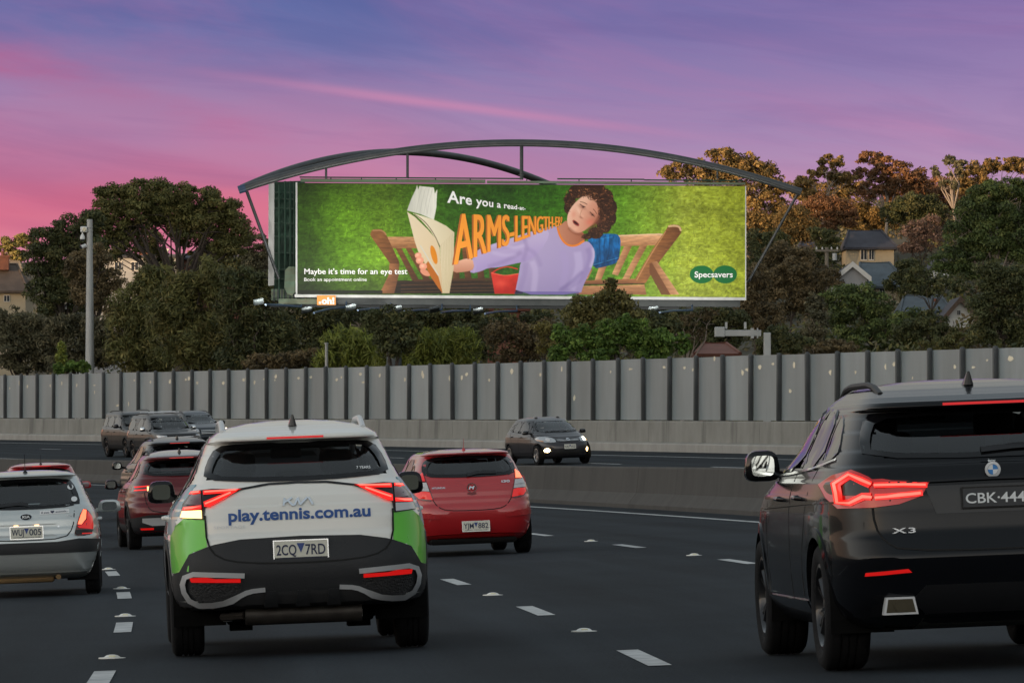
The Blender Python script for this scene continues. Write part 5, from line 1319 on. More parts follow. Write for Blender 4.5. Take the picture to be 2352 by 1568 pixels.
def paint(name, c, metal=0.0, rough=0.35, coat=1.0, spec=0.5):
    m = mat(name, c, rough, metal=metal, coat=coat, spec=spec, back=(0.012, 0.012, 0.013))
    return m

_wheel_cache = {}
def wheel_meshes(r, w, rim_r, style):
    key = (r, w, rim_r, style)
    if key in _wheel_cache: return _wheel_cache[key]
    h = w / 2
    prof = [(rim_r - .01, -h * .8), (rim_r + .012, -h * .92), (r - .07, -h), (r - .03, -h * .96), (r - .008, -h * .82), (r, -h * .70), (r, -h * .38), (r - .010, -h * .36), (r - .010, -h * .30), (r, -h * .28), (r, -h * .04), (r - .010, -h * .03), (r - .010, h * .03), (r, h * .04),
            (r, h * .28), (r - .010, h * .30), (r - .010, h * .36), (r, h * .38), (r, h * .70), (r - .008, h * .82), (r - .03, h * .96), (r - .07, h), (rim_r + .012, h * .92), (rim_r - .01, h * .8)]
    ty = MB().lathe(prof, 48, 'y').mesh('tyre', True)
    mb = MB().lathe([(rim_r, -h * .8), (rim_r, h * .86), (rim_r - .02, h * .88), (rim_r - .03, h * .78), (rim_r - .035, -h * .2), (0.0, -h * .25)], 40, 'y')
    mb.lathe([(0.0, h * .74), (.035, h * .74), (.06, h * .66), (.065, h * .2)], 16, 'y')
    n = {'5': 5, '10': 10, 'y': 5, '7': 7}[style]
    for k in range(n):
        a = 2 * math.pi * k / n
        R = Matrix.Rotation(a, 4, 'Y')
        if style == 'y':
            for sg in (-1, 1):
                mb.prism([R @ Vector(p) for p in ((.05, h * .3, sg * .004), (.05, h * .68, sg * .035), (rim_r - .02, h * .80, sg * .115), (rim_r - .02, h * .55, sg * .075))], R @ Vector((0, 0, sg * .02)))
        else:
            sw = {'5': .06, '10': .026, '7': .045}[style]
            mb.prism([R @ Vector(p) for p in ((.03, h * .35, -sw * .6), (.03, h * .70, -sw * .6), (rim_r - .015, h * .80, -sw * .45), (rim_r - .015, h * .50, -sw * .45))], R @ Vector((0, 0, sw)))
    ri = mb.mesh('rim', True)
    _wheel_cache[key] = (ty, ri); return ty, ri

class Car:
    def __init__(c, name, label, cat, rows, length, ro, wb, wr, tw, half, paint_m, pos, fwd=1, surf=None, scale=1.0, yaw=0.0, group='cars in the freeway traffic', nr=6.0, nf=5.0, N=120, M=72, rim=('5', rim_silver), arch=0.05, ride=0.0, rim_r=None):
        c.nm, c.L, c.ro, c.wb, c.wr, c.tw, c.half, c.pm = name, length, ro, wb, wr, tw, half, paint_m
        s, o = pos; fn = {'near': near, 'far': far}[surf or 'near']
        p = fn(s, o); e = 0.5
        tx = (fn(s + e, o) - fn(s - e, o)).normalized(); acr = (fn(s, o + e) - fn(s, o - e)).normalized()
        if fwd < 0: tx = -tx; acr = -acr
        up = acr.cross(tx).normalized()
        R = Matrix((tx, -acr, up)).transposed().to_4x4() @ Matrix.Rotation(yaw, 4, 'Z')
        root = bpy.data.objects.new(name, None); COL.objects.link(root); root.empty_display_size = 0.5
        root.matrix_world = Matrix.Translation(p + up * 0.004) @ R @ Matrix.Scale(scale, 4)
        tag(root, label, cat, group); c.root = root
        # ---- shell: stacked plan outlines, each a super-ellipse
        rows = [r if len(r) >= 6 else tuple(r) + (nr, nf) for r in rows]; A = np.array(rows, float); z = A[:, 0]
        c.A = A
        seg = np.hypot(np.diff(z), np.hypot(np.diff(A[:, 1]), np.hypot(np.diff(A[:, 2]) * .35, np.diff(A[:, 3])))); tt = np.concatenate([[0], np.cumsum(seg)])
        ts = np.linspace(0, tt[-1], M); ts = np.unique(np.concatenate([ts, tt])); M = len(ts)
        G = np.stack([np.interp(ts, tt, A[:, k]) for k in range(6)], 1)
        for _ in range(2):                                  # soften the kinks a little
            G[1:-1, 1:] = 0.25 * G[:-2, 1:] + 0.5 * G[1:-1, 1:] + 0.25 * G[2:, 1:]
        V = np.zeros((M, N, 3)); th = np.linspace(0, 2 * math.pi, 721)
        for i in range(M):
            zz, xr, xf, w, n1, n2 = G[i]; xm = xr + (xf - xr) * 0.46
            cs, sn = np.cos(th), np.sin(th)                 # start at the rear centre, go round by the right side
            n_ = np.where(cs > 0, n1, n2)
            ax = np.where(cs > 0, xm - xr, xf - xm)
            X = xm - np.sign(cs) * ax * np.abs(cs) ** (2 / n_); Yc = -np.sign(sn) * w * np.abs(sn) ** (2 / n_)
            l_ = np.concatenate([[0], np.cumsum(np.hypot(np.diff(X), np.diff(Yc)))])
            # more points where the outline turns
            dxx = np.gradient(X); dyy = np.gradient(Yc); an = np.unwrap(np.arctan2(dyy, dxx)); tot = l_ / l_[-1] + 0.55 * np.concatenate([[0], np.cumsum(np.abs(np.diff(an)))]) / (2 * math.pi)
            u = np.linspace(0, tot[-1], N + 1)[:-1]
            V[i, :, 0] = np.interp(u, tot, X); V[i, :, 1] = np.interp(u, tot, Yc); V[i, :, 2] = zz
        c.V = V.reshape(-1, 3); c.M, c.N = M, N
        F_ = [(i * N + k, i * N + (k + 1) % N, (i + 1) * N + (k + 1) % N, (i + 1) * N + k) for i in range(M - 1) for k in range(N)]
        F_.append(tuple(range((M - 1) * N, M * N))); F_.append(tuple(range(N - 1, -1, -1)))
        c.F = F_; c.bvh = BVHTree.FromPolygons([Vector(p) for p in c.V], F_)
        FV = np.array([np.mean(c.V[list(f)], axis=0) for f in F_]); c.FC = FV; c.keep = np.ones(len(F_), bool)
        c.FN = np.array([Vector(np.cross(c.V[f[1]] - c.V[f[0]], c.V[f[2]] - c.V[f[1]])).normalized()[:] for f in F_])
        c.archr = wr + arch
        for xw in (ro, ro + wb):
            c.keep &= ~((np.hypot(FV[:, 0] - xw, FV[:, 2] - wr) < c.archr) & (np.abs(FV[:, 1]) > half - 0.36) & (FV[:, 2] < wr + c.archr))
        # ---- wheels
        ty, ri = wheel_meshes(wr, tw, rim_r or wr * 0.68, rim[0])
        c.wells = []
        for xw in (ro, ro + wb):
            for sg in (1, -1):
                yo = sg * (half - tw / 2 - 0.012)
                t = link('tyre', ty, tyre_m, root, (xw - ro, yo, wr), (0, 0, 0 if sg > 0 else math.pi)); link('rim', ri, rim[1], t)
                # wheel arch liner
                prof = [(c.archr + .012, half - .03), (c.archr + .012, half - .40), (0.02, half - .40)]
                pts = []; n = 20
                for r_, h_ in prof:
                    for k in range(n + 1):
                        a = -0.35 + (math.pi + 0.7) * k / n; pts.append((xw - ro + r_ * math.cos(a), sg * h_, wr + r_ * math.sin(a)))
                w_ = n + 1; c.wells.append(MB().add(pts, [(i * w_ + k, i * w_ + k + 1, (i + 1) * w_ + k + 1, (i + 1) * w_ + k) for i in range(2) for k in range(n)]))
    DIRS = {'rear': ((1, 0, 0)), 'front': ((-1, 0, 0)), 'left': ((0, -1, 0)), 'right': ((0, 1, 0)), 'top': ((0, 0, -1))}
    def cast(c, view, u, v):
        d = Vector(c.DIRS[view])
        for k in range(40):
            f = 1 - 0.012 * k
            if view == 'rear': o = Vector((-8, -u * f, v))
            elif view == 'front': o = Vector((c.L + 8, u * f, v))
            elif view == 'left': o = Vector((u, 8, v - (0.012 * k * (v - 0.9))))
            elif view == 'right': o = Vector((u, -8, v - (0.012 * k * (v - 0.9))))
            else: o = Vector((u, v * f, 8))
            h = c.bvh.ray_cast(o, d)
            if h[0] is not None: return h[0], h[1]
        return o + d * 8, -d
    def hole(c, view, poly):
        d = np.array(c.DIRS[view]); fac = (c.FN @ d) < -0.05
        C = c.FC
        if view == 'rear': u, v = -C[:, 1], C[:, 2]; fac &= C[:, 0] < c.L * 0.45
        elif view == 'front': u, v = C[:, 1], C[:, 2]; fac &= C[:, 0] > c.L * 0.4
        else: u, v = C[:, 0], C[:, 2]
        c.keep &= ~(fac & inpoly(u, v, poly))
    def project(c, view, pts2, off):
        out = []
        for u, v in pts2:
            h, n = c.cast(view, u, v)
            if n.dot(Vector(c.DIRS[view])) > 0: n = -n
            out.append(h + n * off - Vector((c.ro, 0, 0)))
        return out
    def panel(c, name, poly, view, m, off=0.004, thick=0.014, res=0.055, smooth=0, parent=None, sym=False, hole=None, label=None, only=None):
        """a surface piece: a polygon drawn in one view and laid on the shell, with an edge of its own"""
        obs = []
        sets = [(poly, hole)]
        if sym and view in ('rear', 'front'): sets.append((mirror(poly), mirror(hole) if hole else None))
        views = [view]
        if sym and view in ('left',): views = ['left', 'right']
        for vw in views:
            for pl, hl in sets:
                obs.append(c._panel(name, pl, vw, m, off, thick, res, smooth, parent or c.root, hl))
        if label:
            for o in obs: o['label'] = label
        return obs if len(obs) > 1 else obs[0]
    def _panel(c, name, poly, view, m, off, thick, res, smooth, parent, hole):
        for _ in range(smooth): poly = chaikin(poly)
        def dens(pl):
            o = []
            for i in range(len(pl)):
                a = Vector(pl[i]); b = Vector(pl[(i + 1) % len(pl)]); n = max(1, int((b - a).length / res + .5))
                o += [tuple(a.lerp(b, k / n)) for k in range(n)]
            return o
        B = dens(poly); pts = list(B); edges = [(i, (i + 1) % len(B)) for i in range(len(B))]
        if hole:
            for _ in range(smooth): hole = chaikin(hole)
            H_ = dens(hole); k = len(pts); pts += H_; edges += [(k + i, k + (i + 1) % len(H_)) for i in range(len(H_))]
        P = np.array(poly); gx = np.arange(P[:, 0].min() + res / 2, P[:, 0].max(), res); gy = np.arange(P[:, 1].min() + res / 2, P[:, 1].max(), res)
        if len(gx) and len(gy):
            GX, GY = np.meshgrid(gx, gy); GX = GX.ravel(); GY = GY.ravel(); ok = inpoly(GX, GY, grow(poly, -res * 0.35) if len(poly) < 200 else poly)
            pts += list(zip(GX[ok], GY[ok]))
        vo, eo, fo, *_ = delaunay_2d_cdt([Vector(p) for p in pts], edges, [], 0, 1e-6)
        cen = np.array([((vo[f[0]] + vo[f[1]] + vo[f[2]]) / 3)[:] for f in fo]); ok = inpoly(cen[:, 0], cen[:, 1], poly)
        if hole: ok &= ~inpoly(cen[:, 0], cen[:, 1], hole)
        fs = [tuple(f) for f, k in zip(fo, ok) if k]
        used = sorted({i for f in fs for i in f}); mp = {i: k for k, i in enumerate(used)}
        fs = [tuple(mp[i] for i in f) for f in fs]; P2 = [tuple(vo[i]) for i in used]
        V3 = c.project(view, P2, off)
        d = Vector(c.DIRS[view])
        # orientation: make faces look against the view direction
        if fs:
            f = fs[len(fs) // 2]; nn = (V3[f[1]] - V3[f[0]]).cross(V3[f[2]] - V3[f[0]])
            sgn = sum(((V3[g[1]] - V3[g[0]]).cross(V3[g[2]] - V3[g[0]])).dot(d) for g in fs)
            if sgn > 0: fs = [tuple(reversed(g)) for g in fs]
        cnt = {}
        for g in fs:
            for i in range(3):
                a, b = g[i], g[(i + 1) % 3]; cnt[(a, b)] = cnt.get((a, b), 0) + 1
        bd = [(a, b) for (a, b) in cnt if (b, a) not in cnt]
        V3 = list(V3); low = {}
        for a, b in bd:
            for q in (a, b):
                if q not in low: low[q] = len(V3); V3.append(V3[q] + d * thick)
        fs += [(b, a, low[a], low[b]) for a, b in bd]
        me = pydata(name, V3, fs, True)
        try: me.set_sharp_from_angle(angle=math.radians(35))
        except Exception: pass
        return link(name, me, m, parent)
    def line(c, name, path, view, w, m=None, off=0.0015, smooth=1, sym=False, parent=None):
        return c.panel(name, ribbon(path, w, smooth=smooth), view, m or gap_m, off, 0.004, 0.08, sym=sym, parent=parent)
    def text(c, s, view, u0, u1, base, cap, m, off=0.006, bold=0.0, name='lettering', parent=None, spacing=1.0, shear=0.0, slope=0.0):
        v, f = text_mesh2d(s, bold, spacing, shear); w = v[:, 0].max()
        pts = [(u0 + (u1 - u0) * a / w, base + b / .73 * cap + slope * a / w) for a, b in v]
        return link(name, pydata(name, c.project(view, pts, off), f), m, parent or c.root)
    def window(c, name, outer, view, g, frit=0.055, off=0.003, smooth=1, sym=False, frame=gloss_black, thick=.01, inner=None):
        """glass with a dark border; the shell is opened behind it"""
        vs = [view] + (['right'] if sym and view == 'left' else [])
        pls = [outer] + ([mirror(outer)] if sym and view in ('rear', 'front') else [])
        for vw in vs:
            for pl in pls:
                P_ = np.array(pl); cc = (P_.min(0) + P_.max(0)) / 2; hh = (P_.max(0) - P_.min(0)) / 2
                def inset(d): return [tuple(cc + (np.array(p) - cc) * (1 - np.minimum(np.array((d, d * .62)) / hh, .6))) for p in pl]
                inn = inset(frit)
                c.hole(vw, inset(frit * .5))
                q = c._panel(name, inset(frit * .25), vw, g, off, .004, .09, smooth, c.root, None)
                c._panel('window_border', pl, vw, frame, off + .003, thick, .07, smooth, q, inn)
    def plate(c, view, u, z, w, h, s1, s2, style='white', off=.02, slogan=None):
        a = [(u - w / 2, z - h / 2), (u + w / 2, z - h / 2), (u + w / 2, z + h / 2), (u - w / 2, z + h / 2)]
        h0, n0 = c.cast(view, u, z); base = h0 - Vector((c.ro, 0, 0)); d = Vector(c.DIRS[view])
        rt = Vector((0, -1, 0)) if view == 'rear' else Vector((0, 1, 0))
        tilt = Vector((0, 0, 1)) + d * 0.06
        def P(uu, zz, k=0.0): return base - d * (off + k) + rt * uu + tilt * zz
        mp, mt = (plate_w, plate_txt) if style == 'white' else (plate_k, plate_wt)
        pl = MB().prism([P(-w / 2, -h / 2), P(w / 2, -h / 2), P(w / 2, h / 2), P(-w / 2, h / 2)], d * .012).build('number_plate', mp, c.root)
        fr = MB()
        for x0, x1, y0, y1 in ((-w / 2 - .008, w / 2 + .008, -h / 2 - .008, -h / 2), (-w / 2 - .008, w / 2 + .008, h / 2, h / 2 + .008), (-w / 2 - .008, -w / 2, -h / 2, h / 2), (w / 2, w / 2 + .008, -h / 2, h / 2)):
            fr.prism([P(x0, y0, .002), P(x1, y0, .002), P(x1, y1, .002), P(x0, y1, .002)], d * .016)
        fr.build('plate_frame', gloss_black if style != 'white' else chrome, pl)
        def T(s, x0, x1, y0, cap, bold):
            v, f = text_mesh2d(s, bold); lo = v[:, 0].min(); ww = v[:, 0].max() - lo
            link('lettering', pydata('lettering', [P(x0 + (x1 - x0) * (q[0] - lo) / ww, y0 + q[1] / .73 * cap, .003) for q in v], f), mt, pl)
        if s1: T(s1, -w * .46, -w * .085 if s2 else w * .46, -h * .22 if slogan else -h * .30, h * .56, .012)
        if s2: T(s2, w * .085, w * .46, -h * .22 if slogan else -h * .30, h * .56, .012)
        if slogan: T(slogan, -w * .42, w * .42, -h * .44, h * .10, 0.0)
        if s2 and style == 'white':
            link('emblem', pydata('emblem', [P(-w * .075, h * .38, .003), P(0, -h * .12, .003), P(w * .075, h * .38, .003)], [(0, 1, 2)]), mat('plate_blue', (0.03, 0.06, 0.22), .5), pl)
        return pl
    def mirrors(c, x, z, reach, m, size=(.17, .12, .15), sides=(1, -1), arm=True, face=True):
        for sg in sides:
            h0, n0 = c.cast('left' if sg > 0 else 'right', x, z - .06)
            y0 = h0.y; cx = x - c.ro; cy = y0 + sg * reach
            lx, ly, lz = size
            prof = [(-lx * .5, .80), (-lx * .42, 1.0), (-lx * .1, 1.03), (lx * .25, .88), (lx * .48, .55), (lx * .55, .12)]
            mb = MB(); n = 18; v = []; f = []
            for xo, k in prof:
                for q in range(n):
                    a = 2 * math.pi * q / n; e = 0.55
                    yy = math.copysign(abs(math.cos(a)) ** e, math.cos(a)); zz = math.copysign(abs(math.sin(a)) ** e, math.sin(a))
                    v.append((cx + xo, cy + yy * ly * k * (1 - .12 * zz), z + zz * lz * .5 * k))
            for i in range(len(prof) - 1):
                f += [(i * n + q, i * n + (q + 1) % n, (i + 1) * n + (q + 1) % n, (i + 1) * n + q) for q in range(n)]
            f.append(tuple(range(n))); f.append(tuple(range((len(prof) - 1) * n, len(prof) * n)))
            mb.add(v, f)
            mb.prism([(cx - .02, y0 - sg * .03, z - lz * .48), (cx + .09, y0 - sg * .03, z - lz * .48), (cx + .07, cy - sg * ly * .5, z - lz * .32), (cx - .01, cy - sg * ly * .5, z - lz * .32)], (0, 0, .045))
            q = mb.build('wing_mirror', m, c.root, True)
            g = []
            for k in range(n):
                a = 2 * math.pi * k / n; e = .5
                g.append((cx - lx * .5 - .004, cy + math.copysign(abs(math.cos(a)) ** e, math.cos(a)) * ly * .68, z + math.copysign(abs(math.sin(a)) ** e, math.sin(a)) * lz * .5 * .68))
            link('mirror_glass', pydata('mirror_glass', g, [tuple(range(n))]), mirror_g, q)
    def rails(c, x0, x1, yf, m, h=.05, r=.018, z0=None):
        for sg in (1, -1):
            pts = []
            n = 9
            for k in range(n):
                x = x0 + (x1 - x0) * k / (n - 1); hh, nn = c.cast('top', x, sg * yf)
                lift = h * min(1, 4 * min(k, n - 1 - k) / (n - 1)) if 0 < k < n - 1 else -.01
                pts.append((hh.x - c.ro, hh.y, hh.z + lift))
            MB().tube(pts, r, 8).build('roof_rail', m, c.root, True)
    def antenna(c, x, m, h=.075, rod=None):
        hh, nn = c.cast('top', x, 0); b = hh - Vector((c.ro, 0, 0))
        if rod:
            MB().lathe([(.028, -.005), (.026, .012), (.012, .03), (0, .032)], 12, c=b[:]).tube([b, b + Vector((-rod * .35, 0, rod))], [.005, .002], 6).build('antenna', m, c.root, True)
        else:
            v = [(b.x - .085, b.y, b.z + h), (b.x - .06, b.y, b.z + h)]
            mb = MB(); P_ = [(-.09, .010), (-.075, .028), (.0, .034), (.06, .022), (.10, .006)]
            bot = [(b.x + x_, b.y + w_, b.z - .004) for x_, w_ in P_] + [(b.x + x_, b.y - w_, b.z - .004) for x_, w_ in P_[::-1]]
            top = [(b.x - .085 + (x_ + .09) * .42, b.y + w_ * .28, b.z + h - (x_ + .09) * .16) for x_, w_ in P_] + [(b.x - .085 + (x_ + .09) * .42, b.y - w_ * .28, b.z + h - (x_ + .09) * .16) for x_, w_ in P_[::-1]]
            n = len(bot); mb.add(bot + top, [(i, (i + 1) % n, n + (i + 1) % n, n + i) for i in range(n)] + [tuple(range(n, 2 * n))])
            mb.build('antenna', m, c.root, True)
    def cabin(c, xs_front, xs_rear, zseat, zhead, yseat=.36, heads=3, wheel_side=-1, low=.55, w=.68):
        """floor, seats and headrests seen through the glass"""
        ro = c.ro
        MB().box(((xs_front + xs_rear) / 2 - ro + .3, 0, low - .12), (2.9, w * 2 - .1, .06)).box((xs_front + 1.02 - ro, 0, zseat - .12), (.45, w * 2 - .12, .30), bev=.08).build('interior', inner_m, c.root, True)
        def seat(x, y, wd, hd, z1):
            mb = MB(); T = Matrix.Translation((x - ro, y, 0)) @ Matrix.Rotation(math.radians(-14), 4, 'Y')
            Tz = Matrix.Translation((x - ro, y, low)) @ Matrix.Rotation(math.radians(-12), 4, 'Y')
            mb.box((0, 0, (z1 - low) * .5), (.14, wd, z1 - low), Tz, .05); mb.box((.25, 0, .06), (.5, wd, .16), Matrix.Translation((x - ro, y, low)), .05)
            s_ = mb.build('seat', seat_m, c.root, True)
            if hd:
                xo = -(z1 - low) * math.sin(math.radians(12))
                MB().box((x - ro + xo - .03, y, z1 + .13), (.10, .25, .17), None, .04).tube([(x - ro + xo - .02, y - .06, z1 - .05), (x - ro + xo - .02, y - .06, z1 + .10)], .007, 6).tube([(x - ro + xo - .02, y + .06, z1 - .05), (x - ro + xo - .02, y + .06, z1 + .10)], .007, 6).build('headrest', seat_m, s_, True)
        for y in (yseat, -yseat): seat(xs_front, y, .50, True, zhead - .10)
        mb = MB(); ys = [.42, 0, -.42][:heads] if heads == 3 else [.38, -.38]
        seat(xs_rear, 0.0, 2 * w - .12, False, zseat + .12)
        for y in ys:
            q = MB().box((xs_rear - ro - .14, y, zseat + .25 - (.03 if y == 0 and heads == 3 else 0)), (.10, .26, .15), None, .04)
            for yy in (-.06, .06): q.tube([(xs_rear - ro - .13, y + yy, zseat + .05), (xs_rear - ro - .13, y + yy, zseat + .22)], .007, 6)
            q.build('headrest', seat_m, c.root, True)
        MB().lathe([(.17, -.012), (.185, 0), (.17, .012), (.155, 0), (.17, -.012)], 20, 'x', (xs_front + .62 - ro, yseat * wheel_side, zseat + .02)).build('steering_wheel', inner_m, c.root, True)
        hh, nn = c.cast('front', 0, zhead + .16)
        MB().box((hh.x - ro - .12, 0, zhead + .10), (.04, .24, .07), None, .02).build('interior_mirror', inner_m, c.root, True)
    def finish(c):
        for w_ in c.wells: w_.build('wheel_liner', under_m, c.root)
        fs = [c.F[i] for i in range(len(c.F) - 2) if c.keep[i]] + [c.F[-2]]
        used = sorted({i for f in fs for i in f}); mp = {i: k for k, i in enumerate(used)}
        me = pydata('body', [Vector(c.V[i]) - Vector((c.ro, 0, 0)) for i in used], [tuple(mp[i] for i in f) for f in fs], True)
        b = link('body', me, c.pm, c.root)
        zb = c.A[0, 0]
        MB().box((c.L / 2 - c.ro, 0, zb + .02), (c.L * .82, c.half * 1.30, .05)).build('underbody', under_m, c.root)
        return c
    def arches(c, m, w=.055, off=.008, x=(0, 1), low=.02, views=('left', 'right')):
        for k in x:
            xc = c.ro + c.wb * k; r0 = c.archr - .015; zb = c.A[0, 0] + low
            a0 = math.asin(max(-1, min(1, (zb - c.wr) / (r0 + w)))); n = 26
            out = [(xc + (r0 + w) * math.cos(a0 + (math.pi - 2 * a0) * q / n), c.wr + (r0 + w) * math.sin(a0 + (math.pi - 2 * a0) * q / n)) for q in range(n + 1)]
            a1 = math.asin(max(-1, min(1, (zb - c.wr) / r0)))
            inn = [(xc + r0 * math.cos(a1 + (math.pi - 2 * a1) * q / n), c.wr + r0 * math.sin(a1 + (math.pi - 2 * a1) * q / n)) for q in range(n + 1)]
            for vw in views: c.panel('wheel_arch', out + inn[::-1], vw, m, off, .03, .06)
    def sides(c, doors, belt, top, sill, handles=(), glassm=None, cladding=None, z_clad=.36, clad_m=None, lines=True):
        """side glass between the pillars, door gaps and handles on both flanks"""
        for poly in doors: c.window('side_window', poly, 'left', glassm or GLM, frit=.03, sym=True, smooth=1)
        if lines:
            for path in belt: c.line('door_gap', path, 'left', .012, sym=True, smooth=1)
        for hx, hz in handles:
            for vw, sg in (('left', 1), ('right', -1)):
                h, n = c.cast(vw, hx, hz); p = h - Vector((c.ro, 0, 0))
                MB().tube([p + Vector((-.10, -sg * .005, 0)), p + Vector((-.08, sg * .03, .004)), p + Vector((.08, sg * .03, .008)), p + Vector((.10, -sg * .005, .01))], .013, 8).build('door_handle', c.pm if not cladding else cladding, c.root, True)
# ------------------------------------------------------------------ body templates: (height, rear x, front x, half width)
SUV_ROWS = [(.22, .45, 4.2, .78), (.28, .12, 4.5, .86), (.36, .05, 4.6, .90), (.50, .02, 4.66, .925), (.62, .0, 4.66, .93), (.75, .04, 4.62, .93), (.85, .07, 4.57, .925), (.97, .08, 4.35, .905), (1.05, .10, 3.95, .872), (1.12, .13, 3.55, .825),
            (1.20, .19, 3.30, .765), (1.30, .28, 3.10, .712), (1.42, .41, 2.85, .658), (1.495, .50, 2.66, .622), (1.512, .33, 2.60, .612), (1.545, .35, 2.52, .59), (1.58, .55, 2.40, .54), (1.615, .85, 2.25, .455), (1.64, 1.15, 2.10, .33), (1.655, 1.4, 1.9, .18)]
HATCH_ROWS = [(.20, .35, 3.9, .74), (.27, .10, 4.15, .82), (.38, .04, 4.22, .86), (.50, .01, 4.245, .88), (.60, .0, 4.24, .8875), (.70, .035, 4.2, .8875), (.80, .06, 4.05, .88), (.90, .08, 3.7, .862), (.98, .11, 3.35, .835), (1.06, .15, 3.1, .79),
              (1.15, .23, 2.95, .745), (1.28, .36, 2.7, .69), (1.37, .47, 2.5, .645), (1.392, .50, 2.42, .63), (1.405, .36, 2.38, .622), (1.425, .40, 2.30, .595), (1.445, .62, 2.2, .52), (1.465, .95, 2.05, .38), (1.476, 1.2, 1.8, .2)]
def scaled(rows, L0, L, H0, H, W0, W):
    return [(z * H / H0, a * L / L0, b * L / L0, w * W / W0) + tuple(r) for (z, a, b, w, *r) in rows]

# ================================================================== white SUV with green and blue wrap
kia_white = paint('wrap_white', (0.74, 0.73, 0.68)); wrap_green = mat('wrap_green', (0.10, 0.56, 0.012), .38, coat=.6); wrap_blue = mat('wrap_teal', (0.03, 0.24, 0.36), .38, coat=.6); wrap_navy = mat('wrap_navy_ink', (0.012, 0.075, 0.28), .5)
KIA_ROWS = [(.335, .32, 4.25, .80), (.36, .10, 4.5, .87), (.40, .05, 4.6, .905)] + SUV_ROWS[3:]
c = Car('suv', 'white, lime green and teal wrapped SUV with a tennis web address on its tailgate', 'car', KIA_ROWS, 4.66, .99, 2.755, .365, .235, .93, kia_white, (41.6, -.20), yaw=math.radians(1.0), N=150, M=96, rim=('5', rim_silver), scale=1.02)
rw = [(-.655, 1.245), (-.35, 1.222), (0, 1.215), (.35, 1.222), (.655, 1.245), (.63, 1.36), (.555, 1.478), (.40, 1.492), (0, 1.497), (-.40, 1.492), (-.555, 1.478), (-.63, 1.36)]
c.window('rear_window', rw, 'rear', GL, frit=.055, smooth=1)
c.window('windscreen', [(-.66, 1.10), (.66, 1.10), (.54, 1.47), (-.54, 1.47)], 'front', GL, frit=.06)
c.sides(([(.62, 1.25), (1.02, 1.17), (1.10, 1.45), (.95, 1.44)], [(1.10, 1.16), (1.98, 1.13), (1.98, 1.49), (1.22, 1.47)], [(2.04, 1.13), (3.25, 1.11), (2.62, 1.48), (2.04, 1.49)]),
        ([(2.0, 1.12), (2.02, .60), (2.05, .36)], [(1.05, 1.15), (1.15, .95), (1.42, .62), (1.45, .36)], [(3.1, 1.08), (3.2, .8), (3.15, .36)]), 0, 0, handles=((1.45, .98), (2.35, .97)))
c.panel('side_wrap', [(.42, 1.0), (1.55, .99), (1.55, 1.10), (1.0, 1.14), (.62, 1.22), (.45, 1.22)], 'left', wrap_blue, .003, .004, sym=True)
c.panel('side_wrap', [(.50, .86), (1.2, .90), (1.2, .98), (.45, .98)], 'left', mat('wrap_pale_blue', (.30, .42, .50), .4, coat=.6), .003, .004, sym=True)
c.panel('tailgate_strip', [(-.42, 1.165), (-.2, 1.196), (0, 1.20), (.2, 1.196), (.42, 1.165), (.42, 1.180), (.2, 1.211), (0, 1.215), (-.2, 1.211), (-.42, 1.180)], 'rear', gloss_black, .004)
c.panel('rear_wrap', [(.662, .985), (.80, .985), (.865, .93), (.885, .60), (.86, .60), (.845, .615), (.775, .735), (.652, .782)], 'rear', wrap_green, .005, .006, sym=True, smooth=0)
c.panel('rear_bumper', [(-.88, .345), (.88, .345), (.885, .598), (.845, .612), (.775, .732), (.652, .780), (.60, .795), (.42, .825), (0, .835), (-.42, .825), (-.60, .795), (-.652, .780), (-.775, .732), (-.845, .612), (-.885, .598)], 'rear', blackp, .008, .012)
c.panel('bumper_side', [(.10, .34), (.62, .34), (.60, .50), (.52, .58), (.30, .61), (.12, .60)], 'left', blackp, .006, .02, sym=True)
c.panel('side_wrap', [(.16, .615), (.30, .625), (.52, .60), (.58, .72), (.62, .86), (.42, .93), (.18, .97)], 'left', wrap_green, .004, .005, sym=True)
c.line('tailgate_gap', [(-.655, 1.0), (-.65, .80), (-.58, .70), (-.40, .657), (0, .645), (.40, .657), (.58, .70), (.65, .80), (.655, 1.0)], 'rear', .012, off=.0095)
c.panel('lower_spoiler', [(-.82, .345), (-.70, .40), (-.40, .45), (0, .455), (.40, .45), (.70, .40), (.82, .345)], 'rear', mat('dark_plastic', (.016, .016, .017), .7), .012, .02)
for u in (-.22, 0, .22):
    c.panel('diffuser_fin', [(u - .05, .365), (u + .05, .365), (u + .035, .465), (u - .035, .465)], 'rear', blackp, .030, .03)
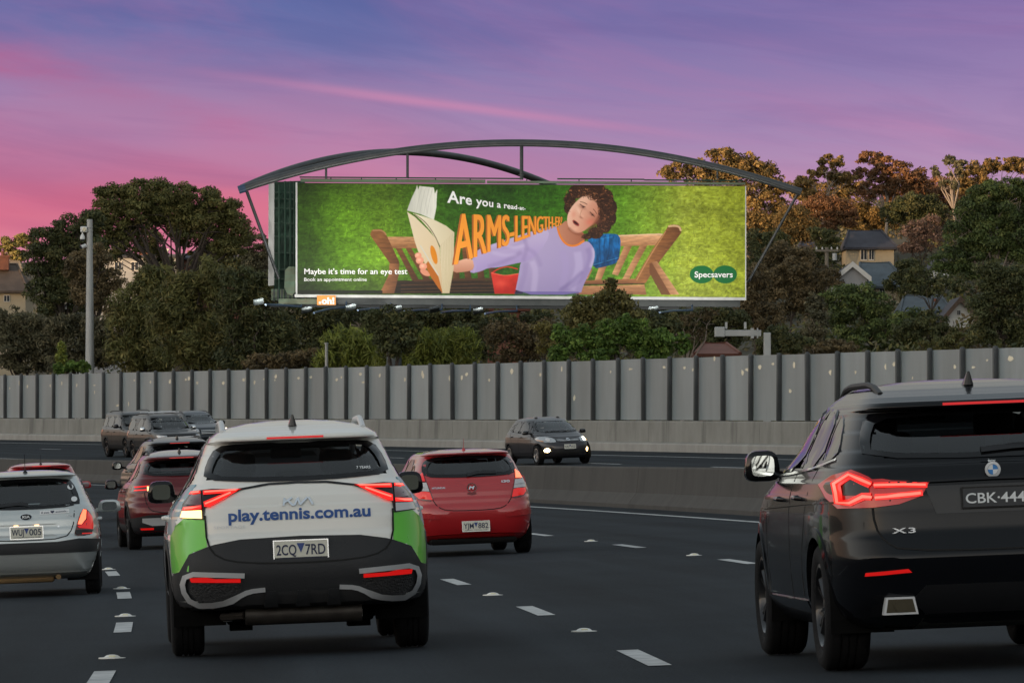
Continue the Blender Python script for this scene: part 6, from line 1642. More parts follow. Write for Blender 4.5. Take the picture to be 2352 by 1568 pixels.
for sg in (1, -1):
    M_ = (lambda p: p) if sg > 0 else mirror
    c.panel('bumper_recess', M_([(.42, .535), (.76, .565), (.78, .47), (.72, .405), (.60, .405), (.42, .47)]), 'rear', mat('honeycomb_black', (.010, .010, .011), .6, bump=(70, 1.0)), .012, .02)
    c.panel('rear_reflector', M_([(.43, .528), (.76, .540), (.77, .572), (.66, .574), (.60, .560), (.43, .556)]), 'rear', red_soft, .018, .014)
    c.panel('bumper_trim', M_(ribbon([(.40, .575), (.60, .588), (.79, .600), (.822, .50), (.755, .385), (.58, .385), (.46, .425), (.37, .468), (.26, .475)], .034, smooth=1)), 'rear', silver_tr, .024, .025)
    # tail lamp: black housing, red lens, lit strips
    lamp = c.panel('tail_light', M_([(.385, 1.170), (.60, 1.182), (.735, 1.170), (.80, 1.085), (.825, .985), (.665, .970), (.650, 1.055), (.60, 1.085)]), 'rear', gloss_black, .010, .02)
    c.panel('lens', M_([(.672, 1.165), (.725, 1.158), (.785, 1.08), (.672, 1.065)]), 'rear', dark_red, .014, .01, parent=lamp)
    c.panel('led_strip', M_([(.395, 1.170), (.655, 1.168), (.655, 1.140), (.47, 1.148)]), 'rear', red_on, .016, .01, parent=lamp)
    c.panel('led_strip', M_([(.42, 1.158), (.50, 1.150), (.657, 1.092), (.657, 1.050), (.62, 1.055)]), 'rear', red_on, .016, .01, parent=lamp)
    c.panel('led_strip', M_([(.672, 1.168), (.735, 1.164), (.75, 1.145), (.672, 1.148)]), 'rear', red_on, .018, .01, parent=lamp)
    c.panel('led_strip', M_([(.672, 1.068), (.79, 1.060), (.80, 1.040), (.672, 1.044)]), 'rear', red_on, .018, .01, parent=lamp)
    for pa in ([(.43, 1.163), (.645, 1.156)], [(.47, 1.146), (.645, 1.076)], [(.68, 1.158), (.735, 1.154)], [(.68, 1.056), (.785, 1.050)]):
        c.panel('led_core', M_(ribbon(pa, .011, smooth=0)), 'rear', red_core, .021, .006, parent=lamp)
    tl = c.panel('turn_lens', M_([(.672, 1.036), (.80, 1.034), (.815, .988), (.672, .978)]), 'rear', amber_on if sg < 0 else clear_lens, .018, .01, parent=lamp)
    tl['label'] = 'lit amber turn signal' if sg < 0 else 'unlit clear turn lens'
c.panel('brake_light', [(-.20, 1.519), (.20, 1.519), (.20, 1.531), (-.20, 1.531)], 'rear', red_soft, .006, .01)
c.text('play.tennis.com.au', 'rear', -.50, .50, .955, .082, wrap_navy, bold=.028, spacing=1.0)
c.text('SPORTAGE', 'rear', -.60, -.38, .905, .020, silver_tr, bold=.01, spacing=1.1)
for path in ([(-.107, 1.048), (-.097, 1.100)], [(-.100, 1.070), (-.045, 1.100)], [(-.075, 1.082), (-.045, 1.050), (-.030, 1.050)], [(-.030, 1.050), (-.005, 1.098)], [(-.005, 1.100), (.008, 1.050)], [(.008, 1.050), (.062, 1.100)], [(.070, 1.100), (.098, 1.050)]):
    c.panel('badge', ribbon(path, .014, smooth=0), 'rear', chrome, .012, .01, .03)
c.text('7 YEARS', 'rear', .42, .52, 1.285, .018, plate_wt, off=.006, bold=.02)
c.plate('rear', 0.0, .735, .372, .134, '2CQ', '7RD', slogan='VICTORIA - THE EDUCATION STATE', off=.018)
c.mirrors(3.02, 1.165, .12, gloss_black, (.18, .098, .165))
c.rails(.80, 2.75, .50, silver_tr, .055, .022); c.antenna(.85, gloss_black, .075)
c.cabin(2.42, 1.40, 1.0, 1.32, heads=3); c.arches(blackp, .07)
c.panel('sill', [(1.42, .24), (3.32, .24), (3.32, .42), (1.42, .42)], 'left', blackp, .006, .02, sym=True)
# exhaust and suspension below the bumper
MB().tube([(-.72, -.42, .29), (-.72, .40, .29)], .075, 14).tube([(-.72, .40, .29), (-.55, .55, .28), (.3, .52, .30)], .03, 8).build('muffler', mat('exhaust_steel', (.07, .062, .055), .5, metal=.6, var=(8, (.03, .026, .022), .8)), c.root, True)
MB().box((-.15, 0, .26), (.30, 1.05, .10), None, .03).tube([(0, -.75, .34), (0, .75, .34)], .04, 8).box((-.1, .42, .22), (.3, .16, .10)).box((-.1, -.42, .22), (.3, .16, .10)).build('rear_axle', under_m, c.root, True)
MB().box((-.45, .52, .27), (.10, .06, .05)).build('tow_bracket', silver_tr, c.root)
MB().box((-.45, -.40, .27), (.06, .07, .05)).build('tow_bracket', silver_tr, c.root)
c.finish()

# ================================================================== black SUV at right
x3_black = paint('black_metallic', (0.004, 0.0045, 0.006), 0.0, .2, .42, .06)
X3 = [(.24, .42, 4.3, .80), (.31, .14, 4.55, .88), (.40, .06, 4.66, .925), (.55, .02, 4.71, .94), (.66, .0, 4.71, .945), (.78, .05, 4.68, .945), (.92, .07, 4.6, .942), (1.02, .08, 4.3, .93), (1.10, .10, 3.85, .905), (1.18, .15, 3.5, .862), (1.27, .23, 3.3, .805), (1.38, .36, 3.05, .755), (1.46, .46, 2.88, .715), (1.495, .51, 2.80, .70), (1.510, .32, 2.76, .69), (1.545, .35, 2.68, .668), (1.58, .50, 2.55, .63), (1.62, .75, 2.42, .57), (1.65, 1.05, 2.25, .48), (1.668, 1.35, 2.1, .34), (1.678, 1.6, 1.9, .16)]
c = Car('suv', 'glossy black SUV with glowing red tail lights filling the right edge', 'car', X3, 4.71, .93, 2.864, .372, .27, .945, x3_black, (34.2, 3.80), yaw=math.radians(1.6), N=150, M=96, rim=('y', rim_black), scale=1.03)
c.window('rear_window', [(-.715, 1.228), (0, 1.205), (.715, 1.228), (.71, 1.34), (.650, 1.475), (.4, 1.488), (0, 1.492), (-.4, 1.488), (-.650, 1.475), (-.71, 1.34)], 'rear', GLM, frit=.05)
c.window('windscreen', [(-.68, 1.16), (.68, 1.16), (.58, 1.55), (-.58, 1.55)], 'front', GL, frit=.06)
c.sides(([(.72, 1.24), (1.22, 1.20), (1.32, 1.50), (1.05, 1.46), (.82, 1.34)], [(1.30, 1.19), (2.05, 1.165), (2.05, 1.535), (1.42, 1.515)], [(2.12, 1.165), (3.30, 1.145), (2.75, 1.50), (2.12, 1.535)]),
        ([(2.08, 1.15), (2.10, .60), (2.12, .36)], [(1.20, 1.18), (1.30, .98), (1.55, .62), (1.58, .36)], [(3.2, 1.1), (3.28, .8), (3.2, .36)]), 0, 0, handles=((1.62, 1.00), (2.50, .99)), glassm=GLD)
c.line('window_trim', [(.70, 1.225), (1.25, 1.185), (2.1, 1.15), (3.3, 1.13)], 'left', .014, chrome, .010, sym=True)
c.line('shoulder_crease', [(.10, .985), (1.2, .975), (2.2, .955), (3.5, .93)], 'left', .010, x3_black, .012, sym=True)
c.panel('rear_bumper', [(-.90, .27), (.90, .27), (.90, .62), (.72, .66), (.60, .66), (.55, .65), (-.55, .65), (-.60, .66), (-.72, .66), (-.90, .62)], 'rear', x3_black, .010, .014)
c.panel('bumper_insert', [(-.42, .50), (.42, .50), (.50, .42), (.42, .345), (-.42, .345), (-.50, .42)], 'rear', mat('diffuser_black', (.008, .008, .009), .35), .020, .02)
c.panel('diffuser', [(-.45, .25), (.45, .25), (.42, .345), (-.42, .345)], 'rear', mat('grey_diffuser', (.10, .10, .085), .4, metal=.5), .012, .02)
c.line('tailgate_gap', [(-.70, 1.00), (-.69, .84), (-.64, .75), (-.55, .70), (0, .685), (.55, .70), (.64, .75), (.69, .84), (.70, 1.00)], 'rear', .010, off=.004)
c.panel('tailgate_crease', [(-.60, 1.076), (0, 1.082), (.60, 1.076), (.60, 1.086), (0, 1.094), (-.60, 1.086)], 'rear', x3_black, .020, .025)
c.panel('plate_recess', [(-.34, .90), (.34, .90), (.40, 1.06), (-.40, 1.06)], 'rear', mat('recess_black', (.006, .006, .007), .3), .003, .004)
for sg in (1, -1):
    M_ = (lambda p: p) if sg > 0 else mirror
    lamp = c.panel('tail_light', M_([(.915, 1.085), (.86, 1.135), (.78, 1.165), (.70, 1.120), (.685, 1.105), (.37, 1.082), (.42, 1.005), (.55, .962), (.69, .948), (.86, .948), (.90, 1.01)]), 'rear', lamp_red, .012, .02)
    c.panel('lamp_inset', M_([(.835, 1.075), (.79, 1.105), (.705, 1.07), (.705, 1.02), (.76, 1.015), (.83, 1.02)]), 'rear', gloss_black, .016, .01, parent=lamp)
    c.panel('led_strip', M_(ribbon([(.695, 1.075), (.735, 1.098), (.79, 1.128), (.852, 1.085), (.848, .985), (.80, .980), (.735, 1.012), (.695, 1.010)], .040, smooth=0)), 'rear', red_on, .020, .01, parent=lamp)
    c.panel('led_strip', M_(ribbon([(.675, 1.072), (.52, 1.070), (.385, 1.062)], .030, smooth=0)), 'rear', red_on, .020, .01, parent=lamp)
    c.panel('led_strip', M_(ribbon([(.675, 1.004), (.55, 1.010), (.415, 1.020)], .030, smooth=0)), 'rear', red_on, .020, .01, parent=lamp)
    for pa in ([(.690, 1.078), (.735, 1.101), (.79, 1.131), (.857, 1.087), (.852, .982), (.80, .977), (.735, 1.010), (.690, 1.007)], [(.675, 1.072), (.52, 1.070), (.395, 1.063)], [(.675, 1.004), (.55, 1.010), (.425, 1.019)]):
        c.panel('led_core', M_(ribbon(pa, .013, smooth=0)), 'rear', red_core, .025, .006, parent=lamp)
    c.panel('rear_reflector', M_([(.50, .575), (.75, .562), (.745, .580), (.52, .596)]), 'rear', red_soft, .016, .012)
    hx, hn = c.cast('rear', .57 * sg, .385); e = hx - Vector((c.ro, 0, 0)); y0 = -.57 * sg
    MB().prism([(e.x - .065, y0 + a, .385 + b) for a, b in ((-.10, -.05), (.10, -.05), (.085, .05), (-.08, .05))], (.08, 0, 0)).build('exhaust_tip', silver_tr, c.root)
    MB().prism([(e.x - .067, y0 + a, .385 + b) for a, b in ((-.085, -.038), (.085, -.038), (.072, .038), (-.068, .038))], (.002, 0, 0)).tube([(e.x - .075, y0, .385), (e.x - .066, y0, .385)], .038, 14).build('exhaust_inside', mat('exhaust_brown', (.06, .05, .03), .5, metal=.6), c.root)
    c.panel('bumper_vent', M_([(.47, .33), (.72, .33), (.70, .45), (.50, .46)]), 'rear', gloss_black, .013, .01)
c.panel('brake_light', [(-.24, 1.517), (.24, 1.517), (.24, 1.530), (-.24, 1.530)], 'rear', red_soft, .006, .01)
hx, hn = c.cast('rear', 0, 1.140); e = hx - Vector((c.ro, 0, 0))
bd = MB().lathe([(0, -.020), (.045, -.018), (.048, -.010), (.048, .01)], 28, 'x', e[:]).build('badge', gloss_black, c.root, True)
MB().lathe([(.030, -.0215), (.031, -.0225), (.0455, -.0215), (.046, -.018)], 28, 'x', e[:]).build('badge_ring', silver_tr, bd, True)
for q in range(4):
    pts = [(e.x - .0225, e.y, e.z)] + [(e.x - .0225, e.y - .029 * math.cos(q * math.pi / 2 + a), e.z + .029 * math.sin(q * math.pi / 2 + a)) for a in np.linspace(0, math.pi / 2, 8)]
    link('badge_quarter', pydata('badge_quarter', pts, [tuple(range(9))]), mat('badge_blue', (.04, .22, .55), .4) if q % 2 == 0 else mat('badge_white', (.75, .76, .76), .4), bd)
c.text('BMW', 'rear', -.022, .022, 1.1735, .009, plate_wt, off=.024, bold=.03, parent=bd)
c.text('X3', 'rear', -.595, -.465, .797, .031, silver_tr, off=.008, bold=.015, spacing=1.15)
c.plate('rear', 0, .985, .372, .107, 'CBK\u00b7444', '', 'black', off=.022)
c.panel('wiper', ribbon([(-.05, 1.245), (.2, 1.265), (.46, 1.26)], .03), 'rear', blackp, .02, .02)
c.mirrors(3.18, 1.20, .13, gloss_black, (.20, .105, .19))
c.rails(.75, 2.75, .54, blackp, .028, .02); c.antenna(.95, x3_black, .075)
c.cabin(2.45, 1.42, 1.05, 1.38, heads=3); c.arches(gloss_black, .06)
c.panel('sill', [(1.42, .26), (3.40, .26), (3.40, .40), (1.42, .40)], 'left', x3_black, .012, .02, sym=True)
c.finish()

# ================================================================== red hatchback
red_p = paint('solid_red', (0.42, 0.012, 0.016), .1, .35)
c = Car('hatchback', 'bright red hatchback ahead of the black SUV, with a chrome badge on its tailgate', 'car', HATCH_ROWS, 4.245, .80, 2.65, .315, .205, .8875, red_p, (76.5, 3.26), yaw=math.radians(2.2), N=130, M=80, rim=('5', rim_silver), scale=.965)
c.window('rear_window', [(-.63, 1.10), (-.3, 1.082), (0, 1.078), (.3, 1.082), (.63, 1.10), (.655, 1.21), (.60, 1.335), (.45, 1.37), (0, 1.382), (-.45, 1.37), (-.60, 1.335), (-.655, 1.21)], 'rear', GLM, frit=.075)
c.window('windscreen', [(-.66, 1.0), (.66, 1.0), (.56, 1.35), (-.56, 1.35)], 'front', GL, frit=.06)
c.sides(([(.62, 1.10), (.88, 1.02), (.95, 1.28), (.80, 1.26)], [(.95, 1.02), (1.72, .99), (1.72, 1.365), (1.05, 1.34)], [(1.78, .99), (2.95, .97), (2.35, 1.34), (1.78, 1.365)]),
        ([(1.75, .98), (1.78, .30)], [(.90, 1.0), (1.0, .85), (1.2, .5), (1.22, .30)], [(2.85, .95), (2.9, .3)]), 0, 0, handles=((1.15, .86), (2.0, .86)))
c.line('tailgate_gap', [(-.60, .97), (-.56, .80), (-.48, .68), (-.36, .632), (0, .622), (.36, .632), (.48, .68), (.56, .80), (.60, .97)], 'rear', .012, off=.002)
c.panel('rear_bumper', [(-.85, .24), (.85, .24), (.85, .56), (.80, .64), (.52, .66), (.36, .612), (0, .602), (-.36, .612), (-.52, .66), (-.80, .64), (-.85, .56)], 'rear', red_p, .012, .018)
c.panel('plate_recess', [(-.36, .31), (.36, .31), (.40, .50), (-.40, .50)], 'rear', mat('recess_red', (.30, .010, .012), .45), .006, .004)
c.panel('bumper_lip', [(-.85, .215), (.85, .215), (.85, .29), (.42, .315), (-.42, .315), (-.85, .29)], 'rear', red_p, .022, .02)
c.panel('rub_strip', [(.46, .52), (.86, .545), (.86, .60), (.60, .60), (.46, .57)], 'rear', red_p, .024, .014, sym=True)
for sg in (1, -1):
    M_ = (lambda p: p) if sg > 0 else mirror
    lamp = c.panel('tail_light', M_([(.635, 1.19), (.70, 1.13), (.77, .98), (.785, .86), (.73, .79), (.525, .762), (.58, .93), (.61, 1.03)]), 'rear', dark_red, .010, .02, smooth=1)
    c.panel('brake_lens', M_([(.640, 1.165), (.69, 1.12), (.725, 1.045), (.625, 1.045)]), 'rear', red_hot if sg > 0 else red_soft, .016, .01, parent=lamp)
    c.panel('clear_strip', M_([(.612, 1.025), (.735, 1.025), (.765, .92), (.585, .905)]), 'rear', clear_lens, .016, .01, parent=lamp)
    c.panel('strip_bar', M_([(.602, .972), (.75, .976), (.752, .966), (.600, .962)]), 'rear', silver_tr, .020, .01, parent=lamp)
    c.panel('lower_lens', M_([(.580, .893), (.765, .908), (.765, .86), (.72, .808), (.55, .785)]), 'rear', red_soft, .016, .01, parent=lamp)
c.panel('brake_light', [(-.16, 1.409), (.16, 1.409), (.16, 1.418), (-.16, 1.418)], 'rear', red_lens, .006, .01)
hx, hn = c.cast('rear', 0, .935); e = hx - Vector((c.ro, 0, 0))
bd = MB().lathe([(0, -.016), (.060, -.014), (.066, -.006), (.066, .01)], 28, 'x', e[:]).build('badge', red_p, c.root, True); bd.scale = (1, 1, 1)
MB().lathe([(.056, -.018), (.066, -.018), (.068, -.008)], 28, 'x', e[:]).build('badge_ring', chrome, bd, True)
for pa in ([(-.036, -.026), (-.012, .026)], [(.012, -.026), (.036, .026)], [(-.022, .004), (.022, -.004)]):
    c.panel('badge_stroke', [(u, .935 + v) for u, v in ribbon(pa, .017, smooth=0)], 'rear', chrome, .022, .006, .03, parent=bd)
c.panel('handle_recess', [(-.06, .875), (.06, .875), (.065, .845), (.0, .832), (-.065, .845)], 'rear', mat('recess_dark_red', (.16, .006, .008), .4), .003, .003)
c.text('HYUNDAI', 'rear', -.55, -.37, .935, .026, chrome, bold=.02, off=.008)
c.text('i30', 'rear', .42, .54, .99, .034, chrome, bold=.03, off=.008)
c.plate('rear', .03, .405, .372, .134, 'YJM', '882', slogan='VICTORIA - THE PLACE TO BE', off=.03)
c.panel('wiper', ribbon([(-.05, 1.10), (.12, 1.135), (.36, 1.128)], .035), 'rear', blackp, .02, .02)
c.mirrors(2.72, 1.0, .14, red_p, (.16, .11, .15)); c.antenna(.85, red_p, .04, rod=.16); c.cabin(2.2, 1.25, .92, 1.20, heads=2, w=.62); c.arches(red_p, .04, .006)
c.line('roof_ditch', [(.5, 0), (1, 0)], 'top', .001) if False else None
MB().box((-.5, 0, .20), (.5, 1.2, .08), None, .03).build('rear_beam', under_m, c.root, True)
c.finish()

# ================================================================== silver hatchback at the left edge
silver_p = paint('silver_paint', (0.50, 0.53, 0.52), .55, .32)
RIO = scaled(HATCH_ROWS, 4.245, 3.99, 1.476, 1.465, .8875, .8475)
c = Car('hatchback', 'silver hatchback with a black bumper strip at the left edge of the road', 'car', RIO, 3.99, .68, 2.50, .292, .185, .8475, silver_p, (63.2, -2.60), yaw=math.radians(-.5), N=130, M=80, rim=('7', rim_silver), scale=.945)
c.window('rear_window', [(-.62, 1.03), (0, 1.005), (.62, 1.03), (.625, 1.12), (.545, 1.325), (.45, 1.352), (0, 1.365), (-.45, 1.352), (-.545, 1.325), (-.625, 1.12)], 'rear', GL, frit=.06)
c.window('windscreen', [(-.64, 1.0), (.64, 1.0), (.53, 1.34), (-.53, 1.34)], 'front', GL, frit=.06)
c.sides(([(.95, 1.01), (1.60, .98), (1.60, 1.35), (1.02, 1.32)], [(1.66, .98), (2.72, .96), (2.2, 1.33), (1.66, 1.35)]), ([(1.63, .97), (1.66, .3)], [(.92, 1.0), (1.1, .5), (1.12, .3)]), 0, 0, handles=((1.1, .86), (1.9, .86)))
c.panel('bumper_strip', [(-.8475, .50), (.8475, .50), (.8475, .64), (.60, .655), (.35, .625), (-.35, .625), (-.60, .655), (-.8475, .64)], 'rear', blackp, .016, .02)
c.panel('rear_bumper', [(-.8475, .22), (.8475, .22), (.8475, .50), (-.8475, .50)], 'rear', silver_p, .010, .014)
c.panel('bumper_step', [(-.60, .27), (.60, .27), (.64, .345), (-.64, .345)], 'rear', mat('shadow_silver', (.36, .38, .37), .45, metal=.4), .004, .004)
c.panel('bumper_lip', [(-.75, .215), (.75, .215), (.72, .262), (-.72, .262)], 'rear', silver_p, .022, .02)
c.line('tailgate_gap', [(-.56, .98), (-.54, .78), (-.44, .665), (0, .65), (.44, .665), (.54, .78), (.56, .98)], 'rear', .012, off=.002)
c.panel('plate_recess', [(-.36, .665), (.36, .665), (.33, .83), (-.33, .83)], 'rear', mat('recess_silver', (.34, .36, .36), .4, metal=.5), -.002, .004)
c.panel('plate_ledge', [(-.34, .835), (.34, .835), (.34, .850), (-.34, .850)], 'rear', silver_p, .020, .02)
for sg in (1, -1):
    M_ = (lambda p: p) if sg > 0 else mirror
    lamp = c.panel('tail_light', M_([(.665, 1.0), (.70, .985), (.755, .92), (.770, .80), (.75, .715), (.715, .688), (.545, .690), (.575, .80), (.62, .93)]), 'rear', dark_red, .010, .02, smooth=1)
    c.panel('brake_lens', M_([(.655, .985), (.69, .975), (.68, .88), (.63, .815), (.59, .82), (.625, .92)]), 'rear', red_hot, .016, .01, parent=lamp)
    c.panel('turn_lens', M_([(.70, .965), (.75, .90), (.762, .80), (.755, .755), (.60, .775), (.585, .80), (.64, .81), (.69, .87)]), 'rear', red_soft, .016, .01, parent=lamp)
    c.panel('lower_lens', M_([(.560, .755), (.755, .745), (.735, .700), (.56, .700)]), 'rear', gloss_black, .016, .01, parent=lamp)
    c.panel('lower_strip', M_([(.63, .715), (.745, .715), (.740, .702), (.63, .702)]), 'rear', red_soft, .020, .01, parent=lamp)
for u in (-.12, .12):
    c.panel('plate_lamp', [(u - .025, .822), (u + .025, .822), (u + .025, .832), (u - .025, .832)], 'rear', mat('plate_lamp_glow', (1, .7, .4), .3, emit=((1, .55, .25), 2.5)), .015, .01)
c.panel('badge', [(.066 * math.cos(a), .925 + .034 * math.sin(a)) for a in np.linspace(0, 6.283, 25)[:-1]], 'rear', gloss_black, .010, .01, .03)
c.panel('badge_ring', [(.070 * math.cos(a), .925 + .038 * math.sin(a)) for a in np.linspace(0, 6.283, 25)[:-1]], 'rear', chrome, .008, .01, .03, hole=[(.062 * math.cos(a), .925 + .030 * math.sin(a)) for a in np.linspace(0, 6.283, 25)[:-1]])
c.text('KIA', 'rear', -.045, .045, .911, .028, plate_wt, bold=.03, off=.014)
c.panel('bumper_sticker', [(.16, .945), (.50, .955), (.50, 1.0), (.16, .99)], 'rear', plate_wt, .004, .003); c.text('If you \u2665 animals...', 'rear', .175, .49, .958, .020, plate_txt, off=.009, bold=.01, slope=.010)
c.text('LX', 'rear', .47, .54, .915, .020, silver_tr, bold=.02)
c.panel('lock', [(.37 + .012 * math.cos(a), .80 + .012 * math.sin(a)) for a in np.linspace(0, 6.283, 13)[:-1]], 'rear', chrome, .006, .006, .03)
c.plate('rear', 0, .745, .372, .134, 'WUJ', '005', slogan='VICTORIA - THE PLACE TO BE', off=.022)
c.panel('wiper', ribbon([(-.40, 1.05), (-.1, 1.075), (.03, 1.06)], .035), 'rear', blackp, .02, .02)
for u, z in ((.52, 1.25), (.56, 1.11)):
    c.panel('window_sticker', [(u + .035 * math.cos(a), z + .03 * math.sin(a)) for a in np.linspace(0, 6.283, 13)[:-1]], 'rear', plate_wt, .008, .002, .04)
c.mirrors(2.52, 1.0, .16, silver_p, (.18, .13, .15)); c.antenna(.62, gloss_black, .05, rod=.22); c.cabin(2.05, 1.15, .90, 1.18, heads=2, w=.60); c.arches(silver_p, .035, .006)
MB().tube([(-.60, -.35, .22), (-.35, -.32, .22)], .03, 10).box((-.3, .1, .20), (.4, .8, .08), None, .03).build('exhaust', mat('rusty_exhaust', (.20, .13, .06), .6, metal=.6), c.root, True)
c.finish()
# ================================================================== dark red SUV ahead of the wrapped one
qred = paint('deep_red', (0.11, 0.006, 0.009), .2, .3, .6, .2); qblack_roof = paint('black_roof', (0.02, 0.021, 0.024), .2, .25)
Q = scaled(SUV_ROWS, 4.66, 4.425, 1.655, 1.61, .93, .918)
def rear_suv(label, rows, L, ro, wb, wr, half, pm, pos, scale, yaw, roof=None, lamp_poly=None, H=1.61, glassm=GLM, amber=False, group='cars in the freeway traffic', mirror_m=None):
    c = Car('suv', label, 'car', rows, L, ro, wb, wr, .225, half, pm, pos, yaw=math.radians(yaw), N=110, M=64, rim=('5', rim_black), scale=scale, group=group)
    k = H / 1.655; w = half / .93; X = L / 4.66
    S = lambda p: [(u * w, z * k) for u, z in p]; SX = lambda p: [(x * X, z * k) for x, z in p]
    c.window('rear_window', S([(-.64, 1.235), (0, 1.215), (.64, 1.235), (.63, 1.36), (.555, 1.475), (0, 1.492), (-.555, 1.475), (-.63, 1.36)]), 'rear', glassm, frit=.07)
    c.window('windscreen', S([(-.66, 1.10), (.66, 1.10), (.54, 1.47), (-.54, 1.47)]), 'front', GL, frit=.06)
    c.sides((SX([(.66, 1.25), (1.02, 1.17), (1.10, 1.45), (.95, 1.44)]), SX([(1.10, 1.16), (1.98, 1.13), (1.98, 1.49), (1.22, 1.47)]), SX([(2.04, 1.13), (3.25, 1.11), (2.62, 1.48), (2.04, 1.49)])),
            (SX([(2.0, 1.12), (2.05, .36)]), SX([(1.05, 1.15), (1.42, .62), (1.45, .36)])), 0, 0, handles=((1.45 * X, .98 * k), (2.35 * X, .97 * k)), glassm=GLM)
    c.panel('rear_bumper', S([(-.93, .25), (.93, .25), (.93, .52), (.60, .58), (-.60, .58), (-.93, .52)]), 'rear', blackp, .010, .014)
    c.panel('skid_trim', S([(-.55, .40), (.55, .40), (.70, .46), (.70, .53), (-.70, .53), (-.70, .46)]), 'rear', silver_tr, .016, .014)
    c.line('tailgate_gap', S([(-.66, 1.0), (-.62, .72), (-.50, .62), (0, .60), (.50, .62), (.62, .72), (.66, 1.0)]), 'rear', .014, off=.003)
    c.panel('rear_reflector', S([(.52, .34), (.72, .34), (.73, .37), (.52, .37)]), 'rear', red_soft, .018, .012, sym=True)
    for sg in (1, -1):
        M_ = (lambda p: p) if sg > 0 else mirror
        lp = c.panel('tail_light', M_(S(lamp_poly)), 'rear', dark_red, .010, .02)
        xs = [p[0] for p in lamp_poly]; zs = [p[1] for p in lamp_poly]; x0, x1, z0, z1 = min(xs), max(xs), min(zs), max(zs)
        c.panel('led_strip', M_(S([(x0 + .05, z1 - .03), (x1 - .04, z1 - .045), (x1 - .05, z1 - .065), (x0 + .05, z1 - .05)])), 'rear', red_on, .016, .01, parent=lp)
        c.panel('led_strip', M_(S([(x0 + .10, z0 + .04), (x1 - .03, z0 + .035), (x1 - .05, z0 + .055), (x0 + .10, z0 + .06)])), 'rear', red_on, .016, .01, parent=lp)
        if amber: c.panel('turn_lens', M_(S([(x0 + .02, z0 + .03), (x0 + .10, z0 + .03), (x0 + .10, z0 + .10), (x0 + .02, z0 + .09)])), 'rear', amber_on if sg < 0 else amber_lens, .018, .01, parent=lp)
    c.panel('brake_light', S([(-.20, 1.519), (.20, 1.519), (.20, 1.531), (-.20, 1.531)]), 'rear', red_soft, .006, .01)
    c.plate('rear', 0, .80 * k, .372, .134, '', '', off=.018)
    c.mirrors(3.0 * X, 1.10 * k, .17, mirror_m or gloss_black, (.18, .10, .16)); c.rails(.80, 2.6, .50, blackp, .05, .02); c.antenna(.85, gloss_black, .07)
    c.cabin(2.35 * X, 1.35 * X, 1.0 * k, 1.30 * k, heads=3); c.arches(blackp, .07)
    c.panel('sill', SX([(1.42, .24), (3.32, .24), (3.32, .42), (1.42, .42)]), 'left', blackp, .006, .02, sym=True)
    if roof:
        rp = [(.42 * X, -.50), (1.0, -.52), (2.2 * X, -.50), (2.45 * X, -.30), (2.5 * X, 0), (2.45 * X, .30), (2.2 * X, .50), (1.0, .52), (.42 * X, .50), (.40 * X, 0)]
        c.panel('roof_panel', rp, 'top', roof, .004, .004, .10)
    return c.finish()
rear_suv('dark red SUV with a blinking amber light just ahead of the wrapped SUV', Q, 4.425, .85, 2.665, .35, .918, qred, (91.5, .02), .97, 1.2, roof=qblack_roof, lamp_poly=[(.50, 1.075), (.72, 1.105), (.84, 1.06), (.84, .98), (.70, .955), (.52, 1.00)], amber=True)
dgrey = paint('dark_grey_metallic', (0.016, 0.016, 0.019), .2, .3, .5, .2)
rear_suv('charcoal SUV with a thin red light bar beyond the dark red one', scaled(SUV_ROWS, 4.66, 4.66, 1.655, 1.68, .93, .93), 4.66, .99, 2.69, .36, .93, dgrey, (127, 2.35), 1.08, 1.5, lamp_poly=[(.36, 1.09), (.70, 1.11), (.84, 1.08), (.82, 1.02), (.60, 1.03), (.36, 1.05)], H=1.68)
white_p = paint('pearl_white', (0.70, 0.71, 0.72), .1, .3)
rear_suv('pale SUV cut off by the left picture edge, one red lamp showing', scaled(SUV_ROWS, 4.66, 4.5, 1.655, 1.66, .93, .91), 4.5, .95, 2.7, .35, .91, white_p, (113, -3.02), 1.0, 0, lamp_poly=[(.66, 1.40), (.74, 1.36), (.84, 1.10), (.85, .95), (.70, .93), (.70, 1.15)], H=1.66)

# red hatch ahead of the silver one
red2 = paint('bright_red', (0.46, 0.014, 0.020), .1, .32)
c = Car('hatchback', 'small red hatchback half hidden beyond the silver one', 'car', scaled(HATCH_ROWS, 4.245, 4.0, 1.476, 1.49, .8875, .85), 4.0, .72, 2.5, .30, .19, .85, red2, (106, -1.75), yaw=math.radians(0), N=110, M=64, scale=.95)
c.window('rear_window', [(-.60, 1.10), (0, 1.08), (.60, 1.10), (.60, 1.20), (.53, 1.36), (0, 1.385), (-.53, 1.36), (-.60, 1.20)], 'rear', GLM, frit=.06)
c.window('windscreen', [(-.64, 1.0), (.64, 1.0), (.53, 1.36), (-.53, 1.36)], 'front', GL, frit=.06)
c.sides(([(.90, 1.03), (1.60, 1.0), (1.60, 1.37), (1.0, 1.34)], [(1.66, 1.0), (2.72, .98), (2.2, 1.35), (1.66, 1.37)]), ([(1.63, .99), (1.66, .3)],), 0, 0, handles=((1.1, .88),))
c.panel('brake_light', [(-.18, 1.420), (.18, 1.420), (.18, 1.430), (-.18, 1.430)], 'rear', red_soft, .006, .01)
for sg in (1, -1):
    M_ = (lambda p: p) if sg > 0 else mirror
    lp = c.panel('tail_light', M_([(.60, 1.14), (.68, 1.10), (.74, .92), (.70, .78), (.58, .78), (.60, .95)]), 'rear', red_soft, .010, .02, smooth=1)
    c.panel('clear_strip', M_([(.62, .92), (.73, .92), (.73, .88), (.62, .88)]), 'rear', clear_lens, .016, .01, parent=lp)
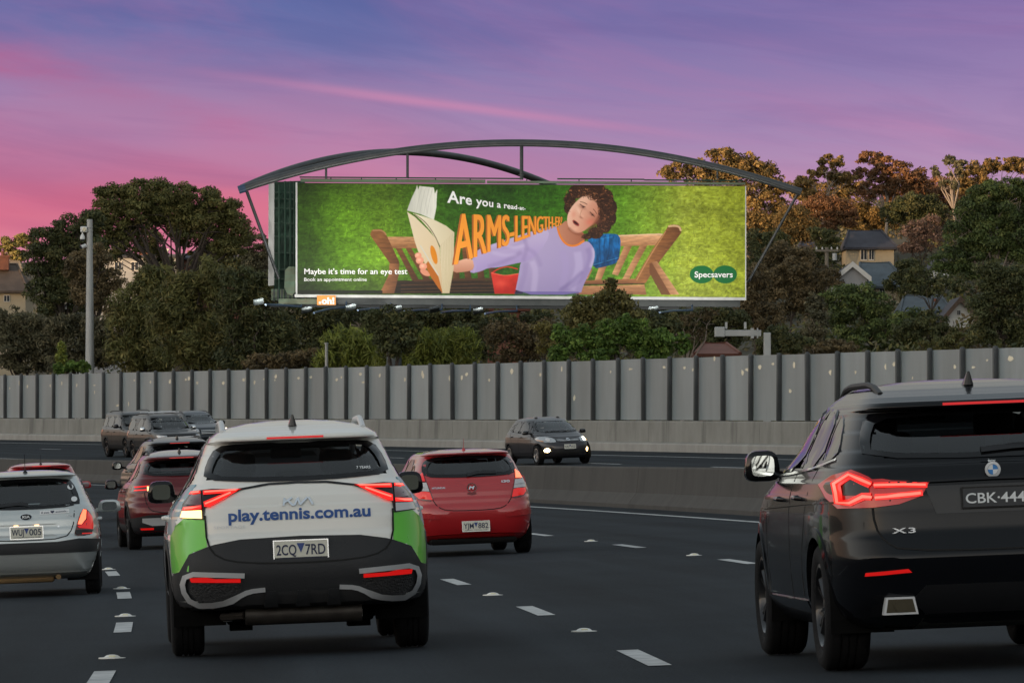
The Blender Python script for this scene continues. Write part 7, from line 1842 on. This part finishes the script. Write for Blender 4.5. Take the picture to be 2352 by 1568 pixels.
c.plate('rear', 0, .74, .372, .134, '', '', off=.018); c.line('tailgate_gap', [(-.56, .98), (-.54, .78), (-.44, .665), (0, .65), (.44, .665), (.54, .78), (.56, .98)], 'rear', .012, off=.002)
c.mirrors(2.52, 1.02, .14, red2, (.16, .11, .14)); c.antenna(.62, gloss_black, .05, rod=.18); c.cabin(2.05, 1.15, .92, 1.2, heads=2, w=.60); c.arches(red2, .03, .006)
c.finish()

# ================================================================== oncoming: small grey hatch with fog lights
grey_p = paint('graphite_metallic', (0.036, 0.034, 0.038), .3, .33, .5, .2)
AUR = [(.20, .35, 3.95, .72), (.27, .10, 4.14, .81), (.36, .04, 4.20, .85), (.50, .01, 4.22, .87), (.62, .0, 4.20, .88), (.72, .03, 4.12, .88), (.82, .06, 3.95, .872), (.90, .10, 3.76, .86), (.98, .15, 3.52, .835), (1.05, .22, 3.32, .80), (1.14, .34, 3.12, .765), (1.28, .56, 2.80, .71), (1.37, .74, 2.55, .665), (1.40, .80, 2.46, .645), (1.415, .70, 2.42, .63), (1.44, .85, 2.30, .575), (1.465, 1.08, 2.18, .48), (1.485, 1.32, 2.05, .34), (1.495, 1.5, 1.9, .16)]
AUR = [r + (6.0, 3.6) for r in AUR]
c = Car('hatchback', 'graphite grey hatchback coming towards us with warm fog lights on', 'car', AUR, 4.22, .80, 2.60, .315, .205, .88, grey_p, (189.8, 22.4), fwd=-1, surf='far', N=120, M=72, rim=('5', rim_silver), scale=1.06, yaw=math.radians(6.5), group='oncoming cars')
c.window('windscreen', [(-.69, 1.03), (-.3, 1.0), (.3, 1.0), (.69, 1.03), (.60, 1.365), (.3, 1.388), (-.3, 1.388), (-.60, 1.365)], 'front', GL, frit=.05)
c.window('rear_window', [(-.60, 1.10), (.60, 1.10), (.55, 1.34), (-.55, 1.34)], 'rear', GLM, frit=.06)
c.sides(([(.78, 1.08), (.98, 1.04), (1.10, 1.27), (1.00, 1.25)], [(1.05, 1.03), (1.72, 1.0), (1.72, 1.375), (1.25, 1.33)], [(1.78, 1.0), (2.62, .985), (2.30, 1.345), (1.78, 1.375)], [(2.68, .99), (2.98, .99), (2.55, 1.24)]),
        ([(1.75, .99), (1.78, .30)], [(.92, 1.02), (1.2, .5), (1.22, .30)], [(2.9, .96), (2.92, .3)]), 0, 0, handles=((1.12, .88), (2.0, .87)))
for sg in (1, -1):
    M_ = (lambda p: p) if sg > 0 else mirror
    hl = c.panel('headlamp', M_([(.40, .715), (.52, .700), (.74, .715), (.82, .78), (.80, .87), (.66, .90), (.46, .845), (.40, .78)]), 'front', head_lens, .008, .02, smooth=1)
    c.panel('projector', M_([(.60 + .055 * math.cos(a), .785 + .055 * math.sin(a)) for a in np.linspace(0, 6.283, 17)[:-1]]), 'front', head_on if sg > 0 else clear_lens, .014, .01, .04, parent=hl)
    c.panel('indicator', M_([(.72, .72), (.80, .77), (.80, .80), (.70, .74)]), 'front', amber_on if sg > 0 else amber_lens, .014, .01, parent=hl)
    fb = c.panel('fog_recess', M_([(.52, .40), (.78, .42), (.76, .54), (.56, .51)]), 'front', blackp, .006, .01)
    c.panel('fog_lamp', M_([(.655 + .062 * math.cos(a), .462 + .062 * math.sin(a)) for a in np.linspace(0, 6.283, 17)[:-1]]), 'front', fog_on, .016, .01, .04, parent=fb)
    c.panel('tail_light', M_([(.62, 1.05), (.72, 1.0), (.80, .80), (.62, .80)]), 'rear', red_lens, .01, .02)
c.panel('upper_grille', [(-.40, .745), (-.3, .715), (0, .700), (.3, .715), (.40, .745), (.38, .80), (0, .785), (-.38, .80)], 'front', gloss_black, .008, .014)
c.line('grille_bar', [(-.37, .775), (0, .752), (.37, .775)], 'front', .014, silver_tr, .016); c.line('grille_bar', [(-.36, .745), (0, .722), (.36, .745)], 'front', .008, silver_tr, .016)
c.panel('badge', [(.062 * math.cos(a), .768 + .043 * math.sin(a)) for a in np.linspace(0, 6.283, 21)[:-1]], 'front', chrome, .024, .012, .04, hole=[(.046 * math.cos(a), .768 + .030 * math.sin(a)) for a in np.linspace(0, 6.283, 21)[:-1]])
c.panel('badge', [(.022 * math.cos(a), .772 + .034 * math.sin(a)) for a in np.linspace(0, 6.283, 17)[:-1]], 'front', chrome, .024, .012, .04, hole=[(.012 * math.cos(a), .772 + .022 * math.sin(a)) for a in np.linspace(0, 6.283, 17)[:-1]])
c.panel('lower_grille', [(-.42, .335), (.42, .335), (.46, .42), (.40, .475), (-.40, .475), (-.46, .42)], 'front', mat('mesh_black', (.008, .008, .008), .6, bump=(60, .8)), .006, .014)
c.panel('front_lip', [(-.70, .225), (.70, .225), (.66, .30), (-.66, .30)], 'front', grey_p, .014, .02)
c.line('bonnet_gap', [(-.74, .92), (-.42, .85), (0, .815), (.42, .85), (.74, .92)], 'front', .010, off=.003)
c.plate('front', 0, .565, .372, .134, '1UU', '1S2', off=.02)
c.line('wiper', [(-.50, 1.03), (-.1, 1.05), (.12, 1.035)], 'front', .022, blackp, .02); c.line('wiper', [(.05, 1.035), (.4, 1.06), (.6, 1.05)], 'front', .022, blackp, .02)
c.mirrors(2.78, 1.02, .15, gloss_black, (.15, .095, .13)); c.cabin(2.15, 1.2, .94, 1.24, heads=2, w=.62); c.arches(grey_p, .035, .006); c.finish()
hatch_root = c.root

# two people inside the oncoming hatch
skin_m = mat('skin', (0.42, 0.24, 0.17), .6); hair_m = mat('dark_hair', (0.02, 0.014, 0.010), .7); shirt1 = mat('dark_shirt', (0.03, 0.035, 0.05), .8); shirt2 = mat('maroon_shirt', (0.10, 0.03, 0.035), .8)
def sitter(label, car, x, y, z, shirt, hands):
    """seated figure: one skinned body from pelvis to head, arms forward"""
    root = empty('person', (0, 0, 0), label, 'person'); root.matrix_world = car.matrix_world @ Matrix.Translation((x, y, z))
    J = {'pel': (0, 0, 0), 'sp1': (-.05, 0, .18), 'sp2': (-.10, 0, .36), 'ch': (-.12, 0, .46), 'nk': (-.11, 0, .58), 'hd0': (-.10, 0, .66), 'hd1': (-.085, 0, .74), 'hd2': (-.09, 0, .82),
         'sl': (-.12, .19, .47), 'el': (.06, .24, .28), 'wl': (.30, .14, .32), 'sr': (-.12, -.19, .47), 'er': (.06, -.24, .28), 'wr': (.30, -.14, .32), 'kl': (.46, .12, .04), 'kr': (.46, -.12, .04), 'fl': (.62, .13, -.36), 'fr': (.62, -.13, -.36)}
    Rr = {'pel': (.15, .12), 'sp1': (.15, .10), 'sp2': (.16, .11), 'ch': (.14, .10), 'nk': (.055, .055), 'hd0': (.065, .07), 'hd1': (.085, .10), 'hd2': (.07, .085), 'sl': (.07, .07), 'el': (.05, .05), 'wl': (.032, .032), 'sr': (.07, .07), 'er': (.05, .05), 'wr': (.032, .032), 'kl': (.075, .075), 'kr': (.075, .075), 'fl': (.05, .05), 'fr': (.05, .05)}
    if not hands: J['wl'] = (.26, .10, .06); J['wr'] = (.26, -.10, .06)
    E_ = [('pel', 'sp1'), ('sp1', 'sp2'), ('sp2', 'ch'), ('ch', 'nk'), ('nk', 'hd0'), ('hd0', 'hd1'), ('hd1', 'hd2'), ('ch', 'sl'), ('sl', 'el'), ('el', 'wl'), ('ch', 'sr'), ('sr', 'er'), ('er', 'wr'), ('pel', 'kl'), ('pel', 'kr'), ('kl', 'fl'), ('kr', 'fr')]
    ks = list(J); me = bpy.data.meshes.new('person_body'); me.from_pydata([J[k] for k in ks], [(ks.index(a), ks.index(b)) for a, b in E_], [])
    ob = link('body', me, None, root); ob.modifiers.new('skin', 'SKIN')
    for i, k in enumerate(ks): me.skin_vertices[0].data[i].radius = Rr[k]; me.skin_vertices[0].data[i].use_root = (k == 'pel')
    ob.modifiers.new('sub', 'SUBSURF').levels = 2; ob.modifiers['sub'].render_levels = 2
    me.materials.append(shirt)
    # head surface over the skinned neck: skin with nose, brow and chin, hair as a cap
    h = Vector((-.085, 0, .765)); v = []; f = []; n = 20; rings = 14
    for i in range(rings + 1):
        ph = math.pi * i / rings
        for k in range(n):
            a = 2 * math.pi * k / n; sx, sy, sz = math.sin(ph) * math.cos(a), math.sin(ph) * math.sin(a), math.cos(ph)
            p = Vector((sx * .098, sy * .077 * (1 - .18 * max(0, -sz)), sz * .122))
            if sx > .55 and abs(sy) < .22 and -.25 < sz < .2: p.x += .02 * (1 - abs(sy) / .22)
            if sx > .4 and abs(abs(sy) - .33) < .16 and 0 < sz < .22: p.x -= .010
            v.append(h + p)
    for i in range(rings):
        f += [(i * n + k, i * n + (k + 1) % n, (i + 1) * n + (k + 1) % n, (i + 1) * n + k) for k in range(n)]
    link('head', pydata('head', v, f, True), skin_m, root)
    hv = []; hf = []
    for i in range(9):
        ph = .02 + 1.75 * i / 8
        for k in range(n):
            a = 2 * math.pi * k / n; front = math.cos(a) > .15
            q = min(ph, .95) if front else ph
            hv.append(h + Vector((math.sin(q) * math.cos(a) * .108 - .006, math.sin(q) * math.sin(a) * .088, math.cos(q) * .134 + .002)))
    for i in range(8): hf += [(i * n + k, i * n + (k + 1) % n, (i + 1) * n + (k + 1) % n, (i + 1) * n + k) for k in range(n)]
    link('hair', pydata('hair', hv, hf, True), hair_m, root)
    return root
sitter('driver in a dark shirt behind the wheel of the oncoming grey hatchback', hatch_root, 1.40, -.36, .60, shirt1, True)
sitter('passenger in a maroon shirt beside the driver of the oncoming hatchback', hatch_root, 1.40, .36, .60, shirt2, False)

# ================================================================== oncoming group at the left: big wagon, utility with canopy, crossover
bronze = paint('bronze_grey', (0.024, 0.021, 0.019), .2, .35, .45, .2)
def front_suv(name, label, cat, rows, L, ro, wb, wr, half, pm, pos, scale, yaw, wins, gaps, handles, H, grille, lamp, rails=True, rim='5', wscreen=None, rwin=None, on=False, nf=6.0, nr=8.0, mirm=None, bars=False):
    rows = [tuple(r[:4]) + (nr, nf) for r in rows]
    c = Car(name, label, cat, rows, L, ro, wb, wr, .26, half, pm, pos, fwd=-1, surf='far', N=110, M=66, rim=(rim, rim_black), scale=scale, yaw=math.radians(yaw), group='oncoming cars')
    c.window('windscreen', wscreen, 'front', GL, frit=.05); c.window('rear_window', rwin, 'rear', GLD, frit=.06)
    c.sides(wins, gaps, 0, 0, handles=handles, glassm=GLD)
    c.panel('grille', grille, 'front', gloss_black, .008, .02)
    z0 = min(p[1] for p in grille); z1 = max(p[1] for p in grille); ux = max(p[0] for p in grille)
    for q in range(3): c.line('grille_bar', [(-ux * .9, z0 + (z1 - z0) * (.25 + .25 * q)), (ux * .9, z0 + (z1 - z0) * (.25 + .25 * q))], 'front', .022, silver_tr, .018)
    for sg in (1, -1):
        M_ = (lambda p: p) if sg > 0 else mirror
        hl = c.panel('headlamp', M_(lamp), 'front', head_lens, .010, .02)
        cx = sum(p[0] for p in lamp) / len(lamp); cz = sum(p[1] for p in lamp) / len(lamp)
        c.panel('projector', M_([(cx + .06 * math.cos(a), cz + .045 * math.sin(a)) for a in np.linspace(0, 6.283, 17)[:-1]]), 'front', head_on if on and sg > 0 else clear_lens, .018, .01, .04, parent=hl)
        c.panel('tail_light', M_([(half * .80, .85), (half * .97, .86), (half * .97, 1.15), (half * .82, 1.14)]), 'rear', red_lens, .01, .02)
    c.panel('front_bumper', [(-half, .30), (half, .30), (half, .50), (-half, .50)], 'front', blackp, .012, .014)
    c.plate('front', 0, .52, .372, .134, '', '', off=.03)
    if rails: c.rails(.5, L * .52, half * .60, mat('rail_black', (.015, .015, .016), .4), .06, .022)
    if bars:
        for xx in (1.5, 2.2, 2.7):
            h0, _ = c.cast('top', xx, .5); MB().box((h0.x - c.ro, 0, h0.z + .10), (.07, 1.25, .035), None, .012).build('roof_bar', silver_tr, c.root)
    c.mirrors(L * .63, 1.16 * H / 1.7, .18, mirm or gloss_black, (.18, .10, .17)); c.cabin(L * .50, L * .30, 1.05 * H / 1.7, 1.38 * H / 1.7, heads=2); c.arches(blackp, .075); return c
LC = [(.28, .35, 4.6, .86), (.36, .08, 4.85, .94), (.50, .03, 4.95, .98), (.70, .0, 4.98, .99), (.95, .0, 4.96, .985), (1.08, .02, 4.85, .97), (1.15, .03, 4.4, .955), (1.20, .05, 3.75, .935), (1.28, .08, 3.55, .89), (1.45, .15, 3.3, .84), (1.65, .22, 3.0, .78), (1.76, .25, 2.85, .745), (1.80, .18, 2.75, .72), (1.84, .30, 2.6, .66), (1.88, .6, 2.3, .54), (1.90, 1.0, 2.0, .3)]
c = front_suv('four_wheel_drive', 'large dark bronze four wheel drive at the back of the oncoming group', 'car', LC, 4.98, 1.15, 2.85, .395, .99, bronze, (237.5, 17.35), 1.0, 4,
    ([(.42, 1.28), (1.05, 1.26), (1.05, 1.70), (.52, 1.68)], [(1.15, 1.26), (2.0, 1.24), (2.0, 1.72), (1.15, 1.71)], [(2.08, 1.24), (3.2, 1.22), (2.85, 1.66), (2.08, 1.72)]),
    ([(2.04, 1.22), (2.05, .45)], [(1.1, 1.24), (1.35, .7), (1.45, .45)], [(3.3, 1.15), (3.3, .45)]), ((1.45, 1.06), (2.4, 1.05)), 1.9,
    [(-.50, .72), (.50, .72), (.52, 1.02), (-.52, 1.02)], [(.56, .86), (.90, .90), (.90, 1.02), (.56, 1.02)], wscreen=[(-.78, 1.26), (.78, 1.26), (.70, 1.73), (-.70, 1.73)], rwin=[(-.74, 1.28), (.74, 1.28), (.70, 1.70), (-.70, 1.70)], nf=7); c.finish()
NAV = [(.30, .30, 4.85, .82), (.38, .06, 5.05, .88), (.52, .02, 5.18, .91), (.75, .0, 5.22, .925), (.95, .0, 5.18, .92), (1.05, .02, 5.05, .905), (1.10, .03, 4.7, .89), (1.15, .04, 4.2, .87), (1.20, .05, 3.95, .85), (1.35, .10, 3.72, .80), (1.52, .16, 3.42, .75), (1.66, .22, 3.15, .70), (1.71, .24, 3.05, .67), (1.75, .35, 2.9, .60), (1.79, .7, 2.6, .46), (1.81, 1.1, 2.2, .25)]
navp = paint('dark_grey_utility', (0.026, 0.025, 0.025), .2, .35, .45, .2)
c = front_suv('utility', 'dark grey utility with a canopy, roof bars and chrome mirrors', 'car', NAV, 5.22, 1.20, 3.15, .39, .925, navp, (227.0, 16.2), 1.02, 4,
    ([(.30, 1.20), (1.35, 1.18), (1.35, 1.62), (.45, 1.60)], [(1.65, 1.18), (2.45, 1.16), (2.45, 1.66), (1.75, 1.63)], [(2.52, 1.16), (3.70, 1.14), (3.20, 1.58), (2.52, 1.66)]),
    ([(1.50, 1.72), (1.50, .45)], [(2.48, 1.14), (2.50, .45)], [(3.75, 1.1), (3.75, .45)]), ((1.85, 1.03), (2.75, 1.02)), 1.81,
    [(-.48, .72), (.48, .72), (.55, .98), (-.55, .98)], [(.58, .84), (.86, .90), (.86, 1.0), (.58, .98)], wscreen=[(-.74, 1.20), (.74, 1.20), (.64, 1.66), (-.64, 1.66)], rwin=[(-.68, 1.22), (.68, 1.22), (.64, 1.62), (-.64, 1.62)], nf=6, mirm=chrome, bars=True); c.finish()
c = front_suv('crossover', 'dark blue grey crossover with a bright headlamp behind the utility', 'car', scaled(SUV_ROWS, 4.66, 4.70, 1.655, 1.72, .93, .93), 4.70, .95, 2.67, .36, .93, paint('slate_blue', (0.022, 0.027, 0.036), .2, .3, .5, .2), (246.5, 22.0), 1.0, 4,
    ([(.70, 1.30), (1.05, 1.22), (1.12, 1.50), (.95, 1.49)], [(1.12, 1.20), (2.0, 1.17), (2.0, 1.55), (1.24, 1.53)], [(2.06, 1.17), (3.2, 1.15), (2.66, 1.53), (2.06, 1.55)]), ([(2.03, 1.16), (2.05, .4)], [(1.05, 1.2), (1.45, .4)]), ((1.5, 1.02), (2.35, 1.0)), 1.72,
    [(-.45, .68), (.45, .68), (.55, .92), (-.55, .92)], [(.56, .80), (.88, .84), (.86, .98), (.58, .94)], wscreen=[(-.68, 1.15), (.68, 1.15), (.56, 1.53), (-.56, 1.53)], rwin=[(-.62, 1.28), (.62, 1.28), (.56, 1.52), (-.56, 1.52)], on=True, nf=4.5, nr=6); c.finish()
